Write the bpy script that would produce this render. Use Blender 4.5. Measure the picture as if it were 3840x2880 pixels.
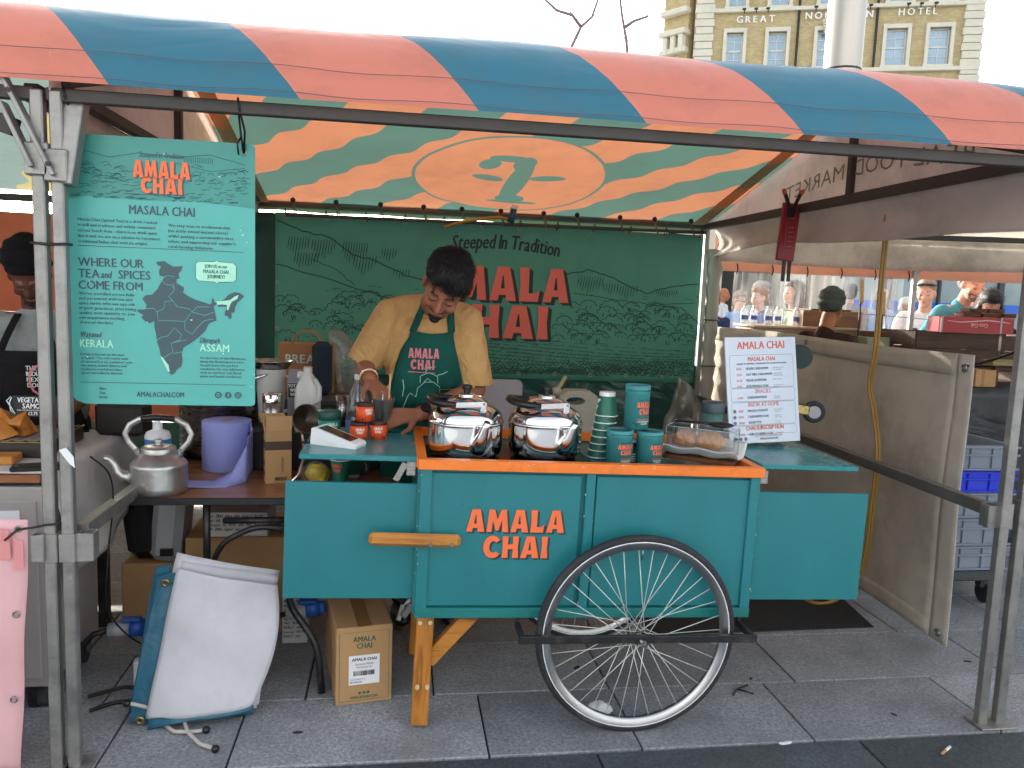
import bpy, bmesh, math, random
from mathutils import Vector, Matrix, noise
from mathutils.geometry import tessellate_polygon
random.seed(7)
PI = math.pi
SC = bpy.context.scene
COL = SC.collection
for _o in list(bpy.data.objects):
    bpy.data.objects.remove(_o, do_unlink=True)

# ---------------------------------------------------------------- camera
cam_d = bpy.data.cameras.new('camera')
cam_d.sensor_width = 36.0
cam_d.lens = 27.75
cam_d.clip_start = 0.05
cam_d.clip_end = 600.0
cam = bpy.data.objects.new('camera', cam_d)
COL.objects.link(cam)
_right = Vector((0.98902, -0.14289, 0.03770)); _up = Vector((-0.02039, 0.12071, 0.99248)); _back = Vector((-0.14636, -0.98235, 0.11647))
cam.matrix_world = Matrix(((_right.x, _up.x, _back.x, 0.0), (_right.y, _up.y, _back.y, 0.0), (_right.z, _up.z, _back.z, 1.5), (0, 0, 0, 1)))
SC.camera = cam

# ---------------------------------------------------------------- sky, sun, exposure
SUN = Vector((-0.306, 0.9106, 0.2778)).normalized()      # towards the sun, low behind the stall
wd = bpy.data.worlds.new('World'); SC.world = wd; wd.use_nodes = True
_nt = wd.node_tree
_bg = _nt.nodes['Background']
_sky = _nt.nodes.new('ShaderNodeTexSky'); _sky.sky_type = 'NISHITA'; _sky.sun_disc = False
_sky.sun_elevation = math.asin(SUN.z); _sky.sun_rotation = math.atan2(SUN.x, SUN.y)
_sky.air_density = 1.0; _sky.dust_density = 3.0; _sky.ozone_density = 1.0
_hs = _nt.nodes.new('ShaderNodeHueSaturation'); _hs.inputs['Saturation'].default_value = 0.38      # thin bright haze over the whole sky
_nt.links.new(_sky.outputs[0], _hs.inputs['Color']); _nt.links.new(_hs.outputs[0], _bg.inputs[0]); _bg.inputs[1].default_value = 0.15
sun_d = bpy.data.lights.new('sun', 'SUN'); sun_d.energy = 2.2; sun_d.angle = math.radians(0.6); sun_d.color = (1.0, 0.93, 0.84)
sun = bpy.data.objects.new('sun', sun_d); COL.objects.link(sun); sun.location = (-3, 9, 6)
sun.rotation_euler = SUN.to_track_quat('Z', 'Y').to_euler()
SC.view_settings.view_transform = 'Standard'; SC.view_settings.look = 'None'
SC.view_settings.gamma = 1.0; SC.view_settings.use_curve_mapping = False
SC.view_settings.exposure = 2.2
SC.cycles.use_denoising = True
SC.cycles.max_bounces = 10; SC.cycles.diffuse_bounces = 4; SC.cycles.transparent_max_bounces = 16

# ---------------------------------------------------------------- colour and materials
def lin(h):
    h = h.lstrip('#'); o = []
    for i in (0, 2, 4):
        c = int(h[i:i+2], 16) / 255.0
        o.append(c / 12.92 if c <= 0.04045 else ((c + 0.055) / 1.055) ** 2.4)
    return tuple(o)
MATS = {}
def nodes_of(name):
    m = bpy.data.materials.new(name); m.use_nodes = True
    nt = m.node_tree; p = nt.nodes['Principled BSDF']
    return m, nt, p
def N(nt, t, **kw):
    n = nt.nodes.new(t)
    for k, v in kw.items():
        if hasattr(n, k): setattr(n, k, v)
        else: n.inputs[k].default_value = v
    return n
def ramp(nt, src, stops):
    r = nt.nodes.new('ShaderNodeValToRGB'); e = r.color_ramp.elements
    while len(e) < len(stops): e.new(0.5)
    for i, (p, c) in enumerate(stops):
        e[i].position = p; e[i].color = (c[0], c[1], c[2], 1) if not isinstance(c, (int, float)) else (c, c, c, 1)
    nt.links.new(src, r.inputs[0]); return r
def coords(nt, scale=(1, 1, 1), kind='Object'):
    t = nt.nodes.new('ShaderNodeTexCoord'); mp = nt.nodes.new('ShaderNodeMapping'); mp.inputs['Scale'].default_value = scale
    nt.links.new(t.outputs[kind], mp.inputs[0]); return mp.outputs[0]
def mixc(nt, fac, a, b, mode='MIX'):
    m = nt.nodes.new('ShaderNodeMix'); m.data_type = 'RGBA'; m.blend_type = mode
    for i, s in ((0, fac), (6, a), (7, b)):
        if hasattr(s, 'node') or isinstance(s, bpy.types.NodeSocket): nt.links.new(s, m.inputs[i])
        else: m.inputs[i].default_value = s if i == 0 else (s[0], s[1], s[2], 1)
    return m.outputs[2]
def bump(nt, p, height, strength=.3, dist=.01):
    b = nt.nodes.new('ShaderNodeBump'); b.inputs['Strength'].default_value = strength; b.inputs['Distance'].default_value = dist
    nt.links.new(height, b.inputs['Height']); nt.links.new(b.outputs[0], p.inputs['Normal'])
def mat(name, col, rough=.6, metal=0.0, var=.10, scale=6.0, bmp=0.0, bscale=60.0, spec=.5, stretch=(1, 1, 1), dirt=None, dirt_amt=.5, dirt_scale=3.0, coat=0.0):
    """plain surface: base colour with soft mottling, optional dirt colour in patches and fine relief"""
    if name in MATS: return MATS[name]
    m, nt, p = nodes_of(name)
    c = lin(col) if isinstance(col, str) else col
    v = coords(nt, stretch)
    n = N(nt, 'ShaderNodeTexNoise', Scale=scale, Detail=5.0, Roughness=.6); nt.links.new(v, n.inputs[0])
    r = ramp(nt, n.outputs[0], [(.25, tuple(x * (1 - var) for x in c)), (.75, tuple(min(1, x * (1 + var)) for x in c))])
    out = r.outputs[0]
    if dirt:
        n2 = N(nt, 'ShaderNodeTexNoise', Scale=dirt_scale, Detail=8.0, Roughness=.7); nt.links.new(v, n2.inputs[0])
        r2 = ramp(nt, n2.outputs[0], [(.5, 0.0), (.72, dirt_amt)])
        out = mixc(nt, r2.outputs[0], out, lin(dirt))
    nt.links.new(out, p.inputs['Base Color'])
    r3 = ramp(nt, n.outputs[0], [(.2, max(0, rough - .08)), (.8, min(1, rough + .08))]); nt.links.new(r3.outputs[0], p.inputs['Roughness'])
    p.inputs['Metallic'].default_value = metal; p.inputs['Specular IOR Level'].default_value = spec
    if coat: p.inputs['Coat Weight'].default_value = coat
    if bmp:
        n3 = N(nt, 'ShaderNodeTexNoise', Scale=bscale, Detail=4.0); nt.links.new(v, n3.inputs[0]); bump(nt, p, n3.outputs[0], bmp, .006)
    MATS[name] = m; return m
def cloth(name, col, trans=.35, rough=.85, var=.1, scale=5, dirt=None, dirt_amt=.4, weave=250, wr=.25, wrs=2.2, dirt_scale=2.5, spec=.2):
    """woven sheet: diffuse plus light that comes through from behind, creases as relief"""
    if name in MATS: return MATS[name]
    m, nt, p = nodes_of(name)
    c = lin(col) if isinstance(col, str) else col
    v = coords(nt)
    n = N(nt, 'ShaderNodeTexNoise', Scale=scale, Detail=6.0, Roughness=.65); nt.links.new(v, n.inputs[0])
    out = ramp(nt, n.outputs[0], [(.25, tuple(x * (1 - var) for x in c)), (.75, tuple(min(1, x * (1 + var)) for x in c))]).outputs[0]
    if dirt:
        n2 = N(nt, 'ShaderNodeTexNoise', Scale=dirt_scale, Detail=9.0, Roughness=.72); nt.links.new(v, n2.inputs[0])
        out = mixc(nt, ramp(nt, n2.outputs[0], [(.46, 0.0), (.75, dirt_amt)]).outputs[0], out, lin(dirt))
    finish_cloth(nt, p, out, v, trans, rough, wr, wrs, spec); MATS[name] = m; return m
def finish_cloth(nt, p, out, v, trans, rough, wr, wrs, spec):
    nt.links.new(out, p.inputs['Base Color']); p.inputs['Roughness'].default_value = rough; p.inputs['Specular IOR Level'].default_value = spec
    n3 = N(nt, 'ShaderNodeTexNoise', Scale=wrs, Detail=3.0, Distortion=1.2); nt.links.new(v, n3.inputs[0])
    bump(nt, p, n3.outputs[0], wr, .06)
    if trans:
        t = nt.nodes.new('ShaderNodeBsdfTranslucent'); nt.links.new(out, t.inputs[0])
        mx = nt.nodes.new('ShaderNodeMixShader'); mx.inputs[0].default_value = trans
        nt.links.new(p.outputs[0], mx.inputs[1]); nt.links.new(t.outputs[0], mx.inputs[2])
        nt.links.new(mx.outputs[0], nt.nodes['Material Output'].inputs[0])
def metal(name, col, rough=.3, var=.15, scale=12, stretch=(1, 1, 1), bmp=0.0, metalness=1.0):
    return mat(name, col, rough, metalness, var, scale, bmp, 40, .5, stretch)
def wood(name, c1, c2, axis=0, rough=.45, scale=3.0):
    if name in MATS: return MATS[name]
    m, nt, p = nodes_of(name)
    s = [14, 14, 14]; s[axis] = 1.0
    v = coords(nt, tuple(s))
    n = N(nt, 'ShaderNodeTexNoise', Scale=scale, Detail=7.0, Roughness=.65, Distortion=.8); nt.links.new(v, n.inputs[0])
    r = ramp(nt, n.outputs[0], [(.28, lin(c2)), (.5, lin(c1)), (.75, tuple(min(1, x * 1.25) for x in lin(c1)))])
    n2 = N(nt, 'ShaderNodeTexNoise', Scale=5.0, Detail=5.0); nt.links.new(coords(nt), n2.inputs[0])
    out = mixc(nt, ramp(nt, n2.outputs[0], [(.55, 0.0), (.75, .45)]).outputs[0], r.outputs[0], tuple(x * .35 for x in lin(c2)))
    nt.links.new(out, p.inputs['Base Color']); p.inputs['Roughness'].default_value = rough
    bump(nt, p, n.outputs[0], .15, .003); MATS[name] = m; return m
def clear(name, tint=(1, 1, 1), gloss=.12, rough=.05, haze=0.0, hazecol=(.8, .8, .8)):
    """thin clear plastic or glass sheet: see-through with a sheen and optional milky scuffing"""
    if name in MATS: return MATS[name]
    m, nt, p = nodes_of(name); nt.nodes.remove(p)
    t = nt.nodes.new('ShaderNodeBsdfTransparent'); t.inputs[0].default_value = (*tint, 1)
    g = nt.nodes.new('ShaderNodeBsdfGlossy'); g.inputs['Roughness'].default_value = rough
    fr = nt.nodes.new('ShaderNodeLayerWeight'); fr.inputs[0].default_value = .35
    rr = ramp(nt, fr.outputs['Fresnel'], [(0, gloss * .5), (1, min(1, gloss * 5))])
    mx = nt.nodes.new('ShaderNodeMixShader'); nt.links.new(rr.outputs[0], mx.inputs[0]); nt.links.new(t.outputs[0], mx.inputs[1]); nt.links.new(g.outputs[0], mx.inputs[2])
    out = mx.outputs[0]
    if haze:
        d = nt.nodes.new('ShaderNodeBsdfDiffuse'); d.inputs[0].default_value = (*hazecol, 1)
        tl = nt.nodes.new('ShaderNodeBsdfTranslucent'); tl.inputs[0].default_value = (*hazecol, 1)
        dd = nt.nodes.new('ShaderNodeMixShader'); nt.links.new(d.outputs[0], dd.inputs[1]); nt.links.new(tl.outputs[0], dd.inputs[2])
        n = N(nt, 'ShaderNodeTexNoise', Scale=3.0, Detail=8.0, Distortion=2.0); nt.links.new(coords(nt, (3, 3, .6)), n.inputs[0])
        r2 = ramp(nt, n.outputs[0], [(.35, haze * .5), (.7, min(1, haze * 1.8))])
        m2 = nt.nodes.new('ShaderNodeMixShader'); nt.links.new(r2.outputs[0], m2.inputs[0]); nt.links.new(out, m2.inputs[1]); nt.links.new(dd.outputs[0], m2.inputs[2]); out = m2.outputs[0]
    nt.links.new(out, nt.nodes['Material Output'].inputs[0]); MATS[name] = m; return m

# ---------------------------------------------------------------- mesh building
def V(*a): return Vector(a)
def rotz(a): return Matrix.Rotation(a, 3, 'Z')
class MB:
    def __init__(s): s.v = []; s.f = []; s.mi = []; s.sm = []
    def add(s, vs, fs, mi=0, smooth=False):
        b = len(s.v); s.v += [Vector(x) for x in vs]
        for f in fs: s.f.append([b + i for i in f]); s.mi.append(mi); s.sm.append(smooth)
        return s
    def box(s, c, size, rot=None, mi=0, ch=0.0):
        hx, hy, hz = size[0] / 2, size[1] / 2, size[2] / 2
        ch = min(ch, hx * .9, hy * .9, hz * .9); vs = []; idx = {}
        M3 = rot if rot is not None else Matrix.Identity(3); c = Vector(c)
        if ch <= 0:
            for x in (-1, 1):
                for y in (-1, 1):
                    for z in (-1, 1): vs.append(c + M3 @ Vector((x * hx, y * hy, z * hz)))
            return s.add(vs, [(0, 1, 3, 2), (4, 6, 7, 5), (0, 4, 5, 1), (2, 3, 7, 6), (0, 2, 6, 4), (1, 5, 7, 3)], mi)
        h = (hx, hy, hz)
        for x in (-1, 1):
            for y in (-1, 1):
                for z in (-1, 1):
                    sg = (x, y, z)
                    for a in range(3):
                        p = [sg[k] * (h[k] - (0 if k == a else ch)) for k in range(3)]
                        idx[(x, y, z, a)] = len(vs); vs.append(c + M3 @ Vector(p))
        fs = []
        for a in range(3):
            b, d = (a + 1) % 3, (a + 2) % 3
            for sg in (-1, 1):
                q = []
                for (p1, p2) in ((-1, -1), (1, -1), (1, 1), (-1, 1)):
                    k = [0, 0, 0]; k[a] = sg; k[b] = p1; k[d] = p2; q.append(idx[(*k, a)])
                fs.append(q if sg > 0 else q[::-1])
        for a in range(3):                      # edges along axis a
            b, d = (a + 1) % 3, (a + 2) % 3
            for p1 in (-1, 1):
                for p2 in (-1, 1):
                    k0 = [0, 0, 0]; k1 = [0, 0, 0]; k0[a] = -1; k1[a] = 1
                    for k in (k0, k1): k[b] = p1; k[d] = p2
                    q = [idx[(*k0, b)], idx[(*k1, b)], idx[(*k1, d)], idx[(*k0, d)]]
                    fs.append(q if p1 * p2 < 0 else q[::-1])
        for x in (-1, 1):
            for y in (-1, 1):
                for z in (-1, 1):
                    q = [idx[(x, y, z, 0)], idx[(x, y, z, 1)], idx[(x, y, z, 2)]]
                    fs.append(q if x * y * z > 0 else q[::-1])
        return s.add(vs, fs, mi)
    def bar(s, p0, p1, w, h=None, up=(0, 0, 1), mi=0, ch=0.0):
        p0, p1 = Vector(p0), Vector(p1); d = p1 - p0; L = d.length; d.normalize()
        u = Vector(up)
        if abs(d.dot(u)) > .98: u = Vector((0, 1, 0))
        x = d.cross(u).normalized(); z = x.cross(d)
        return s.box((p0 + p1) / 2, (w, L, h or w), Matrix((x, d, z)).transposed(), mi, ch)
    def cyl(s, p0, p1, r0, r1=None, n=14, mi=0, caps=True, smooth=True):
        return s.tube([p0, p1], [r0, r0 if r1 is None else r1], n, mi, caps, smooth)
    def tube(s, pts, r, n=8, mi=0, caps=True, smooth=True, closed=False, flat=1.0):
        pts = [Vector(p) for p in pts]; k = len(pts)
        rs = r if isinstance(r, (list, tuple)) else [r] * k
        vs = []; prev = None
        for i, p in enumerate(pts):
            if closed: d = pts[(i + 1) % k] - pts[i - 1]
            else: d = pts[min(i + 1, k - 1)] - pts[max(i - 1, 0)]
            d = d.normalized() if d.length > 1e-9 else Vector((0, 0, 1))
            if prev is None:
                a = Vector((0, 0, 1)) if abs(d.z) < .9 else Vector((1, 0, 0))
                u = d.cross(a).normalized()
            else:
                u = (prev - d * prev.dot(d)); u = u.normalized() if u.length > 1e-6 else d.orthogonal().normalized()
            prev = u; w = d.cross(u)
            for j in range(n):
                t = 2 * PI * j / n; vs.append(p + (u * math.cos(t) + w * math.sin(t) * flat) * rs[i])
        fs = []
        for i in range(k if closed else k - 1):
            a, b = i * n, ((i + 1) % k) * n
            for j in range(n): fs.append((a + j, a + (j + 1) % n, b + (j + 1) % n, b + j))
        s.add(vs, fs, mi, smooth)
        if caps and not closed:
            b = len(s.v) - len(vs)
            s.f.append([b + j for j in range(n)][::-1]); s.mi.append(mi); s.sm.append(False)
            s.f.append([b + (k - 1) * n + j for j in range(n)]); s.mi.append(mi); s.sm.append(False)
        return s
    def lathe(s, prof, c=(0, 0, 0), n=24, mi=0, smooth=True, rot=None, a0=0, a1=None):
        """prof: (r, z) from bottom to top"""
        c = Vector(c); M3 = rot if rot is not None else Matrix.Identity(3); vs = []; fs = []
        full = a1 is None; m = n if full else n + 1; a1 = a0 + 2 * PI if full else a1
        for r, z in prof:
            for j in range(m):
                t = a0 + (a1 - a0) * j / n; vs.append(c + M3 @ Vector((max(r, 1e-5) * math.cos(t), max(r, 1e-5) * math.sin(t), z)))
        for i in range(len(prof) - 1):
            for j in range(n):
                j2 = (j + 1) % m; fs.append((i * m + j, i * m + j2, (i + 1) * m + j2, (i + 1) * m + j))
        return s.add(vs, fs, mi, smooth)
    def grid(s, nu, nv, fn, mi=0, smooth=True, thick=0.0, flip=False):
        """sheet; fn(u, v) -> point, u, v in 0..1; thick makes it a closed shell"""
        P = [[Vector(fn(i / nu, j / nv)) for j in range(nv + 1)] for i in range(nu + 1)]
        Nn = None
        def idx(i, j): return i * (nv + 1) + j
        vs = [P[i][j] for i in range(nu + 1) for j in range(nv + 1)]
        fs = [(idx(i, j), idx(i + 1, j), idx(i + 1, j + 1), idx(i, j + 1)) for i in range(nu) for j in range(nv)]
        if flip: fs = [f[::-1] for f in fs]
        if not thick: return s.add(vs, fs, mi, smooth)
        nr = []
        for i in range(nu + 1):
            for j in range(nv + 1):
                a = P[min(i + 1, nu)][j] - P[max(i - 1, 0)][j]; b = P[i][min(j + 1, nv)] - P[i][max(j - 1, 0)]
                q = a.cross(b); nr.append(q.normalized() if q.length > 1e-12 else Vector((0, 0, 1)))
        K = len(vs); sg = 1 if not flip else -1
        vs2 = [vs[i] - nr[i] * thick * sg for i in range(K)]
        fs2 = [tuple(K + k for k in f[::-1]) for f in fs]
        rim = [idx(i, 0) for i in range(nu)] + [idx(nu, j) for j in range(nv)] + [idx(i, nv) for i in range(nu, 0, -1)] + [idx(0, j) for j in range(nv, 0, -1)]
        rf = []
        for a in range(len(rim)):
            p, q = rim[a], rim[(a + 1) % len(rim)]
            rf.append((q, p, K + p, K + q) if not flip else (p, q, K + q, K + p))
        return s.add(vs + vs2, fs + fs2, mi, smooth).add([], [], mi) if not rf else s._rim(vs + vs2, fs + fs2, rf, mi, smooth)
    def _rim(s, vs, fs, rf, mi, smooth):
        b = len(s.v); s.add(vs, fs, mi, smooth)
        for f in rf: s.f.append([b + i for i in f]); s.mi.append(mi); s.sm.append(False)
        return s
    def poly(s, loops, to3, depth=0.0, mi=0, side_mi=None):
        """flat shape from 2D loops (outer, holes...); to3(x, y, d) -> point; depth extrudes towards d=-depth"""
        L3 = [[Vector((x, y, 0)) for x, y in l] for l in loops]
        tris = tessellate_polygon(L3); flat = [p for l in loops for p in l]
        b = len(s.v); s.v += [Vector(to3(x, y, 0.0)) for x, y in flat]
        for t in tris:
            a_, b_, c_ = (flat[i] for i in t)
            ar = (b_[0] - a_[0]) * (c_[1] - a_[1]) - (b_[1] - a_[1]) * (c_[0] - a_[0])
            s.f.append([b + i for i in (t if ar > 0 else t[::-1])]); s.mi.append(mi); s.sm.append(False)
        if depth:
            k = len(flat); s.v += [Vector(to3(x, y, -depth)) for x, y in flat]
            for t in tris:
                a_, b_, c_ = (flat[i] for i in t)
                ar = (b_[0] - a_[0]) * (c_[1] - a_[1]) - (b_[1] - a_[1]) * (c_[0] - a_[0])
                s.f.append([b + k + i for i in (t[::-1] if ar > 0 else t)]); s.mi.append(mi); s.sm.append(False)
            o = 0
            for l in loops:
                for i in range(len(l)):
                    j = (i + 1) % len(l); s.f.append([b + o + i, b + k + o + i, b + k + o + j, b + o + j]); s.mi.append(mi if side_mi is None else side_mi); s.sm.append(False)
                o += len(l)
        return s
    def ell(s, c, r, rot=None, n=16, m=10, mi=0, smooth=True):
        c = Vector(c); M3 = rot if rot is not None else Matrix.Identity(3)
        if isinstance(r, (int, float)): r = (r, r, r)
        vs = [c + M3 @ Vector((0, 0, -r[2]))]
        for i in range(1, m):
            t = -PI / 2 + PI * i / m
            for j in range(n):
                a = 2 * PI * j / n; vs.append(c + M3 @ Vector((r[0] * math.cos(t) * math.cos(a), r[1] * math.cos(t) * math.sin(a), r[2] * math.sin(t))))
        vs.append(c + M3 @ Vector((0, 0, r[2])))
        fs = [(0, 1 + (j + 1) % n, 1 + j) for j in range(n)]
        for i in range(m - 2):
            for j in range(n): a = 1 + i * n; fs.append((a + j, a + (j + 1) % n, a + n + (j + 1) % n, a + n + j))
        T = len(vs) - 1; a = 1 + (m - 2) * n
        fs += [(a + j, a + (j + 1) % n, T) for j in range(n)]
        return s.add(vs, fs, mi, smooth)
    def torus(s, c, R, r, normal=(0, 0, 1), n=32, m=8, mi=0):
        c = Vector(c); q = Vector(normal).normalized(); u = q.orthogonal().normalized(); w = q.cross(u)
        return s.tube([c + (u * math.cos(2 * PI * i / n) + w * math.sin(2 * PI * i / n)) * R for i in range(n)], r, m, mi, False, True, True)
    def noisy(s, amp, freq, seed=0, start=0):
        for i in range(start, len(s.v)):
            p = s.v[i]; q = noise.noise_vector(p * freq + Vector((seed, seed * 2.3, seed * .7))); s.v[i] = p + q * amp
        return s
    def mesh(s, name, mats):
        me = bpy.data.meshes.new(name)
        me.from_pydata([tuple(p) for p in s.v], [], s.f)
        ms = mats if isinstance(mats, (list, tuple)) else [mats]
        for m in ms: me.materials.append(m)
        if len(ms) > 1: me.polygons.foreach_set('material_index', s.mi)
        me.polygons.foreach_set('use_smooth', s.sm)
        me.update(); return me
    def build(s, name, mats, parent=None, label=None, cat=None, group=None, kind=None, loc=None):
        off = Vector((0, 0, 0))
        if parent is not None:
            r = parent
            while r.parent: r = r.parent
            off = r.location if not r.get('_local') else Vector((0, 0, 0))
            if off.length > 0: s.v = [p - off for p in s.v]
        elif loc is not None:
            s.v = [p - Vector(loc) for p in s.v]
        o = bpy.data.objects.new(name, s.mesh(name, mats)); COL.objects.link(o)
        if parent is not None: o.parent = parent
        elif loc is not None: o.location = loc
        tag(o, label, cat, group, kind); return o
def tag(o, label=None, cat=None, group=None, kind=None):
    if label: o['label'] = label
    if cat: o['category'] = cat
    if group: o['group'] = group
    if kind: o['kind'] = kind
    return o
def thing(name, label, cat, loc=(0, 0, 0), group=None, local=False):
    o = bpy.data.objects.new(name, None); COL.objects.link(o); o.empty_display_size = .05
    if local: o['_local'] = 1
    else: o.location = loc
    return tag(o, label, cat, group)
def place(o, loc, rz=0.0, rot=None):
    o.location = loc; o.rotation_euler = rot if rot else (0, 0, rz)
    if '_local' in o: del o['_local']
    return o
def kids(o): return [c for c in bpy.data.objects if c.parent == o]
_KC = {}
def copy_tree(o, loc=None, rz=None, label=None, parent=None, cache=True):
    c = o.copy(); COL.objects.link(c); c.parent = parent
    if loc is not None: c.location = loc
    if rz is not None: c.rotation_euler = (0, 0, rz)
    if label: c['label'] = label
    ch = _KC.get(o.name)
    if ch is None: ch = _KC[o.name] = kids(o)
    for k in ch: copy_tree(k, parent=c)
    return c
def swap(o, path, m):
    """give a copied part a mesh of its own with another material"""
    for c in kids(o):
        if c.name.split('.')[0] == path: c.data = c.data.copy(); c.data.materials[0] = m

# ---------------------------------------------------------------- lettering
GL = {}
def make_glyphs():
    chars = "ABCDEFGHIJKLMNOPQRSTUVWXYZabcdefghijklmnopqrstuvwxyz0123456789.,'!&-()/£:@"
    objs = {}
    for bold in (0,):
        for ch in chars:
            cu = bpy.data.curves.new('g', 'FONT'); cu.body = ch; cu.resolution_u = 2; cu.fill_mode = 'FRONT'
            o = bpy.data.objects.new('g', cu); COL.objects.link(o); objs[(ch, bold)] = o
    dg = bpy.context.evaluated_depsgraph_get()
    for k, o in objs.items():
        me = o.evaluated_get(dg).to_mesh()
        vs = [(p.co.x, p.co.y) for p in me.vertices]; fs = [tuple(q.vertices) for q in me.polygons]
        up = sum(q.normal.z for q in me.polygons)
        if up < 0: fs = [f[::-1] for f in fs]
        GL[k] = (vs, fs, min(v[0] for v in vs), max(v[0] for v in vs))
    caph = max(v[1] for v in GL[('H', 0)][0])
    for o in objs.values():
        cu = o.data; bpy.data.objects.remove(o, do_unlink=True); bpy.data.curves.remove(cu)
    for k, (vs, fs, a, b) in list(GL.items()):
        GL[k] = ([((x - a) / caph, y / caph) for x, y in vs], fs, (b - a) / caph)
make_glyphs()
def txt_layout(t, bold=0, xs=.85, gap=.14, space=.38):
    x = 0; out = []
    for ch in t:
        g = GL.get((ch, 0))
        if ch == ' ' or g is None: x += space * xs; continue
        out.append((g, x)); x += (g[2] + gap) * xs
    return out, max(x - gap * xs, 0)
def put_text(mb, t, to3, x, y, h, bold=0, xs=.85, align='l', shear=0.0, mi=0, gap=.14, wob=0.0, fit=None):
    """write t with cap height h at (x, y) of the 2D sheet that to3(x, y, d) maps into space"""
    lay, w = txt_layout(t, bold, xs, gap)
    if fit: k = fit / (w * h); xs *= k; lay, w = txt_layout(t, bold, xs, gap * 1.0)
    ox = x - (w * h if align == 'r' else w * h / 2 if align == 'c' else 0)
    for g, gx in lay:
        dy = random.uniform(-wob, wob) * h
        for k in ((-1, 0, 1) if bold else (0,)):          # heavier strokes: the letter laid down three times, a hair apart
            b = len(mb.v)
            for px_, py_ in g[0]:
                mb.v.append(Vector(to3(ox + (gx + (px_ + shear * py_) * xs + k * .035) * h, y + py_ * h * (1 - .02 * abs(k)) + dy, k * .00022)))
            for f in g[1]: mb.f.append([b + i for i in f]); mb.mi.append(mi); mb.sm.append(False)
    return w * h
def arc(cx, cy, rx, ry, a0, a1, n): return [(cx + rx * math.cos(math.radians(a0 + (a1 - a0) * i / n)), cy + ry * math.sin(math.radians(a0 + (a1 - a0) * i / n))) for i in range(n + 1)]
LOGO = {
 'A': ([[(0, 0), (.29, 0), (.33, .17), (.56, .17), (.59, 0), (.92, 0), (.68, 1), (.27, 1.0)], [(.385, .36), (.52, .36), (.475, .74), (.44, .74)]], .92),
 'M': ([[(0, 0), (.26, 0), (.30, .52), (.46, .06), (.60, .06), (.76, .52), (.80, 0), (1.1, 0), (.98, 1), (.72, 1), (.54, .56), (.38, 1), (.10, 1)]], 1.1),
 'L': ([[(0, 0), (.66, 0), (.72, .38), (.58, .25), (.33, .25), (.34, 1), (.0, 1), (.04, .5)]], .72),
 'C': ([arc(.46, .5, .46, .52, 38, 322, 16) + arc(.50, .5, .20, .27, 312, 48, 10)], .84),
 'H': ([[(0, 0), (.30, 0), (.28, .40), (.53, .40), (.51, 0), (.82, 0), (.78, .5), (.81, 1), (.51, 1), (.53, .64), (.28, .62), (.30, 1), (0, 1), (.03, .5)]], .82),
 'I': ([[(0, 0), (.34, 0), (.30, .5), (.33, 1), (.01, 1), (.04, .5)]], .34)}
def put_logo(mb, t, to3, cx, y, h, depth=.004, mi=0, smi=1, shadow=(.10, -.09), xs=.92, gap=.10, width=None):
    """chunky display capitals with a dark drop shadow to the lower right"""
    w = sum(LOGO[c][1] + gap for c in t) - gap
    if width: xs = width / (w * h)
    x = cx - w * xs * h / 2
    for c in t:
        loops, lw = LOGO[c]
        L = [[(x + px_ * xs * h, y + py_ * h) for px_, py_ in l] for l in loops]
        if shadow:
            for k in range(5, 0, -1):
                f = k / 5; dx, dy = shadow[0] * h * f, shadow[1] * h * f
                mb.poly(L, lambda a, b, d, dx=dx, dy=dy, k=k: to3(a + dx, b + dy, d + depth * .5 - k * depth * .08), 0, smi)
            mb.poly(L, lambda a, b, d: to3(a, b, d + depth), 0, mi)
        else: mb.poly(L, lambda a, b, d: to3(a, b, d + depth), 0, mi)
        x += (lw + gap) * xs * h
def stroke(mb, pts, w, to3, mi=0, taper=False):
    """flat ink line through 2D points"""
    n = len(pts); L = []; R = []
    for i in range(n):
        a, b = pts[max(i - 1, 0)], pts[min(i + 1, n - 1)]
        dx, dy = b[0] - a[0], b[1] - a[1]; l = math.hypot(dx, dy) or 1e-6
        ww = w / 2 * (1 if not taper else .25 + .75 * math.sin(PI * (i + .5) / n))
        L.append((pts[i][0] - dy / l * ww, pts[i][1] + dx / l * ww)); R.append((pts[i][0] + dy / l * ww, pts[i][1] - dx / l * ww))
    b = len(mb.v); mb.v += [Vector(to3(x, y, 0)) for x, y in R] + [Vector(to3(x, y, 0)) for x, y in L]
    for i in range(n - 1): mb.f.append([b + i, b + i + 1, b + n + i + 1, b + n + i]); mb.mi.append(mi); mb.sm.append(False)
def plane3(o, u, v, lift=.0015):
    """sheet coordinates: origin, right, up; lifted along the sheet's normal"""
    o, u, v = Vector(o), Vector(u).normalized(), Vector(v).normalized(); n = u.cross(v)
    return lambda x, y, d=0.0: o + u * x + v * y + n * (d + lift)
def cyl3(c, r, z0, ang0, lift=.0008):
    """wrap a sheet round an upright cylinder; x = arc length from the facing direction ang0, y = height"""
    c = Vector(c)
    def f(x, y, d=0.0):
        rr = r(y) if callable(r) else r
        a = ang0 + x / max(rr, 1e-4); q = rr + lift + d
        return Vector((c.x + math.cos(a) * q, c.y + math.sin(a) * q, z0 + y))
    return f
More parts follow.
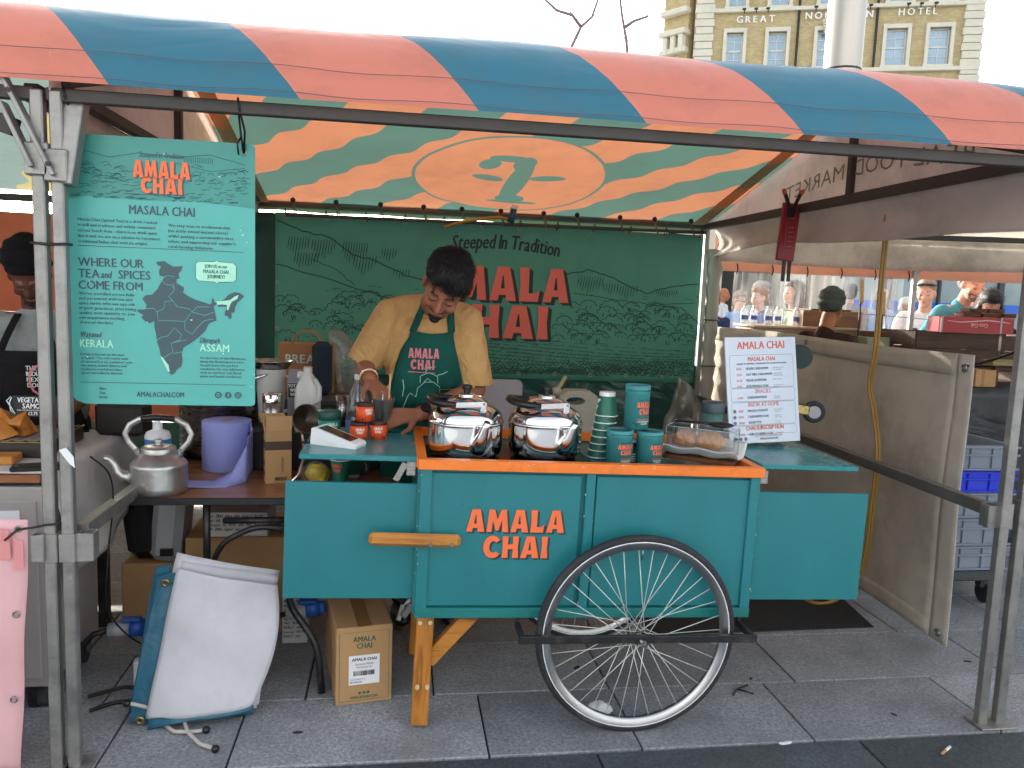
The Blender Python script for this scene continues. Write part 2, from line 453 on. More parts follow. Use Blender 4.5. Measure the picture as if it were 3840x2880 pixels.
# ================================================================ ground
def stone_mat(name, c, sp=.5):
    m, nt, p = nodes_of(name)
    v = coords(nt, (1, 1, 1))
    a = N(nt, 'ShaderNodeTexNoise', Scale=85.0, Detail=5.0, Roughness=.85, Distortion=.6); nt.links.new(v, a.inputs[0])
    b = N(nt, 'ShaderNodeTexNoise', Scale=3.2, Detail=7.0, Roughness=.65); nt.links.new(v, b.inputs[0])
    oi = nt.nodes.new('ShaderNodeObjectInfo')
    base = ramp(nt, a.outputs[0], [(.36, tuple(x * .55 for x in lin(c))), (.5, lin(c)), (.64, tuple(min(1, x * 1.65) for x in lin(c)))]).outputs[0]
    st = mixc(nt, ramp(nt, b.outputs[0], [(.35, 0.0), (.7, .62)]).outputs[0], base, tuple(x * .42 for x in lin(c)), 'MIX')
    r3 = ramp(nt, oi.outputs['Random'], [(0, (.82, .82, .82)), (1, (1.15, 1.14, 1.12))])
    out = mixc(nt, 1.0, st, r3.outputs[0], 'MULTIPLY')
    nt.links.new(out, p.inputs['Base Color']); p.inputs['Specular IOR Level'].default_value = .35
    nt.links.new(ramp(nt, b.outputs[0], [(.3, .75), (.7, .5)]).outputs[0], p.inputs['Roughness'])
    bump(nt, p, a.outputs[0], .25, .002); MATS[name] = m; return m
M_PAVE = stone_mat('granite_paving', '#93969a'); M_DARKPAVE = stone_mat('dark_granite_kerb', '#4f5558')
M_JOINT = mat('joint_mortar', '#33353a', .95, var=.2, scale=40)
g = MB(); g.grid(20, 20, lambda u, v: (-120 + 240 * u, -60 + 260 * v, -.012))
ground = g.build('ground', M_JOINT, kind='structure', label='dark mortar bed below the granite slabs')
far = MB(); 
pave = ground
rows = [2.380, 2.785, 3.205, 3.612, 4.02, 4.43, 4.84, 5.25, 5.66, 6.07, 6.9, 7.7, 8.5, 9.3, 10.1, 10.9]
joints = {0: [-2.6, -1.75, -.89, -.496, .3275, .843, 1.461, 2.18, 2.93, 3.55, 4.3], 1: [-2.4, -1.6, -1.0, -.3, .166, .838, 1.603, 2.528, 3.2, 4.0], 2: [-2.7, -1.9, -1.2, -.6, .12, .9, 1.62, 2.33, 2.95, 3.7, 4.5]}
rr = random.Random(3)
def slab(x0, x1, y0, y1, m, top=0.0, th=.05):
    g = MB(); e = .0035
    g.box(((x0 + x1) / 2, (y0 + y1) / 2, top - th / 2 + rr.uniform(-.0008, .0008)), (x1 - x0 - 2 * e, y1 - y0 - 2 * e, th), None, 0, .0025)
    return g.build('paving_slab', m, pave)
for i in range(len(rows) - 1):
    if i in joints: js = joints[i]
    else:
        js = []; x = -2.8 + rr.uniform(0, .5)
        while x < 5 + i * .7: js.append(x); x += rr.uniform(.55, .95)
    for a, b in zip(js, js[1:]): slab(a, b, rows[i], rows[i + 1], M_PAVE)
x = -3.2
for b in (-2.3, -1.2, -.25, .685, 1.62, 2.6, 3.6):
    slab(x, b, 1.35, 2.380, M_DARKPAVE, -.004); x = b
# rest of the square, too far or too hidden to show joints
g = MB(); g.grid(8, 8, lambda u, v: (-60 + 160 * u, 10.9 + 80 * v, -.002)); g.build('paved_square', M_PAVE, kind='structure', label='far granite paving of the square')
g = MB(); g.grid(4, 4, lambda u, v: (-50 + 100 * u, -60 + 61.35 * v, -.006)); g.build('street_pavement', stone_mat('pale_street_stone', '#a9acb0'), kind='structure', label='pale unseen pavement in front of the stalls')  # out of view; stone made pale to brighten kettle reflections and bounce light

# ================================================================ stall frames and canopies
M_GALV = mat('galvanised_steel', '#969490', .48, .75, .22, 9, .25, 45, dirt='#5b5e60', dirt_amt=.5, dirt_scale=14)
M_BEAM = mat('dull_steel_beam', '#45413e', .55, .3, .25, 7, .1, 40, dirt='#39332e', dirt_amt=.5)
M_ZIP = mat('black_plastic_tie', '#101113', .4, var=.05)
M_BOLT = metal('bolt_steel', '#9b9b98', .3)
C_OR, C_BL = lin('#dc8570'), lin('#3a788c')
def stripe_mat(name, ca, cb, expr, trans=.35, gloss=.45, back=False):
    """two-colour printed stripes laid along the cloth itself (cloth coordinates in the UV map)"""
    m, nt, p = nodes_of(name)
    uv = nt.nodes.new('ShaderNodeUVMap'); sx = nt.nodes.new('ShaderNodeSeparateXYZ'); nt.links.new(uv.outputs[0], sx.inputs[0])
    k, x0, per, wob = expr
    ma = N(nt, 'ShaderNodeMath', operation='MULTIPLY'); nt.links.new(sx.outputs[1], ma.inputs[0]); ma.inputs[1].default_value = k
    ad = N(nt, 'ShaderNodeMath', operation='ADD'); nt.links.new(sx.outputs[0], ad.inputs[0]); nt.links.new(ma.outputs[0], ad.inputs[1])
    src = ad.outputs[0]
    if wob:
        df = N(nt, 'ShaderNodeMath', operation='SUBTRACT'); nt.links.new(sx.outputs[0], df.inputs[0]); nt.links.new(sx.outputs[1], df.inputs[1])
        ms = N(nt, 'ShaderNodeMath', operation='MULTIPLY'); nt.links.new(df.outputs[0], ms.inputs[0]); ms.inputs[1].default_value = 16.0
        sn = N(nt, 'ShaderNodeMath', operation='SINE'); nt.links.new(ms.outputs[0], sn.inputs[0])
        mw = N(nt, 'ShaderNodeMath', operation='MULTIPLY_ADD'); nt.links.new(sn.outputs[0], mw.inputs[0]); mw.inputs[1].default_value = wob; nt.links.new(src, mw.inputs[2]); src = mw.outputs[0]
    sb = N(nt, 'ShaderNodeMath', operation='SUBTRACT'); nt.links.new(src, sb.inputs[0]); sb.inputs[1].default_value = x0
    dv = N(nt, 'ShaderNodeMath', operation='DIVIDE'); nt.links.new(sb.outputs[0], dv.inputs[0]); dv.inputs[1].default_value = per
    fr = N(nt, 'ShaderNodeMath', operation='FRACT'); nt.links.new(dv.outputs[0], fr.inputs[0])
    lt = N(nt, 'ShaderNodeMath', operation='LESS_THAN'); nt.links.new(fr.outputs[0], lt.inputs[0]); lt.inputs[1].default_value = .5
    fac = lt.outputs[0]
    if back:      # round emblem field without stripes, ringed by a thin line
        cx, cy, r = back
        vm = N(nt, 'ShaderNodeVectorMath', operation='DISTANCE'); nt.links.new(uv.outputs[0], vm.inputs[0]); vm.inputs[1].default_value = (cx, cy, 0)
        ins = N(nt, 'ShaderNodeMath', operation='GREATER_THAN'); nt.links.new(vm.outputs['Value'], ins.inputs[0]); ins.inputs[1].default_value = r
        f1 = N(nt, 'ShaderNodeMath', operation='MULTIPLY'); nt.links.new(fac, f1.inputs[0]); nt.links.new(ins.outputs[0], f1.inputs[1])
        rg = N(nt, 'ShaderNodeMath', operation='COMPARE'); nt.links.new(vm.outputs['Value'], rg.inputs[0]); rg.inputs[1].default_value = r; rg.inputs[2].default_value = .010
        mxm = N(nt, 'ShaderNodeMath', operation='MAXIMUM'); nt.links.new(f1.outputs[0], mxm.inputs[0]); nt.links.new(rg.outputs[0], mxm.inputs[1]); fac = mxm.outputs[0]
        # emblem: hooked stem between two leaves, as overlapping ovals of the print
        for ex, ey, rx, ry, ro in ((.520, 4.79, .100, .042, .34), (.880, 4.775, .110, .040, -.16), (.510, 4.585, .062, .075, .3), (.700, 4.86, .066, .36, .10), (.620, 4.505, .125, .042, .10), (.710, 4.57, .064, .095, .2), (.720, 5.19, .165, .026, .0), (.700, 5.13, .095, .07, 0)):
            mp = nt.nodes.new('ShaderNodeMapping'); mp.vector_type = 'TEXTURE'; mp.inputs['Location'].default_value = (ex, ey, 0); mp.inputs['Rotation'].default_value = (0, 0, ro); mp.inputs['Scale'].default_value = (rx, ry, 1); nt.links.new(uv.outputs[0], mp.inputs[0])
            ln = N(nt, 'ShaderNodeVectorMath', operation='LENGTH'); nt.links.new(mp.outputs[0], ln.inputs[0])
            l2 = N(nt, 'ShaderNodeMath', operation='LESS_THAN'); nt.links.new(ln.outputs['Value'], l2.inputs[0]); l2.inputs[1].default_value = 1.0
            m2 = N(nt, 'ShaderNodeMath', operation='MAXIMUM'); nt.links.new(fac, m2.inputs[0]); nt.links.new(l2.outputs[0], m2.inputs[1]); fac = m2.outputs[0]
    colr = mixc(nt, fac, ca, cb)
    v = coords(nt)
    n = N(nt, 'ShaderNodeTexNoise', Scale=4.0, Detail=9.0, Roughness=.7); nt.links.new(v, n.inputs[0])
    n2 = N(nt, 'ShaderNodeTexNoise', Scale=38.0, Detail=4.0, Roughness=.8); nt.links.new(v, n2.inputs[0])
    d1 = mixc(nt, ramp(nt, n.outputs[0], [(.48, 0.0), (.78, .32)]).outputs[0], colr, lin('#6d5a4c'))
    d2 = mixc(nt, ramp(nt, n2.outputs[0], [(.66, 0.0), (.76, .3)]).outputs[0], d1, lin('#4c453f'))
    finish_cloth(nt, p, d2, v, trans, gloss, .35, 1.6, .35); MATS[name] = m; return m
M_FRONT = stripe_mat('striped_vinyl_front', C_OR, C_BL, (.72, -.79, 1.015, 0), .22, .38)
M_INSIDE = stripe_mat('striped_canvas_roof', lin('#cf8b67'), lin('#5f8276'), (1.0, 4.15, .755, .022), .25, .7, back=(.655, 4.80, .575))
M_GABLE = cloth('peach_canvas_gable', '#f0dccf', .5, .8, .12, 4, '#8b7566', .45)
M_GABLE2 = cloth('grey_pink_canvas_flap', '#ddd3cc', .4, .85, .10, 3, '#b0a298', .45)
M_CREAM = stripe_mat('cream_striped_canvas', lin('#cfc488'), lin('#93aea8'), (.55, -1.6, 1.5, .03), .24, .7)
M_SEAM = mat('seam_thread', '#63575a', .8)
M_WHITECAN = cloth('dirty_white_canvas', '#dedbd2', .5, .8, .12, 3, '#5d574d', .5)
PROF = [(2.372, 2.018), (2.385, 2.06), (2.405, 2.10), (2.43, 2.145), (2.465, 2.19), (2.51, 2.233), (2.565, 2.267), (2.63, 2.293), (2.72, 2.313), (2.95, 2.338), (3.3, 2.365), (3.62, 2.385), (3.9, 2.400)]
BACKP = [(3.9, 2.400), (4.15, 2.335), (4.4, 2.268), (4.65, 2.205), (4.9, 2.148), (5.15, 2.09), (5.40, 2.035), (5.47, 2.015)]
def canopy_strip(prof, x0, x1, nx, uvfn, name, m, parent, sag=.0, wav=0.0, seed=0, thick=0):
    # interpolate the profile finely, lay cloth between
    pts = []
    for (a, b) in zip(prof, prof[1:]):
        k = max(1, int((Vector(b) - Vector(a)).length / .045))
        for i in range(k): pts.append(Vector(a).lerp(Vector(b), i / k))
    pts.append(Vector(prof[-1])); L = [0]
    for a, b in zip(pts, pts[1:]): L.append(L[-1] + (b - a).length)
    me = bpy.data.meshes.new(name); vs = []; uvs = []; fs = []
    nv = len(pts)
    for i in range(nx + 1):
        x = x0 + (x1 - x0) * i / nx
        for j, p in enumerate(pts):
            q = noise.noise(Vector((x * 1.3 + seed, p.x * 1.7, seed))) * wav + noise.noise(Vector((x * 4 + seed, p.x * 5.1, 3))) * wav * .35 + noise.noise(Vector((x * 9 + seed, p.x * 14 + p.y * 9, 7))) * wav * .16
            e = min(1, j / 3, (nv - 1 - j) / 3 + .15)
            vs.append((x, p.x + (q * .5 * e if prof is PROF else 0), p.y + q * max(e, .25) - sag * math.sin(PI * (x - x0) / (x1 - x0))))
            uvs.append(uvfn(x, p.x, L[j]))
    for i in range(nx):
        for j in range(nv - 1): fs.append((i * nv + j, (i + 1) * nv + j, (i + 1) * nv + j + 1, i * nv + j + 1))
    off = parent.location
    me.from_pydata([(a - off.x, b - off.y, c - off.z) for a, b, c in vs], [], fs); me.materials.append(m)
    ul = me.uv_layers.new(name='UVMap')
    for l in me.loops: ul.data[l.index].uv = uvs[l.vertex_index]
    me.polygons.foreach_set('use_smooth', [True] * len(fs)); me.update()
    o = bpy.data.objects.new(name, me); COL.objects.link(o); o.parent = parent; return o
def post(parent, x, y, z1=2.0, foot=True, w=.034, name='post'):
    g = MB(); g.box((x, y, z1 / 2 + .004), (w, w, z1), None, 0, .004)
    o = g.build(name, M_GALV, parent)
    if foot:
        f = MB(); f.box((x + .01, y, .006), (.075, .10, .008), None, 0, .003); f.build('foot_plate', M_GALV, o)
    return o
def sleeve(parent, x, y, z, w=.041, h=.085):
    g = MB()
    for dx, dy, sx, sy in ((-w / 2, 0, .004, w), (w / 2, 0, .004, w), (0, -w / 2, w, .004), (0, w / 2, w, .004)):
        g.box((x + dx, y + dy, z), (sx + .002, sy, h), None, 0, .001)
    return g.build('socket', M_GALV, parent)

stall = thing('market_stall', 'galvanised frame market stall with orange and blue striped canopy over the tea cart', 'market stall', (.6, 3.9, 0))
for (x, y) in ((-.945, 2.43), (2.128, 2.43), (-.92, 5.42), (2.16, 5.42)): post(stall, x, y)
def beam(parent, a, b, w=.03, h=.036, name='beam', m=None):
    g = MB(); g.bar(a, b, w, h, mi=0, ch=.003); return g.build(name, m or M_BEAM, parent)
beam(stall, (-.97, 2.43, 1.992), (2.5, 2.43, 1.992)); beam(stall, (-.93, 5.42, 2.0), (2.2, 5.42, 2.0), .026, .026)
beam(stall, (-.925, 2.45, 2.005), (-.90, 5.41, 2.02)); beam(stall, (2.15, 2.45, 2.005), (2.16, 5.41, 2.005), .032, .045)
beam(stall, (2.15, 2.45, .778), (2.165, 5.41, .783), .036, .046, 'side_rail', mat('grey_steel_rail', '#666663', .5, .4, .2, 7, .1, 40)); beam(stall, (-.925, 2.47, .735), (-.90, 5.4, .745), .036, .046, 'side_rail', M_GALV)
for x in (-.93, 2.15): beam(stall, (x, 3.62, 2.02), (x, 3.62, 2.385), .03, .036, 'strut')
beam(stall, (-.93, 3.9, 2.385), (2.15, 3.9, 2.385), .03, .03, 'ridge_beam')
for x in (-.93, 2.15): beam(stall, (x, 2.45, 2.03), (x, 3.6, 2.345), .025, .025, 'rafter')
# eave bar that carries the back hem, a little in front of the back beam
beam(stall, (-.72, 5.33, 1.935), (2.12, 5.33, 1.955), .022, .022, 'banner_rail')
for x, y in ((2.128, 2.43), (-.945, 2.43)):
    sleeve(stall, x, y, .785 if x > 0 else .70)
sleeve(stall, 2.10, 2.455, .775, .045, .08); sleeve(stall, -.90, 2.44, .70, .045, .085)
# knee braces at the head of the left post
for x0, x1, yy in ((-.945, -1.07, 2.405),):
    g = MB(); g.bar((x0, yy, 1.77), (x1, yy, 2.03), .012, .042, (0, 1, 0), ch=.002); b = g.build('knee_brace', M_GALV, stall)
    for bx, bz_ in ((x0 - .01, 1.80), (x1 + .02, 1.99)): h = MB(); h.cyl((bx, yy - .024, bz_), (bx, yy - .016, bz_), .007, n=8); h.build('bolt', M_ZIP, b)
g = MB(); g.box((-.945, 2.43, 1.80), (.062, .055, .09), None, 0, .004); g.build('post_collar', M_GALV, stall)
g = MB(); g.bar((-.93, 2.43, 1.75), (-.90, 2.46, 2.0), .05, .05, (0, 1, 0), ch=.003); g.build('corner_casting', M_GALV, stall)
g = MB(); g.bar((2.14, 2.42, 1.97), (2.14, 2.42, 2.06), .06, .06, (0, 1, 0), ch=.003); g.build('corner_casting', M_GALV, stall)
vx0, vx1 = -1.45, 2.75
canopy_strip(PROF, vx0, vx1, 84, lambda x, y, l: (x, l), 'front_canopy', M_FRONT, stall, 0, .012, 1)
canopy_strip(BACKP, -.97, 2.19, 64, lambda x, y, l: (x, y), 'back_canopy', M_INSIDE, stall, 0, .016, 5)
# stitched seams along the valance
for zz, yy in ((2.030, 2.368), (2.108, 2.401)):
    g = MB(); n = 60
    g.tube([(vx0 + (vx1 - vx0) * i / n, yy - .004, zz + .003 * math.sin(i * .9) + noise.noise(Vector((i * .3, zz, 0))) * .004) for i in range(n + 1)], .0011, 5); g.build('seam', M_SEAM, stall)
def gable(x, flip, parent, m, y0=2.40, y1=5.43):
    def fn(u, v):
        y = y0 + (y1 - y0) * u
        if y < 3.9: top = 2.10 + (2.395 - 2.10) * min(1, (y - y0) / 1.5) ** .75
        else: top = 2.395 - (y - 3.9) * .238
        bot = 2.0
        z = bot + (top - bot) * v
        return (x + noise.noise(Vector((y * 2, z * 3, x))) * .012 + .004 * math.sin(y * 9), y, z)
    g = MB(); g.grid(40, 6, fn, 0, True); return g.build('gable_panel', m, parent)
gable(2.172, 0, stall, M_GABLE); gable(-.955, 1, stall, M_GABLE)
# printed name on the right gable, seen from behind (outside it reads correctly)
M_GTXT = cloth('faded_grey_print', '#8d9183', .55, .8)
g = MB()
def gab3(x, y, d=0.0): return Vector((2.158, 2.80 + x, 2.055 + y + .055 * math.sin(PI * min(1, max(0, x / 1.52)))))
for w_, x_, f_ in (('REAL', 0, .36), ('FOOD', .44, .38), ('MARKET', .90, .58)): g = MB(); put_text(g, w_, gab3, x_, 0, .075, 0, 1.0, fit=f_); g.build('gable_lettering', M_GTXT, stall)
# right-hand side flap that hangs from the side beam
def flap(u, v):
    y = 2.44 + 2.95 * u; low = [1.775, 1.80, 1.795, 1.81, 1.845, 1.835, 1.80][min(6, int(u * 6.99))]
    k = u * 6; i = min(5, int(k)); tbl = [1.775, 1.80, 1.795, 1.815, 1.845, 1.835, 1.80]; low = tbl[i] + (tbl[i + 1] - tbl[i]) * (k - i)
    z = 1.99 + (low - 1.99) * v
    return (2.195 + .05 * math.sin(v * PI * .9) + .02 * math.sin(y * 6 + v * 3) * v + .012 * noise.noise(Vector((y * 5, z * 6, 0))), y, z)
g = MB(); g.grid(50, 10, flap, 0, True, .003); g.build('side_flap', M_GABLE2, stall)
def flapL(u, v):
    y = 2.5 + 2.9 * u; z = 1.99 - .16 * v - .02 * math.sin(u * 7) * v
    return (-.945 - .02 * math.sin(v * 3) + .012 * math.sin(y * 7) * v, y, z)
g = MB(); g.grid(40, 6, flapL, 0, True, .003); g.build('side_flap', M_GABLE, stall)
# triangular reinforcing strip of the roof seam, inside
M_SEAMSTRIP = cloth('roof_seam_strip', '#a98a6c', .5, .8)
for x, s in ((2.13, -1), (-.93, 1)):
    g = MB()
    g.grid(12, 2, lambda u, v: (x + s * (.0 + .10 * v * (1 - u * .2)), 5.38 - 1.45 * u, 2.022 + .238 * 1.45 * u - .006 - .004 * v), 0, True); g.build('seam_strip', M_SEAMSTRIP, stall)
g = MB(); g.grid(60, 3, lambda u, v: (-.95 + 3.12 * u, 5.435 + .006 * math.sin(u * 50), 2.038 - .072 * v + .004 * math.sin(u * 31) * v), 0, True, .002); g.build('back_hem', cloth('grey_brown_hem', '#8f7f6f', .15, .8), stall)
# ball toggles of the roof hem with bungee loops, along the back beam
M_BUNGEE = mat('grey_bungee', '#6b6258', .8)
for i in range(11):
    x = -.66 + i * .268 + random.uniform(-.02, .02)
    g = MB(); g.ell((x, 5.335, 2.03), .017, n=10, m=8); b = g.build('toggle_ball', M_ZIP, stall)
    h = MB(); h.tube([(x, 5.335, 2.02), (x + .015, 5.33, 1.975), (x + .03, 5.325, 1.93), (x + .018, 5.31, 1.93), (x + .004, 5.32, 1.98), (x - .004, 5.335, 2.02)], .004, 5); h.build('bungee_loop', M_BUNGEE, b)

# ---------------------------------------------------------------- neighbour stall on the left
lst = thing('market_stall', 'neighbouring stall on the left with cream striped canopy, cut by the frame', 'market stall', (-2.6, 3.9, 0))
for (x, y) in ((-.995, 2.43), (-1.0, 5.42), (-4.1, 2.43), (-4.1, 5.42)): post(lst, x, y)
beam(lst, (-4.1, 2.43, 1.992), (-1.0, 2.43, 1.992)); beam(lst, (-4.1, 5.42, 1.96), (-1.0, 5.42, 1.97), .03, .045)
beam(lst, (-1.02, 2.45, 2.0), (-1.02, 5.41, 2.0), .04, .05); beam(lst, (-1.06, 2.45, 1.90), (-1.55, 2.47, 2.06), .035, .05, 'knee_beam')
canopy_strip(PROF, -4.3, -1.46, 40, lambda x, y, l: (x, l), 'front_canopy', M_FRONT, lst, 0, .012, 9)
canopy_strip(BACKP, -4.3, -1.0, 40, lambda x, y, l: (x, y), 'back_canopy', M_CREAM, lst, 0, .014, 7)
g = MB(); g.box((-.995, 2.43, 1.815), (.062, .055, .09), None, 0, .004); g.build('post_collar', M_GALV, lst)
g = MB(); g.bar((-1.0, 2.405, 1.79), (-1.075, 2.405, 1.96), .012, .045, (0, 1, 0), ch=.002); g.build('knee_brace', M_GALV, lst)
sleeve(lst, -.995, 2.43, .70); sleeve(lst, -1.02, 2.41, .705, .03, .08)
M_ORW = cloth('orange_wall_sheet', '#c9785c', .10, .8, .1, 2, '#8e4a35', .4)
g = MB(); g.grid(30, 10, lambda u, v: (-4.2 + 3.28 * u, 5.47 + .015 * math.sin(u * 25) + .01 * noise.noise(Vector((u * 9, v * 4, 1))), .55 + 1.33 * v), 0, True, .003); ow = g.build('back_wall_sheet', M_ORW, lst)
g = MB()
g.poly([[(-.55, 0.0), (.28, 0.0), (.28, .42), (.18, .38), (.05, .20), (-.1, .06), (-.25, .02)]], plane3((-1.2, 5.44, .40), (1, 0, 0), (0, 0, 1))); g.build('green_swoosh_print', mat('dark_green_print', '#1c5a4a', .7), ow)
g = MB(); g.grid(20, 4, lambda u, v: (-4.2 + 3.3 * u, 5.46 + .02 * math.sin(u * 20), .02 + .53 * v), 0, True, .003); g.build('back_skirt_sheet', mat('dark_green_sheet', '#16463c', .6), lst)
g = MB(); g.grid(24, 10, lambda u, v: (-4.15 + .02 * math.sin(u * 20), 2.5 + 2.95 * u, .05 + 1.9 * v), 0, True, .003); g.build('side_wall_sheet', M_ORW, lst)

# ---------------------------------------------------------------- neighbour stall on the right (we look into its side)
rst = thing('market_stall', 'neighbouring stall on the right with dirty white canopy', 'market stall', (3.8, 3.9, 0))
for (x, y) in ((2.20, 2.43), (5.3, 2.43), (5.3, 5.42)): post(rst, x, y)
sleeve(rst, 2.20, 2.43, .795); sleeve(rst, 2.235, 2.42, .78, .045, .08)
beam(rst, (2.26, 2.43, 2.0), (5.3, 2.43, 2.0)); beam(rst, (2.3, 5.42, 1.98), (5.3, 5.42, 2.0)); beam(rst, (2.235, 2.46, .78), (2.9, 2.46, .78), .03, .04, 'side_rail', M_GALV)
beam(rst, (2.8, 4.3, 1.90), (5.3, 4.3, 1.94), .03, .03, 'cross_bar')
beam(rst, (3.78, 5.40, 0.0), (3.78, 5.40, 1.98), .034, .034, 'post', M_GALV); beam(rst, (3.79, 5.4, 1.74), (3.98, 5.4, 1.93), .02, .025, 'knee_brace', M_GALV)
g = MB(); g.grid(40, 12, lambda u, v: (2.3 + 3.1 * u, 2.4 + 3.05 * v, 2.04 + .34 * (1 - abs(v * 2 - 1)) + .01 * noise.noise(Vector((u * 8, v * 8, 2)))), 0, True, .003); g.build('roof_canopy', M_WHITECAN, rst)
g = MB(); g.grid(40, 6, lambda u, v: (2.23 + 3.1 * u, 5.36 - .03 * math.sin(v * 3) + .015 * math.sin(u * 17) * v, 2.0 - (.23 + .02 * math.sin(u * 4) - .02 * u) * v), 0, True, .003); g.build('back_valance', M_WHITECAN, rst)
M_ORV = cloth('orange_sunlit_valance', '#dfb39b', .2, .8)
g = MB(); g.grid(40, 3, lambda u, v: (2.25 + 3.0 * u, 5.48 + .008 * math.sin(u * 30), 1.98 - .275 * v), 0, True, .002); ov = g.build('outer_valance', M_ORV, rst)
for i in range(6):
    x = 2.42 + i * .27; h = MB(); h.tube([(x, 5.46, 1.76), (x + .004, 5.45, 1.72), (x - .002, 5.455, 1.685)], .005, 5); h.build('bungee_loop', M_ZIP, ov)
# clear plastic weather sheet at the far side of that stall
M_PLAST = clear('clear_plastic_sheet', (.96, .97, .97), .10, .12, .045, (.85, .85, .83))
g = MB(); g.grid(60, 10, lambda u, v: (2.42 + 1.36 * u, 5.50 + .022 * math.sin(u * 21) + .012 * math.sin(u * 47 + v * 2), 1.70 - .62 * v), 0, True); g.build('clear_wall_sheet', M_PLAST, rst)

# rolled clear side curtain tied up at the shared back corner
rc_ = thing('rolled_curtain', 'rolled grey white plastic curtain tied to the corner post right of the banner', 'curtain', (2.235, 5.44, 0))
g = MB(); g.tube([(2.235, 5.44, .02 + .0457 * i) for i in range(41)], [.052 + .006 * math.sin(i * 2.1) + .014 * (i > 36) for i in range(41)], 16); g.noisy(.008, 14, 3); g.build('roll', cloth('grey_white_plastic', '#a9a69e', .15, .4, .12, 5, '#6f6a60', .5), rc_)
for z in (.7, 1.02, 1.35): h = MB(); h.torus((2.235, 5.44, z), .060, .005, (0, 0, 1), 20, 6); h.build('tie', M_ZIP, rc_)
# ================================================================ tea cart
M_TEAL = mat('teal_painted_board', '#1f767b', .40, var=.07, scale=3.0, bmp=.10, bscale=30, stretch=(1, 1, .35), dirt='#1b6a70', dirt_amt=.5, dirt_scale=4)
M_TEALD = mat('teal_painted_rail', '#1a7370', .42, var=.08, scale=5, dirt='#155856', dirt_amt=.4)
M_TEALTOP = mat('teal_table_gloss', '#2b7f83', .25, var=.06, scale=4, dirt='#4c8f90', dirt_amt=.3)
M_ORANGE = mat('orange_painted_rail', '#f07c28', .4, var=.06, scale=6, dirt='#a9501c', dirt_amt=.5, dirt_scale=9)
M_CHIP = mat('bare_chipped_wood', '#cdbb95', .8)
M_WOODX = wood('varnished_wood', '#b97a34', '#7d4617', 0, .35); M_WOODZ = wood('varnished_leg_wood', '#b2722c', '#74400f', 2, .4)
M_BLACK = mat('black_painted_steel', '#1b1c1e', .45, var=.2, scale=14, dirt='#6e6257', dirt_amt=.4, dirt_scale=22)
M_LOGO_O = mat('logo_orange', '#f0713f', .5, var=.05); M_LOGO_D = mat('logo_dark', '#173d40', .5)
M_STEEL = metal('polished_steel', '#e6e6e4', .06, .03, 5)
M_STEELB = metal('brushed_steel', '#a8a6a0', .28, .1, 8, (1, 1, 12))
M_RUBBER = mat('tyre_rubber', '#26272a', .75, var=.15, scale=20, dirt='#5a5a58', dirt_amt=.4, dirt_scale=9)
M_BPLAST = mat('black_plastic', '#121214', .35, var=.1)
M_WHITE = mat('white_plastic', '#e4e5e6', .35, var=.03)
M_SPOKE = mat('spoke_steel', '#d2d2cc', .35, .3)
M_RIM = metal('alloy_rim', '#b3b4b6', .32, .12, 10)

cart = thing('tea_cart', 'teal painted wooden tea cart with orange rim and bicycle wheels', 'cart', local=True)
x0, x1, y0, y1 = -.59, .598, -.30, .30           # local: origin on the ground under the middle of the cart
def B(name, c, s, m, parent=None, ch=.002, **kw):
    g = MB(); g.box(c, s, None, 0, ch); return g.build(name, m, parent or cart, **kw)
body = B('body', (.004, .008, .642), (1.16, .58, .50), M_TEAL)
B('front_panel', (-.305, y0 + .010, .655), (.525, .008, .46), M_TEAL, body); B('front_panel', (.295, y0 + .010, .655), (.57, .008, .46), M_TEAL, body)
for xc, w in ((x0 + .02, .040), (-.012, .032), (x1 - .018, .036)): B('stile', (xc, y0 + .004, .655), (w, .016, .494), M_TEAL)
B('bottom_rail', (.004, y0 + .0, .405), (1.188, .022, .034), M_TEALD); B('side_board', (x0 - .001, 0, .642), (.014, .58, .50), M_TEAL); B('side_board', (x1 + .001, 0, .642), (.014, .58, .50), M_TEAL)
# rim of orange boards round the open top
B('rim_board', (.004, y0 + .002, .9145), (1.206, .034, .034), M_ORANGE); B('rim_board', (.004, y1 - .002, .9145), (1.206, .034, .034), M_ORANGE)
B('rim_board', (x0 + .003, 0, .9135), (.034, .57, .034), M_ORANGE); B('rim_board', (x1 - .003, 0, .9135), (.034, .57, .034), M_ORANGE)
B('deck', (.004, 0, .885), (1.14, .55, .012), mat('dark_green_deck', '#1d4a40', .4))
# tool marks and chips on the rim
for i in range(16):
    g = MB(); xx = random.uniform(x0, x1); g.ell((xx, y0 - .0155, .9315 - random.random() ** 3 * .02), (random.uniform(.002, .007), .0012, random.uniform(.001, .002)), n=6, m=4); g.build('paint_chip', M_CHIP, cart)
for i in range(34):     # knocks and specks on the boards
    xx = random.uniform(x0, x1); zz = random.uniform(.42, .88); ed = random.random() < .55
    if ed: xx, zz = random.choice([(x0 + random.uniform(-.004, .004), zz), (x1 - random.uniform(-.003, .003), zz), (xx, .4215 + random.uniform(-.002, .001)), (-.03 + random.choice([0, .034]), zz)])
    g = MB(); g.ell((xx, y0 - (.0050 if ed else -.0062), zz), (random.uniform(.0010, .003), .0008, random.uniform(.0010, .005 if ed else .0022)), n=6, m=4); g.build('paint_chip', M_CHIP if ed else M_BPLAST, cart)
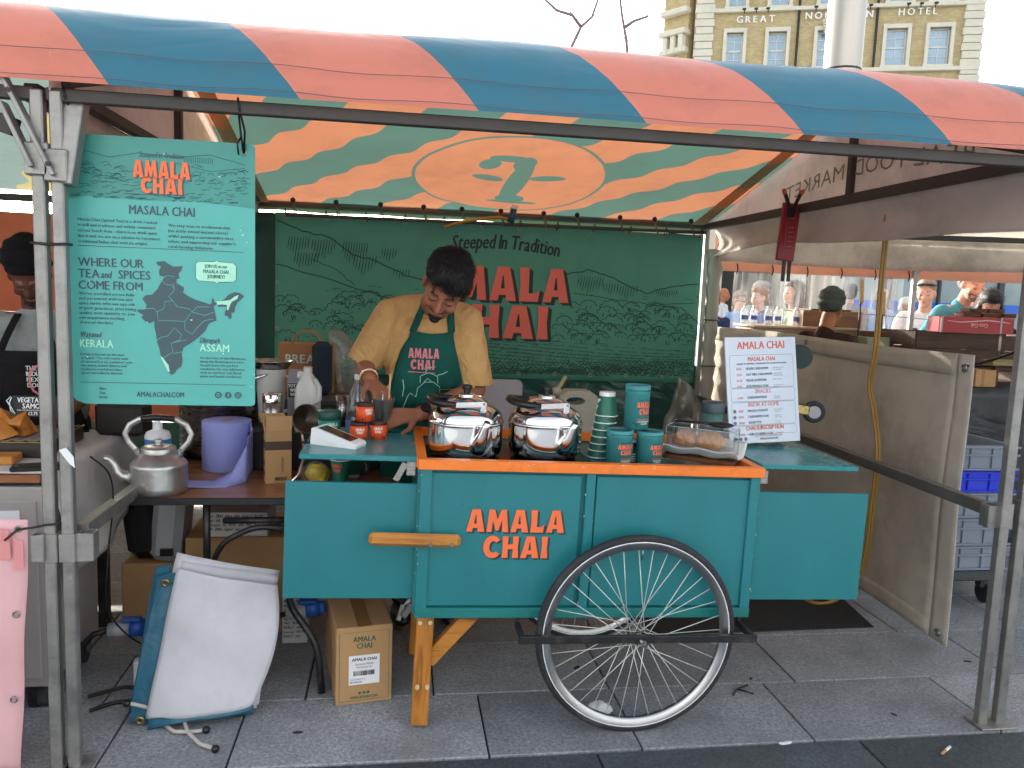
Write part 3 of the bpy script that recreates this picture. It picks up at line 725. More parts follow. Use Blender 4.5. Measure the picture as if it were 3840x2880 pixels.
# side boards hinged open, with table leaves above
B('hinged_panel', (-.808, -.255, .637), (.436, .018, .397), M_TEAL); B('hinged_panel', (.829, -.255, .635), (.425, .018, .400), M_TEAL)
B('table_leaf', (-.790, .0, .919), (.392, .52, .018), M_TEALTOP, ch=.003); B('table_leaf', (.812, .0, .924), (.375, .50, .018), M_TEALTOP, ch=.003)
for xx in (-.62, .64):
    g = MB(); g.box((xx, -.24, .885), (.03, .006, .05), None, 0, .001); g.bar((xx - .02, -.235, .90), (xx - .05, -.235, .84), .004, .02); g.build('hinge', M_STEELB, cart)
    g = MB(); g.bar((xx + (.03 if xx < 0 else .1), .2, .905), (xx + (.05 if xx < 0 else .1), .2, .45), .02, .02); g.build('leaf_stay', M_GALV, cart)
for xx in (.66, .70, .74):
    g = MB(); g.cyl((xx, .05, .91), (xx, .05, .45), .012, n=10); g.build('steel_pole', M_GALV, cart)
# pull handle
g = MB(); g.bar((-.75, y0 - .026, .667), (-.448, y0 - .026, .662), .03, .044, ch=.012); hd = g.build('pull_handle', M_WOODX, cart)
for xx in (-.548, -.478): h = MB(); h.cyl((xx, y0 - .046, .654), (xx, y0 - .04, .654), .0065, n=12); h.build('bolt', M_BOLT, hd)
# lettering on the front
g = MB(); cp = plane3((0, y0 + .0045, 0), (1, 0, 0), (0, 0, 1), 0)
put_logo(g, 'AMALA', cp, -.262, .686, .078, .003, width=.335); put_logo(g, 'CHAI', cp, -.258, .596, .076, .003, width=.222)
g.build('painted_lettering', [M_LOGO_O, M_LOGO_D], cart, label='orange painted letters with dark drop shadow')
# legs and brace
for yy in (-.26, .24):
    g = MB(); g.bar((-.550, yy, .392), (-.556, yy - .02 * (1 if yy < 0 else -1), .0), .058, .05, (0, 1, 0), ch=.003); lg = g.build('leg', M_WOODZ, cart)
    if yy < 0:
        for zz in (.365, .14):
            for dx in (-.018, .016):
                h = MB(); h.cyl((-.55 + dx, yy - .036 - (.012 if zz < .2 else 0), zz), (-.55 + dx, yy - .02, zz), .007, n=10); h.build('screw_plug', M_CHIP, lg)
    g = MB(); g.bar((-.535, yy + .005, .215), (-.375, yy + .005, .400), .05, .036, (0, 1, 0), ch=.002); g.build('brace', M_WOODX, cart)
# wheels
def wheel(yc, parent, full=True):
    R = .352; xc, zc = .168, .353
    def circ(r, y, n=64): return [(xc + r * math.cos(2 * PI * i / n), y, zc + r * math.sin(2 * PI * i / n)) for i in range(n)]
    g = MB()
    for i in range(0): pass
    g.torus((xc, yc, zc), R - .0145, .0145, (0, 1, 0), 72, 12); t = g.build('wheel', M_RUBBER, parent)
    h = MB(); prof = [(R - .026, -.0135), (R - .022, -.0145), (R - .022, .0145), (R - .026, .0135), (R - .046, .0115), (R - .052, .004), (R - .052, -.004), (R - .046, -.0115), (R - .026, -.0135)]
    h.lathe(prof, (xc, yc, zc), 72, 0, True, Matrix.Rotation(PI / 2, 3, 'X')); h.build('rim', M_RIM, t)
    for s in (-1, 1):
        w = MB(); w.torus((xc, yc + s * .0135, zc), R - .0235, .0020, (0, 1, 0), 72, 6); w.build('reflective_line', M_WHITE, t)
    b = MB(); b.cyl((xc, yc - .035, zc), (xc, yc + .035, zc), .017, n=16); b.cyl((xc, yc - .032, zc), (xc, yc - .026, zc), .026, n=18); b.cyl((xc, yc + .026, zc), (xc, yc + .032, zc), .026, n=18); b.cyl((xc, yc - .075, zc), (xc, yc + .05, zc), .0055, n=8); b.build('hub', M_STEELB, t)
    for i in range(36):
        a = 2 * PI * i / 36 + .05; s = -1 if i % 2 else 1; cross = .95 if (i // 2) % 2 else -.95
        a2 = a + cross; sp = MB()
        sp.cyl((xc + .025 * math.cos(a2), yc + s * .029, zc + .025 * math.sin(a2)), (xc + (R - .05) * math.cos(a), yc, zc + (R - .05) * math.sin(a)), .0016, n=5); sp.build('spoke', M_SPOKE, t)
    vlv = MB(); vlv.cyl((xc, yc, zc + R - .05), (xc, yc, zc + R - .09), .003, n=6); vlv.build('valve', M_BOLT, t)
    return t
wheel(-.365, cart); wheel(.365, cart)
for yy, s in ((-.412, 1), (.412, -1)):
    g = MB(); g.box((.168, yy, .357), (.83, .016, .026), None, 0, .002); bb = g.build('axle_bar', M_BLACK, cart)
    g = MB(); g.cyl((.178, yy - .03, .345), (.178, yy + .0, .345), .007, n=8); g.cyl((.178, yy - .018, .345), (.178, yy - .008, .345), .0115, n=6); g.build('axle_nut', M_BOLT, bb)
    for xx in (-.235, .572):
        g = MB(); g.bar((xx, yy + s * .005, .357), (xx, yy + s * .13, .357), .014, .022); g.bar((xx, yy + s * .125, .36), (xx, yy + s * .125, .395), .014, .014); g.build('axle_arm', M_BLACK, cart)
cart.location = (0, 0, 0); del cart['_local']; cart.location = (.66, 2.86, 0); cart.rotation_euler = (0, .021, 0)

# ---------------------------------------------------------------- things on the cart
hob = thing('induction_hob', 'black double hob under the two steel kettles', 'hob', (.40, 2.82, .89))
g = MB(); g.box((.40, 2.82, .8975), (.60, .36, .022), None, 0, .004); g.build('glass_top', mat('hob_glass', '#0d0e10', .08), hob)
g = MB(); g.box((.40, 2.82, .884), (.59, .35, .006), None, 0, .001); g.build('base', M_BPLAST, hob)

def steel_kettle(loc, rz, label):
    t = thing('kettle', label, 'kettle', local=True, group='steel kettles on the hob')
    g = MB(); g.lathe([(0, 0), (.10, 0), (.120, .006), (.1275, .016), (.1315, .030), (.1333, .043), (.1338, .052), (.1340, .058), (.1340, .085), (.1340, .108), (.1340, .1165), (.1342, .1185), (.1362, .1200), (.1366, .1230), (.1362, .1262), (.1342, .1275), (.1330, .1300), (.1312, .1380), (.1285, .146), (.1235, .156), (.117, .163), (.098, .176), (.076, .184), (.072, .184)], n=56); bd = g.build('body', M_STEEL, t)
    g = MB(); g.lathe([(.078, .183), (.0785, .187), (.074, .190), (.070, .197), (.056, .207), (.036, .213), (.0, .214)], n=48); ld = g.build('lid', M_STEEL, t)
    g = MB(); g.lathe([(.030, .213), (.032, .217), (.030, .221), (.012, .222)], n=24); g.build('knob_plate', M_STEEL, ld)
    g = MB(); g.lathe([(.012, .221), (.0125, .232), (.017, .240), (.0185, .247), (.016, .253), (.0, .254)], n=20); g.build('knob', M_BPLAST, ld)
    pts = [Vector((.028, -.128, .048)), Vector((.034, -.150, .068)), Vector((.042, -.166, .098)), Vector((.050, -.176, .130)), Vector((.056, -.182, .148))]
    g = MB(); g.tube(pts, [.030, .027, .019, .0135, .0115], 18); sp = g.build('spout', M_STEEL, t)
    g = MB(); d = (pts[-1] - pts[-2]).normalized(); g.cyl(pts[-1] - d * .004, pts[-1] + d * .0015, .0102, n=14); g.build('spout_mouth', M_BPLAST, sp)
    for s in (-1, 1):
        g = MB(); g.box((.052, s * .088, .188), (.022, .006, .034), None, 0, .002); lug = g.build('handle_lug', M_STEEL, t)
        h = MB(); h.cyl((.052, s * .084, .197), (.052, s * .096, .197), .005, n=10); h.build('rivet', M_BOLT, lug)
        g = MB(); g.bar((.056, s * .094, .197), (-.052, s * .092, .192), .003, .019, ch=.0012); g.build('handle_strap', M_STEEL, t)
    g = MB(); g.tube([(-.045, -.092, .192), (-.085, -.090, .195), (-.118, -.066, .200), (-.130, -.03, .203), (-.132, .0, .204), (-.130, .03, .203), (-.118, .066, .200), (-.085, .090, .195), (-.045, .092, .192)], [.011, .013, .014, .0145, .0145, .0145, .014, .013, .011], 12); g.build('grip', M_BPLAST, t)
    return place(t, loc, rz)
k1 = steel_kettle((.2555, 2.80, .909), 0, 'left polished steel kettle with black knob, beside the vendor')
k2 = copy_tree(k1, (.546, 2.80, .909), .08, 'right polished steel kettle with black knob, beside the green cup stack')

# paper canisters
M_CANT = mat('teal_canister_paper', '#3f8f90', .6, var=.06, scale=30); M_CANTOP = mat('canister_lid_dark', '#24555c', .6)
M_CORAL = mat('coral_print', '#f0704c', .6, var=.03); M_INK = mat('dark_teal_ink', '#1f4f55', .6); M_PALE = mat('pale_print', '#d8e6e0', .6)
def canister(c, r, h, rz, label):
    t = thing('canister', label, 'canister', c, 'stacked teal tea canisters')
    x, y, z = c
    g = MB(); g.lathe([(0, z), (r, z), (r, z + h * .80), (r + .001, z + h * .805), (r + .001, z + h), (r - .003, z + h), (r - .004, z + h - .004), (0, z + h - .004)], (x, y, 0), 36); g.build('tube', M_CANT, t)
    g = MB(); g.lathe([(r * .82, z + h - .0035), (0, z + h - .0032)], (x, y, 0), 24); g.build('lid_label', M_CANTOP, t)
    a = -PI / 2 + rz; s = h / .16
    o = MB(); f = cyl3((x, y, 0), r, z, a)
    put_logo(o, 'AMALA', f, 0, h * .50, .021 * s, .0004, width=r * 1.35); put_logo(o, 'CHAI', f, 0, h * .345, .021 * s, .0004, width=r * .95); o.build('brand_print', [M_CORAL, M_INK], t)
    o = MB(); put_text(o, 'Steeped in Tradition', f, 0, h * .66, .0065 * s, 0, .7, 'c', .2); put_text(o, 'GROWN WITH LOVE AND HAND-PICKED IN INDIA', cyl3((x, y, 0), r + .001, z, a), 0, h * .87, .0062 * s, 1, .7, 'c')
    o.poly([[(-r * .45, h * .09), (r * .45, h * .09), (r * .5, h * .2), (r * .3, h * .27), (0, h * .285), (-r * .3, h * .27), (-r * .5, h * .2)]], f)
    for sx in (-1, 1):
        for k in range(3): o.poly([[(sx * r * (.62 + .13 * k), h * (.05 + .03 * k)), (sx * r * (.70 + .13 * k), h * (.08 + .03 * k)), (sx * r * (.64 + .13 * k), h * (.15 + .02 * k)), (sx * r * (.57 + .13 * k), h * (.11 + .02 * k))]], f)
    o.build('ink_print', M_INK, t)
    o = MB(); put_text(o, 'MASALA CHAI KIT', cyl3((x, y, 0), r + .0006, z, a), 0, h * .215, .006 * s, 1, .75, 'c'); o.build('coral_print', M_CORAL, t)
    o = MB(); put_text(o, 'CARDAMOM MASALA', cyl3((x, y, 0), r + .0006, z, a), 0, h * .165, .005 * s, 1, .75, 'c'); put_text(o, 'ASSAM TEA', cyl3((x, y, 0), r + .0006, z, a), 0, h * .115, .005 * s, 1, .75, 'c'); o.build('pale_print', M_PALE, t)
    return t
canister((.806, 2.72, .891), .0475, .130, .30, 'lower left teal tea canister in front of the green cups')
canister((.922, 2.73, .891), .0475, .125, .42, 'lower right teal tea canister beside the pastry box')
canister((.876, 2.76, 1.0215), .0445, .158, .38, 'tall teal tea canister balanced on top of two others')

# stack of paper cups, upside down
M_CUP = mat('green_paper_cup', '#1d6b58', .45, var=.08, scale=20); M_CUPW = mat('white_cup_rim', '#e8e6e0', .5, var=.03)
def paper_cup(c, label, h=.092, group='green paper cups', upside=True, lean=(0, 0)):
    t = thing('paper_cup', label, 'cup', c, group)
    x, y, z = c; rt, rb = .0405, .028
    f = (lambda q: z + h - q) if upside else (lambda q: z + q)
    pr = [(rb, 0), (rb + .0008, .012), (rt, h - .003)]; pr2 = [(rb, f(q)) if 0 else (r, f(q)) for r, q in pr]
    g = MB(); g.lathe(pr2 if not upside else pr2[::-1], (x, y, 0), 28); sl = g.build('sleeve', M_CUP, t)
    g = MB(); g.torus((x, y, f(h - .003)), rt + .0005, .0024, (0, 0, 1), 32, 8); g.build('rolled_rim', M_CUPW, t)
    g = MB(); b = [(0, f(.001)), (rb + .0012, f(.001)), (rb + .0022, f(.016))]; g.lathe(b if not upside else b[::-1], (x, y, 0), 28); g.build('base_band', M_CUPW, t)
    return t
CUPN = ['bottom', 'second', 'third', 'fourth', 'fifth', 'sixth', 'topmost']
for i in range(7):
    paper_cup((.762 + i * .0035, 2.845 - i * .002, .893 + i * .0265), '%s upturned green paper cup of the stack behind the canisters' % CUPN[i])
for i in range(4):
    paper_cup((.868, 2.80, .893 + i * .0085), '%s green paper cup of the low stack between the canisters' % ['bottom', 'second', 'third', 'top'][i], h=.06)

# pastry box: white paper lined tray with clear acrylic cover and a braided bun
M_ACR = clear('acrylic', (.97, .98, .98), .10, .03); M_PAPER = mat('white_greaseproof', '#d8d8d6', .7, var=.05, scale=12, bmp=.2, bscale=30)
def rotA(p, c, a): q = rotz(a) @ (Vector(p) - Vector(c)); return Vector(c) + q
pc = Vector((1.135, 2.76, .905)); pa = -.62
P = lambda x, y, z: pc + rotz(pa) @ Vector((x * .88, y * .9, 0)) + Vector((0, 0, z))
pst = thing('pastry_tray', 'pastry tray lined with white paper under a clear acrylic cover', 'tray', pc)
g = MB(); g.box(P(0, 0, .008), (.264, .135, .016), rotz(pa), 0, .003); g.build('base', mat('rust_wicker', '#6a3a1c', .8, bmp=.6, bscale=120), pst)
def liner(u, v):
    x = -.165 + .33 * u; y = (v - .5) * .25; e = abs(v - .5) * 2
    return P(x, y * (1 if v > .5 else 1), .022 + .052 * max(0, e - .45) * (1.3 if v < .5 else 1.6) + .004 * math.sin(u * 14 + v * 5))
g = MB(); g.grid(24, 16, liner, 0, True, .0008); g.build('paper_liner', M_PAPER, pst)
cz0, cz1 = .024, .118
for (a, b) in (((-.14, -.062), (.14, -.062)), ((.14, -.062), (.14, .062)), ((.14, .062), (-.14, .062)), ((-.14, .062), (-.14, -.062))):
    g = MB(); p0, p1 = P(*a, cz0), P(*b, cz0); up = Vector((0, 0, cz1 - cz0)); g.bar((p0 + p1) / 2 + up * 0 + Vector((0, 0, .0)), (p0 + p1) / 2 + up, .0025, (p1 - p0).length, up=(p1 - p0).normalized()); g.build('acrylic_side', M_ACR, pst)
g = MB(); g.box(P(0, 0, cz1 + .0015), (.248, .113, .0025), rotz(pa)); g.build('acrylic_top', M_ACR, pst)
M_EDGE = mat('acrylic_edge', '#aeb4b8', .2)
cs = [(-.14, -.062), (.14, -.062), (.14, .062), (-.14, .062)]
for i in range(4):
    a, b = cs[i], cs[(i + 1) % 4]
    g = MB(); g.cyl(P(*a, cz1 + .003), P(*b, cz1 + .003), .0014, n=5); g.build('acrylic_edge', M_EDGE, pst)
    g = MB(); g.cyl(P(*a, cz0), P(*a, cz1), .0014, n=5); g.build('acrylic_edge', M_EDGE, pst)
M_BUN = mat('baked_bun', '#b98048', .5, var=.35, scale=22, dirt='#e3cfa4', dirt_amt=.95, dirt_scale=16, bmp=.15, bscale=40)
def bun(c, a, s, label):
    t = thing('cardamom_bun', label, 'bun', c, 'buns in the pastry tray'); c = Vector(c)
    ax = rotz(pa + .1 * a) @ Vector((1, 0, 0)); sd = Vector((-ax.y, ax.x, 0))
    for k in range(4):          # plaited strands
        g = MB(); pts = []
        for i in range(17):
            u = i / 16; f_ = u * 7.5 + k * PI / 2 + a; e = math.sin(PI * u) ** .5
            pts.append(c + ax * ((u - .5) * .088 * s) + sd * (.024 * s * e * math.cos(f_)) + Vector((0, 0, s * (.020 + .020 * e * math.sin(f_) * .8 + .018 * e))))
        g.tube(pts, [s * (.006 + .0105 * math.sin(PI * i / 16) ** .6) for i in range(17)], 9); g.build('dough_twist', M_BUN, t)
    return t
bun(P(-.07, 0, .034), .3, 1.05, 'golden braided bun at the back of the tray'); bun(P(.035, -.008, .034), 1.4, 1.15, 'golden braided bun at the front of the tray')
tg = thing('serving_tongs', 'black serving tongs lying on the acrylic cover', 'tongs', P(0, .0, cz1 + .004))
for s in (-1, 1):
    g = MB(); g.tube([P(-.13, .035 + s * .004, cz1 + .012), P(-.03, .03 + s * .009, cz1 + .014), P(.03, .026 + s * .012, cz1 + .014)], .004, 8); g.build('arm', M_BPLAST, tg)
    g = MB(); st = len(g.v); g.ell(P(.07, .022 + s * .013, cz1 + .016), (.045, .016, .009), rotz(pa), 14, 8); g.noisy(.002, 90, s); g.build('jaw', M_BPLAST, tg)
g = MB(); g.cyl(P(-.13, .035, cz1 + .006), P(-.13, .035, cz1 + .018), .007, n=10); g.build('hinge', M_STEELB, tg)

# menu board on the right leaf
M_MENU = mat('glossy_menu_card', '#ccd6e2', .12, var=.02, scale=3); M_MRED = mat('menu_red_print', '#d9694f', .4); M_MPINK = mat('menu_pink_print', '#d98f92', .4); M_MBLUE = mat('menu_blue_print', '#54717c', .4)
mu = Vector((1.0, .12, 0)).normalized(); mv = Vector((.055, .16, 1)).normalized(); mo = Vector((1.321, 2.93, .930))
menu = thing('menu_board', 'glossy white menu board with red headings standing on the right table leaf', 'menu board', mo)
mv = (mv - mu * (mv.dot(mu) + .045)).normalized(); mu = (mu - mv * mu.dot(mv)).normalized()
mf = plane3(mo, mu, mv, 0); MW, MH = .322, .425
g = MB(); g.poly([[(0, 0), (MW, -.005), (MW, MH - .005), (0, MH)]], lambda x, y, d: mf(x, y, d), .008); g.build('card', M_MENU, menu)
g = MB(); g.poly([[(.05, 0), (.22, 0), (.14, .26)]], lambda x, y, d: mf(x, y, d - .012) + Vector((0, .10 * (1 - y / .26), 0)), .003); g.build('easel_strut', M_PAPER, menu)
mt = plane3(mo, mu, mv, .0012)
R1 = MB(); R2 = MB(); R3 = MB()
put_text(R1, 'AMALA CHAI', mt, MW / 2, .376, .030, 1, .9, 'c', fit=.215)
sect = [('MASALA CHAI', .343, [('£3.95', 'HOUSE CARDAMOM', 'Caramel notes spiced', 'Cardamom blend'), ('£3.95', 'OAT MILK CARDAMOM', 'Vegan alternative', 'to house cardamom'), ('£4.50', 'KESAR (SAFFRON)', 'Floral and delicate', ''), ('£4.10', 'ICED MASALA CHAI', 'Slow milk base, oat or', 'blended chai')]),
        ('SNACKS', .213, [('£3.80', 'CARDAMOM BUN', 'Our golden', 'sweet pastry')]), ('BREW AT HOME', .160, [('£11.50', 'MASALA CHAI KIT', 'Brew your own', 'masala chai'), ('£11.50', 'CARDAMOM CHAI', 'Loose spice', 'with no sugar'), ('£10.00', 'ASSAM TEA', 'Loose leaf', 'from Assam')]), ('CHAI SUBSCRIPTION', .066, [('£2.00', "CHILLY'S SERIES 2 CUP", 'Take with you', '')])]
for hd_, yy, items in sect:
    RH = MB(); put_text(RH, hd_, mt, MW * .5, yy - .016, .0165, 1, .78, 'c'); RH.build('heading_print', M_MRED if hd_ in ('MASALA CHAI', 'CHAI SUBSCRIPTION') else M_MPINK, menu)
    for k, (pr, nm, d1, d2) in enumerate(items):
        q = yy - .037 - k * .0235 - (.014 if hd_ == 'MASALA CHAI' else 0)
        put_text(R2, pr, mt, .045, q, .0088, 1, .8); put_text(R3, nm, mt, .088, q, .0096, 1, .78); put_text(R3, d1, mt, .21, q + .004, .0048, 0, .8); put_text(R3, d2, mt, .21, q - .004, .0048, 0, .8)
        if hd_.startswith('BREW'): R3.poly([arc(.028, q + .004, .0075, .0075, 0, 330, 11)], mt)
put_text(R3, 'ORGANIC TEA AND SPICES - GROWN WITH LOVE & HAND-PICKED IN INDIA', mt, MW / 2, .3135, .006, 1, .75, 'c', .2)
put_text(R2, 'ASK US ABOUT OUR CHAI BREWING CLASSES', mt, MW * .55, .0225, .0055, 1, .75, 'c'); put_text(R3, 'AMALACHAI.COM', mt, MW * .55, .0095, .0085, 1, .8, 'c')
for k in range(3): R3.poly([arc(.028 + .022 * k, .016, .0072, .0072, 0, 330, 11)], mt)
for (a, b) in ((.222, .352), (.166, .218), (.072, .162), (.034, .068)):
    c = [(.016, a + .006), (.022, a), (MW - .022, a - .003), (MW - .016, a + .003), (MW - .016, b - .008), (MW - .022, b - .002), (.022, b), (.016, b - .006), (.016, a + .006)]
    stroke(R3, c, .0011, mt)
R1.build('title_print', M_MRED, menu); R2.build('pink_print', M_MPINK, menu); R3.build('blue_print', M_MBLUE, menu)
# grey green storage jar behind the pastry tray
jar = thing('storage_jar', 'grey green storage jar with screw lid beside the menu board', 'jar', (1.235, 2.97, .93))
g = MB(); g.lathe([(0, .9345), (.04, .9345), (.043, .95), (.043, 1.055), (.0, 1.055)], (1.262, 2.98, 0), 28); g.build('jar_body', mat('grey_green_jar', '#476a68', .35), jar)
g = MB(); g.lathe([(.046, 1.050), (.047, 1.085), (.044, 1.092), (0, 1.094)], (1.262, 2.98, 0), 28); g.build('lid', mat('jar_lid', '#3a4d52', .4), jar)
# card reader, orange tins, green tub on the left leaf
ZL = .9425
rd = thing('card_reader', 'white wedge shaped card reader with dark touch screen', 'card reader', (-.20, 2.74, ZL)); ra = -.42
Q = lambda x, y, z: Vector((-.195, 2.765, ZL)) + rotz(ra) @ Vector((x, y, 0)) + Vector((0, 0, z))
g = MB(); sec = [(-.085, .0), (.088, .0), (.092, .012), (.086, .020), (-.068, .066), (-.080, .062)]
vs = [Q(x, -.038, z) for x, z in sec] + [Q(x, .038, z) for x, z in sec]; n = len(sec)
g.add(vs, [tuple(range(n)), tuple(range(2 * n - 1, n - 1, -1))] + [(i, n + i, n + (i + 1) % n, (i + 1) % n) for i in range(n)]); g.build('case', M_WHITE, rd)
g = MB(); dd = Vector((.154, 0, -.046)).normalized()
g.add([Q(-.058, -.031, .0640), Q(.066, -.031, .0270), Q(.066, .031, .0270), Q(-.058, .031, .0640)], [(0, 1, 2, 3)]); g.build('screen', mat('reader_screen', '#1a2220', .08), rd)
g = MB(); g.tube([Q(-.083, -.01, .012), Q(-.12, -.03, .006), Q(-.135, .02, .004), Q(-.11, .06, .004), Q(-.06, .09, .004)], .003, 6); g.build('cable', M_BPLAST, rd)
M_TIN = mat('orange_tin_paper', '#e2531f', .45, var=.08, scale=40); M_TINL = mat('brown_tin_lid', '#3a2422', .5)
def tin(c, a, label):
    t = thing('spice_tin', label, 'tin', c, 'orange spice tins'); x, y, z = c; r, h = .0315, .066
    g = MB(); g.lathe([(0, z), (r, z), (r, z + h - .012), (0, z + h - .012)], (x, y, 0), 28); g.build('tube', M_TIN, t)
    g = MB(); g.lathe([(r - .001, z + h - .012), (r + .001, z + h - .011), (r + .001, z + h), (r - .004, z + h), (r - .005, z + h - .003), (0, z + h - .003)], (x, y, 0), 28); g.build('lid', M_TINL, t)
    f = cyl3(c, r, z, -PI / 2 + a); o = MB()
    put_logo(o, 'AMALA', f, 0, .038, .0095, .0003, 0, 0, None, width=.031); put_logo(o, 'CHAI', f, 0, .0265, .0095, .0003, 0, 0, None, width=.022); o.build('name_print', M_PALE, t)
    o = MB(); o.poly([[(-.014, .006), (.014, .006), (.015, .017), (.0, .021), (-.015, .017)]], f)
    for k in (-1, 1): o.poly([[(k * .022, .004), (k * .028, .008), (k * .024, .014), (k * .018, .009)]], f)
    o.build('dark_print', M_TINL, t); return t
tin((-.128, 2.88, ZL), .2, 'lower left orange spice tin next to the card reader'); tin((-.058, 2.905, ZL), .0, "lower right orange spice tin by the vendor's hand"); tin((-.108, 2.91, ZL + .0665), .55, 'upper orange spice tin stacked on two others')
M_TUBG = mat('green_tub', '#1f8a72', .4, var=.05); M_TUBL = mat('dark_green_lid', '#1b4d45', .45)
tub = thing('tea_tub', 'green tea tub with dark green lid behind the card reader', 'tub', (-.245, 3.0, ZL))
g = MB(); g.lathe([(0, ZL), (.040, ZL), (.041, ZL + .055), (0, ZL + .055)], (-.242, 3.0, 0), 30); g.build('tub_body', M_TUBG, tub)
g = MB(); g.lathe([(.040, ZL + .053), (.0435, ZL + .056), (.0435, ZL + .083), (.040, ZL + .088), (0, ZL + .088)], (-.242, 3.0, 0), 30); g.build('lid', M_TUBL, tub)
o = MB(); f = cyl3((-.242, 3.0, 0), .0412, ZL, -PI / 2 + .35); put_logo(o, 'AMALA', f, 0, .034, .0125, .0003, 0, 0, None, width=.042); put_logo(o, 'CHAI', f, 0, .019, .0125, .0003, 0, 0, None, width=.030); o.build('name_print', M_PALE, tub)
for o in (rd, tub): pass
# ================================================================ back banner
M_BANNER = cloth('green_banner_vinyl', '#569a86', .04, .55, .12, 1.2, '#357a69', .5, wr=.3, wrs=1.2, dirt_scale=.9)
M_BINK = mat('banner_dark_ink', '#17493b', .6); M_BRED = mat('banner_coral_print', '#e0705e', .6, var=.04); M_BSH = mat('banner_shadow_print', '#15322c', .6)
bn = thing('banner', 'wide green banner with hillside drawing and coral lettering behind the vendor', 'banner', (.66, 5.36, .9))
def bz(x): return 0.0
def bsurf(x, z): return 5.365 + .010 * math.sin(x * 3.1 + z * 2) + .012 * noise.noise(Vector((x * 1.6, z * 2.2, 4)))
g = MB(); g.grid(60, 24, lambda u, v: ((lambda x, z: (x, bsurf(x, z), z))(-.79 + 2.90 * u, (.912 - .016 * u) + (1.043 + .0 * u) * v)), 0, True, .002, True); g.build('sheet', M_BANNER, bn)
def b3(x, z, d=0.0): return Vector((x, bsurf(x, z) - .0035 - d, z))
ink = MB(); rb = random.Random(11)
def wav(pts, w, amp=.006, n=5, **k):
    o = []
    for (a, b) in zip(pts, pts[1:]):
        for i in range(n): t = i / n; o.append((a[0] + (b[0] - a[0]) * t + rb.uniform(-amp, amp) * .5, a[1] + (b[1] - a[1]) * t + rb.uniform(-amp, amp)))
    o.append(pts[-1]); stroke(ink, o, w, b3, **k)
wav([(-.78, 1.90), (-.62, 1.84), (-.42, 1.80), (-.30, 1.70), (-.12, 1.66), (.05, 1.58), (.28, 1.53)], .008)
wav([(-.78, 1.62), (-.5, 1.55), (-.2, 1.46), (.05, 1.40)], .007); wav([(-.55, 1.66), (-.40, 1.60), (-.28, 1.50)], .005)
wav([(1.12, 1.62), (1.30, 1.665), (1.45, 1.63), (1.62, 1.56), (1.72, 1.52), (1.90, 1.57), (2.09, 1.60)], .008)
wav([(1.20, 1.50), (1.5, 1.47), (1.8, 1.44), (2.09, 1.47)], .005)
def hatch(x, z, n, dx, L, sl=.15):
    for i in range(n):
        l = L * (.5 + .5 * math.sin(PI * (i + .7) / (n + .4))) * rb.uniform(.8, 1.1); stroke(ink, [(x + i * dx, z), (x + i * dx - sl * l * .5, z - l * .5), (x + i * dx - sl * l, z - l)], .006, b3, taper=True)
for a in ((-.70, 1.80, 8, .018, .11), (-.55, 1.79, 9, .018, .12), (-.35, 1.78, 10, .017, .13), (-.66, 1.70, 9, .018, .10), (-.28, 1.70, 8, .02, .12), (-.02, 1.62, 6, .02, .06), (1.24, 1.62, 10, .019, .12), (1.42, 1.58, 6, .02, .07), (1.52, 1.57, 8, .02, .10), (1.80, 1.55, 10, .016, .05), (-.1, 1.75, 6, .018, .08)): hatch(*a)
def cloud(cx, cz, s):
    pts = []; n = rb.randint(4, 7)
    for k in range(n):
        a0 = PI - PI * k / n; a1 = PI - PI * (k + 1) / n
        for j in range(4):
            a = a0 + (a1 - a0) * j / 4; bump_ = 1 + .22 * math.sin(PI * j / 4)
            pts.append((cx + math.cos(a) * s * bump_, cz + math.sin(a) * s * .75 * bump_))
    stroke(ink, pts, .0055, b3)
    for k in range(rb.randint(1, 4)):
        x = cx + rb.uniform(-.5, .5) * s; stroke(ink, [(x, cz + rb.uniform(0, .2) * s), (x + rb.uniform(-.01, .01), cz - .35 * s)], .0045, b3)
for k in range(90):
    x = rb.uniform(1.08, 2.07) if k < 58 else rb.uniform(-.76, .1); z = rb.uniform(1.17, 1.42) if k < 58 else rb.uniform(1.12, 1.42); cloud(x, z, rb.uniform(.03, .075))
for k in range(120):          # short grass strokes in the middle distance
    x = rb.uniform(-.75, 2.08); z = rb.uniform(1.12, 1.5)
    if .15 < x < 1.05: z = rb.uniform(1.10, 1.18)
    l = rb.uniform(.02, .08); stroke(ink, [(x, z), (x + l * .5, z + rb.uniform(-.006, .006)), (x + l, z - .004)], .004, b3, taper=True)
for r_ in range(15):          # tea rows sweeping towards the viewer, leaves as zigzags
    z0 = 1.145 - r_ * .0165; x = -.74 + rb.uniform(0, .05)
    while x < 2.06:
        zz = z0 - .06 * max(0, (x - .9)) * (r_ / 15) + .028 * math.sin(x * 2.2 + r_ * .35) ; h = .004 + .0016 * r_
        if zz > .93 and not (rb.random() < .10):
            pts = [(x + i * h * 1.1, zz + (h * rb.uniform(.3, 1.4) if i % 2 else 0)) for i in range(rb.randint(3, 6))]
            stroke(ink, pts, .0040 + .0001 * r_, b3)
        x += rb.uniform(.018, .034) + .0007 * r_
ink.build('ink_drawing', M_BINK, bn, kind='stuff')
g = MB(); put_logo(g, 'AMALA', b3, .672, 1.435, .228, .004, 0, 1, (.12, -.08), width=.995); put_logo(g, 'CHAI', b3, .66, 1.180, .225, .004, 0, 1, (.12, -.08), width=.745)
g.build('coral_lettering', [M_BRED, M_BSH], bn)
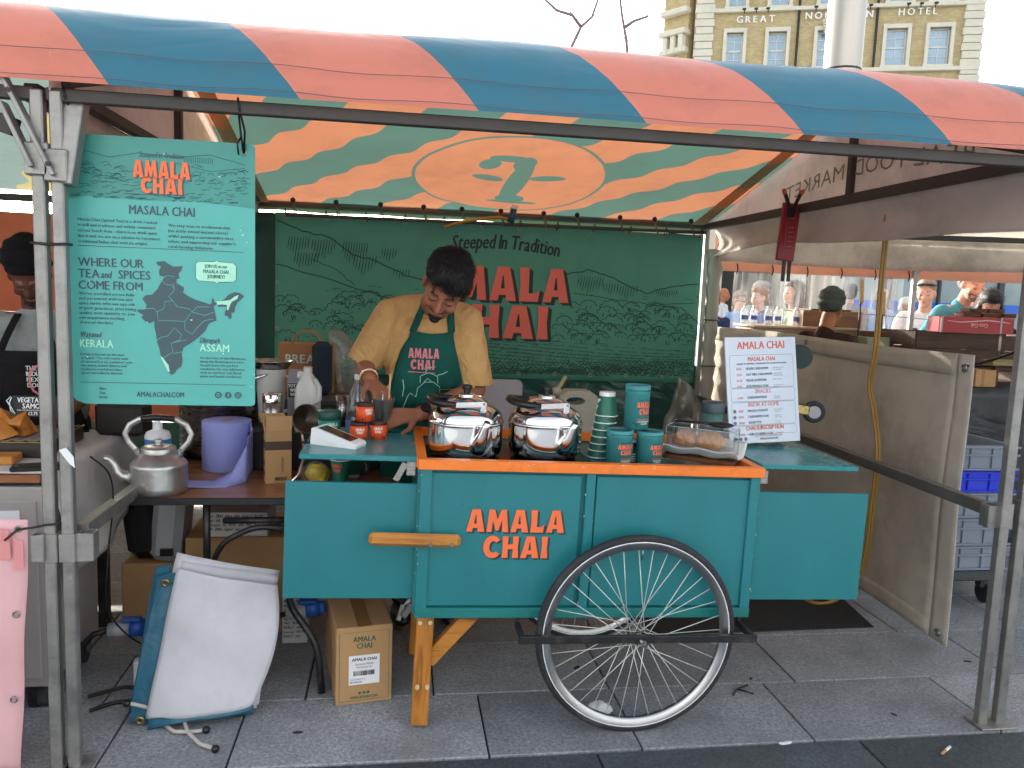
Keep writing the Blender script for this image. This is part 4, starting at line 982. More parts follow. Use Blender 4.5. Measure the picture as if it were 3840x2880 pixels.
g = MB(); put_text(g, 'Steeped In Tradition', lambda x, y, d=0: b3(x, y + .055 - .17 * (x - .72) ** 2 * 1.2 - .02 * (x - .3), d), .353, 1.735, .095, 1, .62, 'l', .22, fit=.735); g.build('script_lettering', M_BSH, bn)
for i in range(12):
    for zz in (1.925, .94):
        x = -.72 + i * .255 + (.03 if zz < 1 else 0)
        if (zz < 1 and 3 <= i <= 5) or x > 2.1: continue
        h = MB(); h.torus(b3(x, zz), .011, .0035, (0, 1, 0), 14, 6); gr = h.build('grommet', M_BOLT, bn)
        if zz > 1:
            t_ = MB(); t_.tube([b3(x, zz) + V(0, -.003, .004), (x + .005, 5.318, 1.945), (x, 5.32, 1.975), (x - .006, 5.345, 1.955), b3(x, zz) + V(0, .003, .008)], .0035, 5); t_.build('tie', M_ZIP, gr)
for zz in (1.75, 1.5, 1.2, 1.0):
    for x in (-.775, 2.095):
        h = MB(); h.torus(b3(x, zz), .010, .0035, (0, 1, 0), 14, 6); h.build('grommet', M_BOLT, bn)
# dark tarpaulin that closes the stall below the banner
M_TARP = cloth('dark_green_tarpaulin', '#174c44', .05, .3, .15, 2, '#0e342f', .5, wr=.7, wrs=3, spec=.6)
g = MB(); g.grid(70, 20, lambda u, v: (-.9 + 3.05 * u, 5.43 + .02 * math.sin(u * 40 + 3 * v) * (1 - v) + .03 * noise.noise(Vector((u * 14, v * 3, 8))), .0 + 1.02 * v), 0, True, .002, True)
tarp = g.build('tarpaulin', M_TARP, label='dark green tarpaulin closing the stall below the banner', cat='tarpaulin', loc=(.6, 5.43, 0))
g = MB(); g.grid(8, 20, lambda u, v: (-.925 + .15 * u, 5.39 + .01 * math.sin(v * 9 + u * 5), .55 + 1.4 * v), 0, True, .002, True); g.build('corner_curtain', mat('dark_green_webbing', '#173f37', .7), tarp) if 0 else g.build('side_curtain', mat('dark_green_webbing', '#173f37', .7), label='narrow dark green curtain beside the banner', cat='curtain', loc=(-.85, 5.39, .55))
# gas hose with blue valve on the rail
hs = thing('gas_hose', 'yellow hose with blue valve tied to the banner rail', 'hose', (.75, 5.3, 1.95))
g = MB(); g.tube([(.30, 5.31, 1.905), (.42, 5.30, 1.945), (.55, 5.29, 1.97), (.66, 5.285, 1.985), (.73, 5.285, 1.97)], .010, 8); g.build('hose', mat('yellow_hose', '#b98a1e', .5), hs)
g = MB(); g.cyl((.735, 5.285, 1.955), (.755, 5.285, 2.04), .024, .022, 14); g.build('valve_body', mat('blue_valve', '#21506e', .4), hs)
g = MB(); g.cyl((.755, 5.285, 2.04), (.759, 5.285, 2.065), .024, .024, 14); g.build('valve_cap', M_WHITE, hs)

# ================================================================ hanging poster
MAP_MAIN = [(.245,.429),(.268,.433),(.28,.424),(.295,.417),(.32,.42),(.316,.407),(.308,.397),(.311,.382),(.303,.381),(.301,.369),(.324,.356),(.32,.341),(.341,.328),(.356,.321),(.381,.314),(.396,.309),(.402,.311),(.404,.328),(.409,.325),(.41,.315),(.419,.313),(.408,.302),(.412,.286),(.416,.26),(.403,.256),(.393,.249),(.385,.23),(.37,.214),(.352,.198),(.337,.187),(.32,.176),(.315,.157),(.317,.136),(.313,.118),(.301,.109),(.294,.098),(.285,.092),(.278,.098),(.272,.119),(.264,.138),(.254,.15),(.251,.171),(.245,.189),(.242,.213),(.238,.234),(.237,.254),(.226,.246),(.212,.251),(.2,.264),(.207,.27),(.192,.279),(.19,.286),(.212,.287),(.217,.3),(.205,.318),(.213,.329),(.232,.332),(.247,.348),(.255,.364),(.268,.386),(.254,.389),(.253,.405),(.259,.415),(.248,.421)]
MAP_NE = [(.439,.326),(.451,.34),(.469,.348),(.484,.346),(.497,.337),(.489,.328),(.477,.317),(.471,.304),(.469,.288),(.459,.285),(.46,.272),(.455,.264),(.449,.274),(.439,.277),(.441,.287),(.446,.303),(.421,.302),(.419,.313)]
MAP_A = [(.416,.318),(.439,.321),(.456,.324),(.469,.335),(.481,.34),(.477,.328),(.461,.319),(.456,.309),(.451,.293),(.446,.294),(.447,.308),(.434,.31),(.419,.308)]
MAP_K = [(.254,.149),(.262,.143),(.269,.132),(.277,.122),(.28,.101),(.274,.103),(.267,.119),(.258,.137)]
MAP_LINES = [[(.268,.386),(.26,.374),(.272,.364),(.287,.362),(.297,.35),(.287,.336),(.279,.328),(.291,.316)],[(.268,.386),(.277,.39),(.297,.388)],[(.207,.29),(.237,.291),(.246,.281),(.266,.292),(.267,.312),(.291,.316),(.304,.298),(.336,.294),(.346,.284),(.361,.3),(.396,.301)],[(.246,.281),(.249,.255),(.291,.256),(.325,.255),(.341,.279)],[(.24,.192),(.255,.205),(.275,.209),(.295,.235),(.315,.215),(.31,.199),(.285,.188),(.29,.162),(.264,.145)],[(.325,.255),(.325,.231),(.345,.216),(.36,.237),(.381,.259),(.406,.265)],[(.285,.188),(.33,.2)],[(.29,.157),(.317,.163)],[(.292,.368),(.297,.35)],[(.346,.284),(.381,.275),(.411,.286)]]
M_POST = mat('teal_poster_board', '#52aca3', .38, var=.04, scale=2, dirt='#4aa59c', dirt_amt=.4, dirt_scale=3); M_PINKD = mat('poster_slate_ink', '#3f555c', .5); M_PMINT = mat('poster_mint_print', '#a4e0c4', .5); M_PHEAD = mat('poster_header_green', '#3f8f84', .4, var=.06, scale=4)
po = thing('poster', 'large teal hanging poster with map and small text beside the left post', 'poster', (-.69, 2.5, 1.118))
PW, PH = .528, .787
p0 = plane3((-.955, 2.5, 1.118), (1, 0, 0), (0, 0, 1), 0)
edge = [(.012, .010), (.04, .0), (PW - .012, 0), (PW - .003, .003), (PW, .012), (PW, PH - .012), (PW - .004, PH - .003), (PW - .012, PH), (.012, PH), (.003, PH - .004), (0, PH - .012), (0, .03)]
g = MB(); g.poly([edge], p0, .006); g.build('board', M_POST, po)
pt = plane3((-.955, 2.5, 1.118), (1, 0, 0), (0, 0, 1), .0012); p1 = plane3((-.955, 2.5, 1.118), (1, 0, 0), (0, 0, 1), .0022)
g = MB(); g.poly([[(.0, .60), (.06, .612), (.2, .606), (.35, .612), (PW, .598), (PW, PH - .012), (PW - .012, PH), (.012, PH), (0, PH - .012)]], plane3((-.955, 2.5, 1.118), (1, 0, 0), (0, 0, 1), .0006)); g.build('header_field', M_PHEAD, po)
pk = MB(); rp = random.Random(5)
for k in range(150):
    x = rp.uniform(.01, PW - .03); z = .61 + rp.random() ** 1.5 * .08; l = rp.uniform(.01, .03); stroke(pk, [(x, z), (x + l * .5, z + rp.uniform(-.003, .003)), (x + l, z + rp.uniform(0, .004))], .0016, pt)
for k in range(60):
    x = rp.choice([rp.uniform(.02, .16), rp.uniform(.36, .5)]); z = rp.uniform(.66, .71); r_ = rp.uniform(.006, .014); stroke(pk, [(x + r_ * math.cos(a * .5), z + r_ * .7 * math.sin(a * .5)) for a in range(7)], .0015, pt)
stroke(pk, [(.03, .745), (.12, .725), (.2, .742), (.3, .735), (.4, .748), (.5, .725)], .0018, pt); stroke(pk, [(.30, .72), (.4, .70), (.5, .715)], .0015, pt)
for k in range(14): stroke(pk, [(.33 + k * .006, .738), (.329 + k * .006, .722)], .0016, pt)
pk.build('ink_drawing', M_INK, po, kind='stuff')
g = MB(); put_logo(g, 'AMALA', pt, .264, .672, .050, .001, 0, 1, width=.160); put_logo(g, 'CHAI', pt, .264, .628, .046, .001, 0, 1, width=.116); g.build('logo_lettering', [M_LOGO_O, M_PINKD], po)
g = MB()
def para(lines, x, y, h, ld, bold=1, xs=.78, W=None):
    if W: w0 = max(txt_layout(t, bold, xs)[1] for t in lines) * h; xs *= W / w0
    for i, t in enumerate(lines): put_text(g, t, pt, x, y - i * ld, h, bold, xs)
put_text(g, 'Steeped in Tradition', pt, .264, .731, .016, 1, .62, 'c', .2); put_text(g, 'MASALA CHAI', pt, .264, .566, .026, 1, .72, 'c', fit=.183)
para(['Masala Chai (Spiced Tea) is a drink rooted', 'in skill and tradition and widely consumed', 'across South Asia - there is no drink quite', 'like it and we are on a mission to reconnect', 'traditional Indian chai with its origins.'], .030, .540, .0086, .0158, W=.228)
para(['We stay true to traditional chai', '(no sickly-sweet instant mixes)', 'whilst pushing a sustainability-first', 'ethos, and supporting our supplier\'s', 'rural farming initiatives.'], .280, .534, .0086, .0155, W=.192)
para(['WHERE OUR', 'TEA      SPICES', 'COME FROM'], .028, .409, .0250, .0335, 1, .74, W=.200); put_text(g, 'and', pt, .090, .3755, .021, 1, .66, 'l', .22)
para(["We've travelled across India", 'and partnered with tea and', 'spice farms who use age-old', 'organic practices, prioritising', 'quality over quantity so you', 'can experience nothing', 'short of the best.'], .028, .325, .0085, .0142, W=.158)
put_text(g, 'Wayanad', pt, .028, .200, .016, 1, .62, 'l', .22); put_text(g, 'Dibrugarh', pt, .367, .192, .016, 1, .6, 'l', .22)
para(['Kerala is known as the land', 'of spices. The rich loamy soils', 'of central Kerala combined with', 'the warm, humid climate and', 'moderate rainfall produce', 'spices unrivalled in flavour.'], .028, .146, .0070, .0112, W=.145)
para(['At the foot of the Himalayas,', 'along the Brahmaputra river,', 'Assam hosts the perfect', 'conditions for tea cultivation', 'with its nutrient rich flood', 'plains and humid conditions.'], .367, .143, .0070, .0112, W=.135)
put_text(g, 'AMALACHAI.COM', pt, .184, .024, .0155, 1, .68, 'l', fit=.136)
para(['Share', 'Your', 'Brews'], .078, .043, .0085, .013, 1, .7)
stroke(g, [(.028, .468), (.26, .468), (.495, .468)], .0016, pt); stroke(g, [(.024, .065), (.26, .065), (.5, .065)], .0016, pt)
g.build('text_print', M_PINKD, po)
g = MB(); g.poly([MAP_MAIN], pt); g.poly([MAP_NE], pt); g.build('map_print', M_PINKD, po)
g = MB()
for l in MAP_LINES: stroke(g, l, .0016, p1)
g.build('map_borders', M_POST, po)
g = MB(); g.poly([MAP_A], p1); g.build('map_highlight', M_PMINT, po); g = MB(); g.poly([MAP_K], p1); g.build('map_highlight', M_PMINT, po); g = MB(); put_text(g, 'KERALA', pt, .028, .170, .0225, 1, .75, 'l', fit=.092); g.build('region_name', M_PMINT, po); g = MB(); put_text(g, 'ASSAM', pt, .367, .166, .0225, 1, .75, 'l', fit=.085); g.build('region_name', M_PMINT, po); g = MB()
bub = [(.357, .385), (.365, .378), (.412, .376), (.418, .371), (.424, .376), (.466, .378), (.474, .386), (.474, .427), (.466, .435), (.424, .437), (.418, .442), (.412, .437), (.365, .436), (.357, .428)]
g.poly([bub], pt); g.build('speech_bubble', M_PMINT, po)
g = MB(); put_text(g, 'JOIN US on our', p1, .4155, .418, .0098, 1, .7, 'c'); put_text(g, 'MASALA CHAI', p1, .4155, .402, .0105, 1, .72, 'c'); put_text(g, 'JOURNEY!', p1, .4155, .387, .0105, 1, .72, 'c'); g.build('bubble_words', M_PINKD, po); g = MB(); stroke(g, bub + bub[:1], .0014, p1); g.build('bubble_outline', M_PINKD, po)
for k in range(3): g = MB(); g.poly([arc(.420 + .029 * k, .033, .0105, .0105, 0, 345, 16)], pt); g.build('icon_disc', M_PINKD, po)
g = MB()
for k in range(3):
    cx = .420 + .029 * k
    if k == 0:
        for r_ in (.0062, .003): stroke(g, [(cx + r_ * math.cos(a * .628), .033 + .0062 * math.sin(a * .628)) for a in range(11)], .001, p1)
        stroke(g, [(cx - .006, .033), (cx + .006, .033)], .001, p1); stroke(g, [(cx, .027), (cx, .039)], .001, p1)
    elif k == 1: stroke(g, [(cx + .004, .0385), (cx + .0008, .0385), (cx, .036), (cx, .026)], .0022, p1); stroke(g, [(cx - .003, .0335), (cx + .0035, .0335)], .0018, p1)
    else: stroke(g, [(cx + .0055 * a, .033 + .0055 * b) for a, b in ((-1, -1), (1, -1), (1, 1), (-1, 1), (-1, -1))], .0014, p1); stroke(g, [(cx + .0028 * math.cos(a * .628), .033 + .0028 * math.sin(a * .628)) for a in range(11)], .0012, p1)
g.build('icon_print', M_POST, po)
for k in range(16):           # scuffs and chipped edges
    h = MB(); x = rp.choice([rp.uniform(.01, PW - .01), rp.choice([.001, PW - .001])]); h.ell(p1(x, rp.uniform(.01, PH - .01)), (rp.uniform(.0015, .004), .0006, rp.uniform(.001, .0025)), n=6, m=4); h.build('scuff', M_WHITE, po)
for x, zt in ((.033, 1.985), (.497, 1.985)):
    X_ = -.955 + x; h = MB(); h.torus((X_, 2.497, 1.118 + PH - .028), .006, .002, (0, 1, 0), 12, 6); h.build('eyelet', M_BOLT, po)
    h = MB(); zb = 1.118 + PH - .028; h.tube([(X_, 2.495, zb), (X_ - .006, 2.485, zb + .05), (X_ - .008, 2.45, zt + .02), (X_, 2.41, zt + .03), (X_ + .004, 2.41, zt), (X_ + .006, 2.48, zb + .06), (X_ + .001, 2.495, zb)], .0032, 6); h.tube([(X_ - .004, 2.48, zb + .045), (X_ - .012, 2.46, zb + .02), (X_ - .01, 2.47, zb - .01)], .003, 5); h.build('cord', M_ZIP, po)
# ================================================================ folding table on the left and what stands on it
M_TABLE = wood('brown_table_laminate', '#956546', '#7a4e33', 0, .25, 2.0); M_EDGEB = mat('black_edge_band', '#1b1b1c', .5); M_BRASS = mat('worn_brass_edge', '#b9925a', .5)
ft = thing('folding_table', 'brown folding table with black edge and bent black legs', 'table', (-.48, 3.35, 0))
g = MB(); g.box((-.485, 3.36, .709), (.97, .93, .022), None, 0, .004); g.build('table_top', M_TABLE, ft)
for c, s in (((-.485, 2.893, .709), (.975, .010, .026)), ((-.972, 3.36, .709), (.010, .93, .026))): B('edge_band', c, s, M_EDGEB, ft)
def pipe(pts, r, m, parent, name='leg', n=10):
    # round the corners of a polyline
    P_ = [Vector(p) for p in pts]; o = [P_[0]]
    for a, b, c in zip(P_, P_[1:], P_[2:]):
        d = min((b - a).length, (c - b).length) * .35
        for t in (0, .25, .5, .75, 1):
            q0 = b + (a - b).normalized() * d; q1 = b + (c - b).normalized() * d
            o.append(q0.lerp(b, t).lerp(b.lerp(q1, t), t))
    o.append(P_[-1]); g = MB(); g.tube(o, r, n); return g.build(name, m, parent)
pipe([(-.675, 2.95, .70), (-.675, 2.95, .45), (-.672, 2.95, .004)], .0135, M_BLACK, ft); pipe([(-.675, 3.75, .70), (-.675, 3.75, .004)], .0135, M_BLACK, ft)
pipe([(-.385, 2.95, .69), (-.38, 2.93, .40), (-.365, 2.87, .32), (-.262, 2.83, .19), (-.245, 2.825, .004)], .0135, M_BLACK, ft); pipe([(-.245, 3.7, .69), (-.245, 3.7, .004)], .0135, M_BLACK, ft)
pipe([(-.668, 2.95, .43), (-.62, 2.95, .54), (-.5, 2.95, .60), (-.36, 2.95, .585)], .011, M_BLACK, ft, 'stretcher'); pipe([(-.62, 2.97, .615), (-.36, 2.97, .617)], .012, M_BLACK, ft, 'stretcher')
ZT = .7205
# battered aluminium kettle
M_ALU = metal('dented_aluminium', '#c3c3c0', .42, .22, 9, bmp=.25)
ak = thing('kettle', 'dented aluminium kettle with black wrapped handle on the brown table', 'kettle', (-.850, 2.99, ZT))
cx, cy = -.850, 2.99
g = MB(); g.lathe([(0, 0), (.092, 0), (.099, .006), (.1, .03), (.0985, .100), (.099, .106), (.094, .112), (.072, .136), (.058, .148), (.056, .150)], (cx, cy, ZT), 40); g.noisy(.0016, 22, 3); g.build('body', M_ALU, ak)
g = MB(); g.lathe([(.060, .147), (.060, .164), (.057, .168), (.03, .173), (.012, .175), (.012, .182), (.015, .188), (.013, .196), (.004, .199), (0, .199)], (cx, cy, ZT), 32); g.build('lid', M_ALU, ak)
g = MB(); g.tube([(cx - .085, cy - .03, ZT + .060), (cx - .115, cy - .035, ZT + .066), (cx - .132, cy - .038, ZT + .085), (cx - .142, cy - .04, ZT + .112), (cx - .158, cy - .043, ZT + .132), (cx - .174, cy - .045, ZT + .134)], [.026, .021, .016, .013, .011, .010], 14); g.build('spout', M_ALU, ak)
hp = [(cx - .082 * math.cos(a) * (1.18 if 0 < a < PI else 1), cy, ZT + .168 + .118 * math.sin(a)) for a in [PI * i / 20 for i in range(21)]]
hp = [(cx - .072, cy, ZT + .132), (cx - .075, cy, ZT + .152)] + [(cx - .105, cy, ZT + .185), (cx - .115, cy, ZT + .215), (cx - .098, cy, ZT + .248), (cx - .065, cy, ZT + .268), (cx, cy, ZT + .275), (cx + .065, cy, ZT + .268), (cx + .098, cy, ZT + .248), (cx + .115, cy, ZT + .215), (cx + .105, cy, ZT + .185)] + [(cx + .075, cy, ZT + .152), (cx + .072, cy, ZT + .132)]
g = MB(); g.tube(hp, .0065, 8, flat=1.7); g.build('handle', M_ALU, ak)
g = MB(); g.tube([(cx - .058 + i * .0116, cy, ZT + .270 + .005 * math.sin(PI * i / 10)) for i in range(11)], [.011 + .0012 * (i % 2) for i in range(11)], 10); g.build('handle_wrap', M_BPLAST, ak)
for s in (-1, 1): h = MB(); h.cyl((cx + s * .076, cy - .012, ZT + .155), (cx + s * .076, cy + .012, ZT + .155), .007, n=10); h.build('pivot', M_STEELB, ak)
# blue paper roll
M_BLUEP = mat('blue_paper_towel', '#9299d6', .9, var=.05, scale=10, bmp=.2, bscale=80)
br = thing('paper_roll', 'large roll of blue paper towel unwinding on the brown table', 'paper roll', (-.690, 3.38, ZT)); cx, cy = -.690, 3.38
g = MB(); g.lathe([(.028, .0), (.097, .0), (.0985, .004), (.0985, .200), (.096, .204), (.028, .204)], (cx, cy, ZT), 40); g.build('roll', M_BLUEP, br)
g = MB(); g.lathe([(.028, .2045), (.024, .2045), (.024, .19), (.024, .0)], (cx, cy, ZT), 24); g.build('core', mat('cardboard_core', '#a58a68', .9), br)
def tail(u, v):
    p = [Vector((cx + .095, cy - .02, 0)), Vector((cx + .125, cy - .12, 0)), Vector((cx + .12, cy - .25, 0)), Vector((cx + .06, cy - .31, 0)), Vector((cx - .08, cy - .33, 0)), Vector((cx - .22, cy - .335, 0))]
    k = u * 5; i = min(4, int(k)); q = p[i].lerp(p[i + 1], k - i)
    fl = min(1, max(0, (u - .35) / .35)); st = 1 - fl
    return (q.x + st * 0 + fl * .01 * v, q.y + fl * (v - .2) * .11, ZT + .002 + (st * .195 * v) * (1 - .35 * u) + .004 * math.sin(u * 9))
g = MB(); g.grid(30, 6, tail, 0, True, .0006); g.build('loose_end', M_BLUEP, br)
# tall opened carton
M_CARD = mat('corrugated_cardboard', '#b08a5e', .85, var=.08, scale=7, bmp=.05, dirt='#8f6d47', dirt_amt=.4); M_CARDD = mat('cardboard_dark_print', '#4a3c31', .85); M_TAPE = mat('brown_parcel_tape', '#8f6a42', .35)
def yawbox(c, s, a, name, m, parent, ch=.001): g = MB(); g.box(c, s, rotz(a), 0, ch); return g.build(name, m, parent)
ct = thing('carton', 'tall open cardboard carton with dark tape band on the brown table', 'carton', (-.452, 3.15, ZT)); ca = .25
C_ = lambda x, y, z: Vector((-.452, 3.15, ZT)) + rotz(ca) @ Vector((x, y, 0)) + Vector((0, 0, z))
g = MB(); g.box(C_(0, 0, .105), (.098, .075, .21), rotz(ca), 0, .001); g.build('box', M_CARD, ct)
g = MB(); g.box(C_(0, 0, .150), (.0992, .0762, .034), rotz(ca), 0); g.build('tape_band', M_CARDD, ct)
for a, b, c, d in (((-.049, -.0375), (.049, -.0375), (.052, -.030), (-.046, -.030)), ((-.049, .0375), (.049, .0375), (.03, .05), (-.068, .05)), ((-.049, -.0375), (-.049, .0375), (-.058, .037), (-.058, -.037))):
    h = MB(); zz = .21; h.grid(1, 1, lambda u, v: C_(*(Vector(a).lerp(Vector(b), u).lerp(Vector(d).lerp(Vector(c), u), v)), zz + .055 * v), 0, False, .002); h.build('flap', M_CARD, ct)
h = MB(); fr = plane3(C_(-.049, -.0375, 0), rotz(ca) @ Vector((1, 0, 0)), (0, 0, 1), .0015); fl_ = plane3(C_(-.049, .0375, 0), rotz(ca) @ Vector((0, -1, 0)), (0, 0, 1), .0015)
put_text(h, 'CO3752-025X', lambda x, y, d=0: fr(.068 - y, x, d), .045, 0, .0085, 1, .8); h.build('code_print', M_CARDD, ct); h = MB(); put_text(h, 'PAPER', lambda x, y, d=0: fl_(x, y, d), .008, .07, .016, 1, .8); h.build('word_print', M_CARDD, ct); h = MB(); put_text(h, 'STRAWS', lambda x, y, d=0: fl_(x, y, d), .005, .03, .016, 1, .7); h.build('word_print', M_CARDD, ct); h = MB()
for i in range(22):
    w = random.choice([.0008, .0016]); x = .035 + i * .0021; h.add([fr(x, .012), fr(x + w, .012), fr(x + w, .026), fr(x, .026)], [(0, 1, 2, 3)])
h.build('barcode', M_CARDD, ct)
# white pump bottle of alcohol cleaner
bt = thing('pump_bottle', 'white pump bottle with blue label behind the aluminium kettle', 'bottle', (-.915, 3.22, ZT)); cx, cy = -.918, 3.22
g = MB(); g.lathe([(0, 0), (.045, 0), (.048, .008), (.048, .165), (.042, .180), (.018, .190), (.016, .192)], (cx, cy, ZT), 30); g.build('bottle', M_WHITE, bt)
g = MB(); g.lathe([(.018, .188), (.018, .215), (.010, .218), (.010, .232), (.020, .236), (.020, .244), (0, .246)], (cx, cy, ZT), 20); g.build('pump', M_WHITE, bt)
g = MB(); g.lathe([(.0485, .06), (.0485, .155)], (cx, cy, ZT), 30); g.build('label', mat('blue_label', '#3d7fb4', .5), bt)
o = MB(); put_text(o, 'ALCOHOL', cyl3((cx, cy, 0), .049, ZT, -PI / 2), 0, .125, .013, 1, .7, 'c'); o.build('label_print', M_WHITE, bt)
# stock pot with ladle handle
sp = thing('stock_pot', 'large steel stock pot half hidden behind the poster', 'pot', (-.79, 3.80, ZT)); cx, cy = -.775, 3.66
g = MB(); g.lathe([(0, .03), (.165, .03), (.172, .04), (.172, .42), (.178, .424), (.176, .430), (.168, .428), (.168, .06), (0, .055)], (cx, cy, ZT), 48); g.build('pot', M_STEELB, sp)
g = MB(); g.tube([(cx + .15, cy - .09, ZT + .36), (cx + .18, cy - .13, ZT + .365), (cx + .225, cy - .12, ZT + .38), (cx + .23, cy - .05, ZT + .385), (cx + .17, cy - .02, ZT + .37)], .007, 8); g.build('pot_handle', M_STEEL, sp)
g = MB(); g.lathe([(0, 0), (.15, 0), (.155, .03), (.0, .03)], (cx, cy, ZT), 30); g.build('burner', M_BPLAST, sp)
# black case used as a raised shelf
cs_ = thing('equipment_case', 'black equipment case used as a shelf for bottles', 'case', (-.36, 3.52, ZT))
g = MB(); g.box((-.36, 3.55, ZT + .080), (.60, .42, .158), None, 0, .006); g.build('case', mat('black_case', '#18191b', .5), cs_)
ZS = .8795
# translucent jug with steel bowl on top
M_HDPE = mat('milky_plastic', '#c7c6c0', .35, var=.03); M_BLUEL = mat('milk_blue_label', '#5870b8', .5)
jg = thing('measuring_jug', 'tall translucent jug beside the poster edge', 'jug', (-.565, 3.55, ZS)); cx, cy = -.545, 3.60
g = MB(); g.lathe([(0, 0), (.05, 0), (.054, .01), (.066, .235), (.069, .24), (.064, .24), (.052, .012), (0, .01)], (cx, cy, ZS), 32); g.build('jug_body', M_HDPE, jg)
g = MB(); g.tube([(cx + .06, cy - .01, ZS + .21), (cx + .095, cy - .015, ZS + .20), (cx + .10, cy - .015, ZS + .13), (cx + .085, cy - .01, ZS + .06), (cx + .055, cy - .01, ZS + .05)], .008, 8); g.build('handle', M_HDPE, jg)
bw = thing('steel_bowl', 'steel bowl resting on the tall jug', 'bowl', (cx, cy, ZS + .24)); g = MB(); g.lathe([(.0, .001), (.07, .002), (.095, .035), (.098, .038), (.092, .036), (.066, .008), (0, .006)], (cx, cy, ZS + .24), 36); g.build('bowl', M_STEELB, bw)
fk = thing('steel_flask', 'short steel flask with domed lid in front of the jug', 'flask', (-.515, 3.40, ZS)); g = MB(); g.lathe([(0, 0), (.040, 0), (.040, .125), (.0, .125)], (-.510, 3.40, ZS), 28); g.build('flask_body', M_STEELB, fk)
g = MB(); g.lathe([(.041, .122), (.041, .15), (.036, .160), (0, .163)], (-.510, 3.40, ZS), 28); g.build('lid', M_STEEL, fk)
# milk bottle
mk = thing('milk_bottle', 'semi clear plastic milk bottle with blue label', 'bottle', (-.37, 3.40, ZS)); cx, cy = -.365, 3.40
g = MB()
secs = [(.0, .048, .040), (.01, .053, .045), (.09, .053, .045), (.14, .053, .045), (.19, .048, .042), (.225, .032, .030), (.245, .019, .019), (.250, .018, .018), (.272, .018, .018)]
n = 24
for z, rx, ry in secs:
    for j in range(n):
        a = 2 * PI * j / n; c_, s_ = math.cos(a), math.sin(a); e = .55 if z < .2 else 1.0
        g.v.append(Vector((cx + rx * math.copysign(abs(c_) ** e, c_), cy + ry * math.copysign(abs(s_) ** e, s_), ZS + z)))
for i in range(len(secs) - 1):
    for j in range(n): g.f.append([i * n + j, i * n + (j + 1) % n, (i + 1) * n + (j + 1) % n, (i + 1) * n + j]); g.mi.append(0); g.sm.append(True)
g.f.append([(len(secs) - 1) * n + j for j in range(n)]); g.mi.append(0); g.sm.append(False); g.build('bottle', M_HDPE, mk)
g = MB(); g.tube([(cx + .030, cy - .03, ZS + .225), (cx + .052, cy - .035, ZS + .19), (cx + .052, cy - .035, ZS + .14), (cx + .03, cy - .04, ZS + .12)], .010, 8); g.build('grip', M_HDPE, mk)
g = MB(); g.box((cx, cy, ZS + .055), (.1095, .093, .07), None, 0, .012); g.build('label', M_BLUEL, mk)
g = MB(); lf = plane3((cx - .05, cy - .0475, ZS + .02), (1, 0, 0), (0, 0, 1), .001)
g.poly([[(.03, .005), (.07, .005), (.07, .065), (.03, .065)]], lf); g.build('label_panel', M_PALE, mk)
g = MB(); [stroke(g, [(.034, .015 + k * .01), (.066, .015 + k * .01)], .004, plane3((cx - .05, cy - .0475, ZS + .02), (1, 0, 0), (0, 0, 1), .002)) for k in range(5)]; g.build('label_lines', mat('label_green', '#4d6b58', .6), mk)
# oat drink cartons with doodle print
M_OATW = mat('white_carton', '#cfcfcd', .55, var=.04); M_OATG = mat('grey_carton', '#8a8d92', .6, var=.05)
oc = thing('drink_carton', 'grey drink carton with slanted top beside the milk bottle', 'carton', (-.425, 3.53, ZS)); g = MB(); g.box((-.425, 3.53, ZS + .10), (.072, .07, .20), None, 0, .002)
g.add([(-.461, 3.495, ZS + .20), (-.389, 3.495, ZS + .20), (-.389, 3.565, ZS + .20), (-.461, 3.565, ZS + .20), (-.461, 3.55, ZS + .245), (-.389, 3.55, ZS + .245)], [(0, 1, 5, 4), (2, 3, 4, 5), (0, 4, 3), (1, 2, 5)]); g.build('carton_body', M_OATG, oc)
g = MB(); g.cyl((-.41, 3.51, ZS + .215), (-.407, 3.50, ZS + .235), .014, n=14); g.build('cap', M_WHITE, oc)
g = MB(); f_ = plane3((-.461, 3.4945, ZS), (1, 0, 0), (0, 0, 1), .0012); g.poly([[(.004, .128), (.050, .128), (.052, .19), (.002, .19)]], f_); g.build('print_patch', M_BPLAST, oc)
g = MB(); f2 = plane3((-.461, 3.4945, ZS), (1, 0, 0), (0, 0, 1), .0022); [put_text(g, t, f2, .028, .172 - k * .019, .014, 1, .72, 'c') for k, t in enumerate(('TOTAL', 'WIN-', 'WIN!'))]; g.build('print_words', M_WHITE, oc)
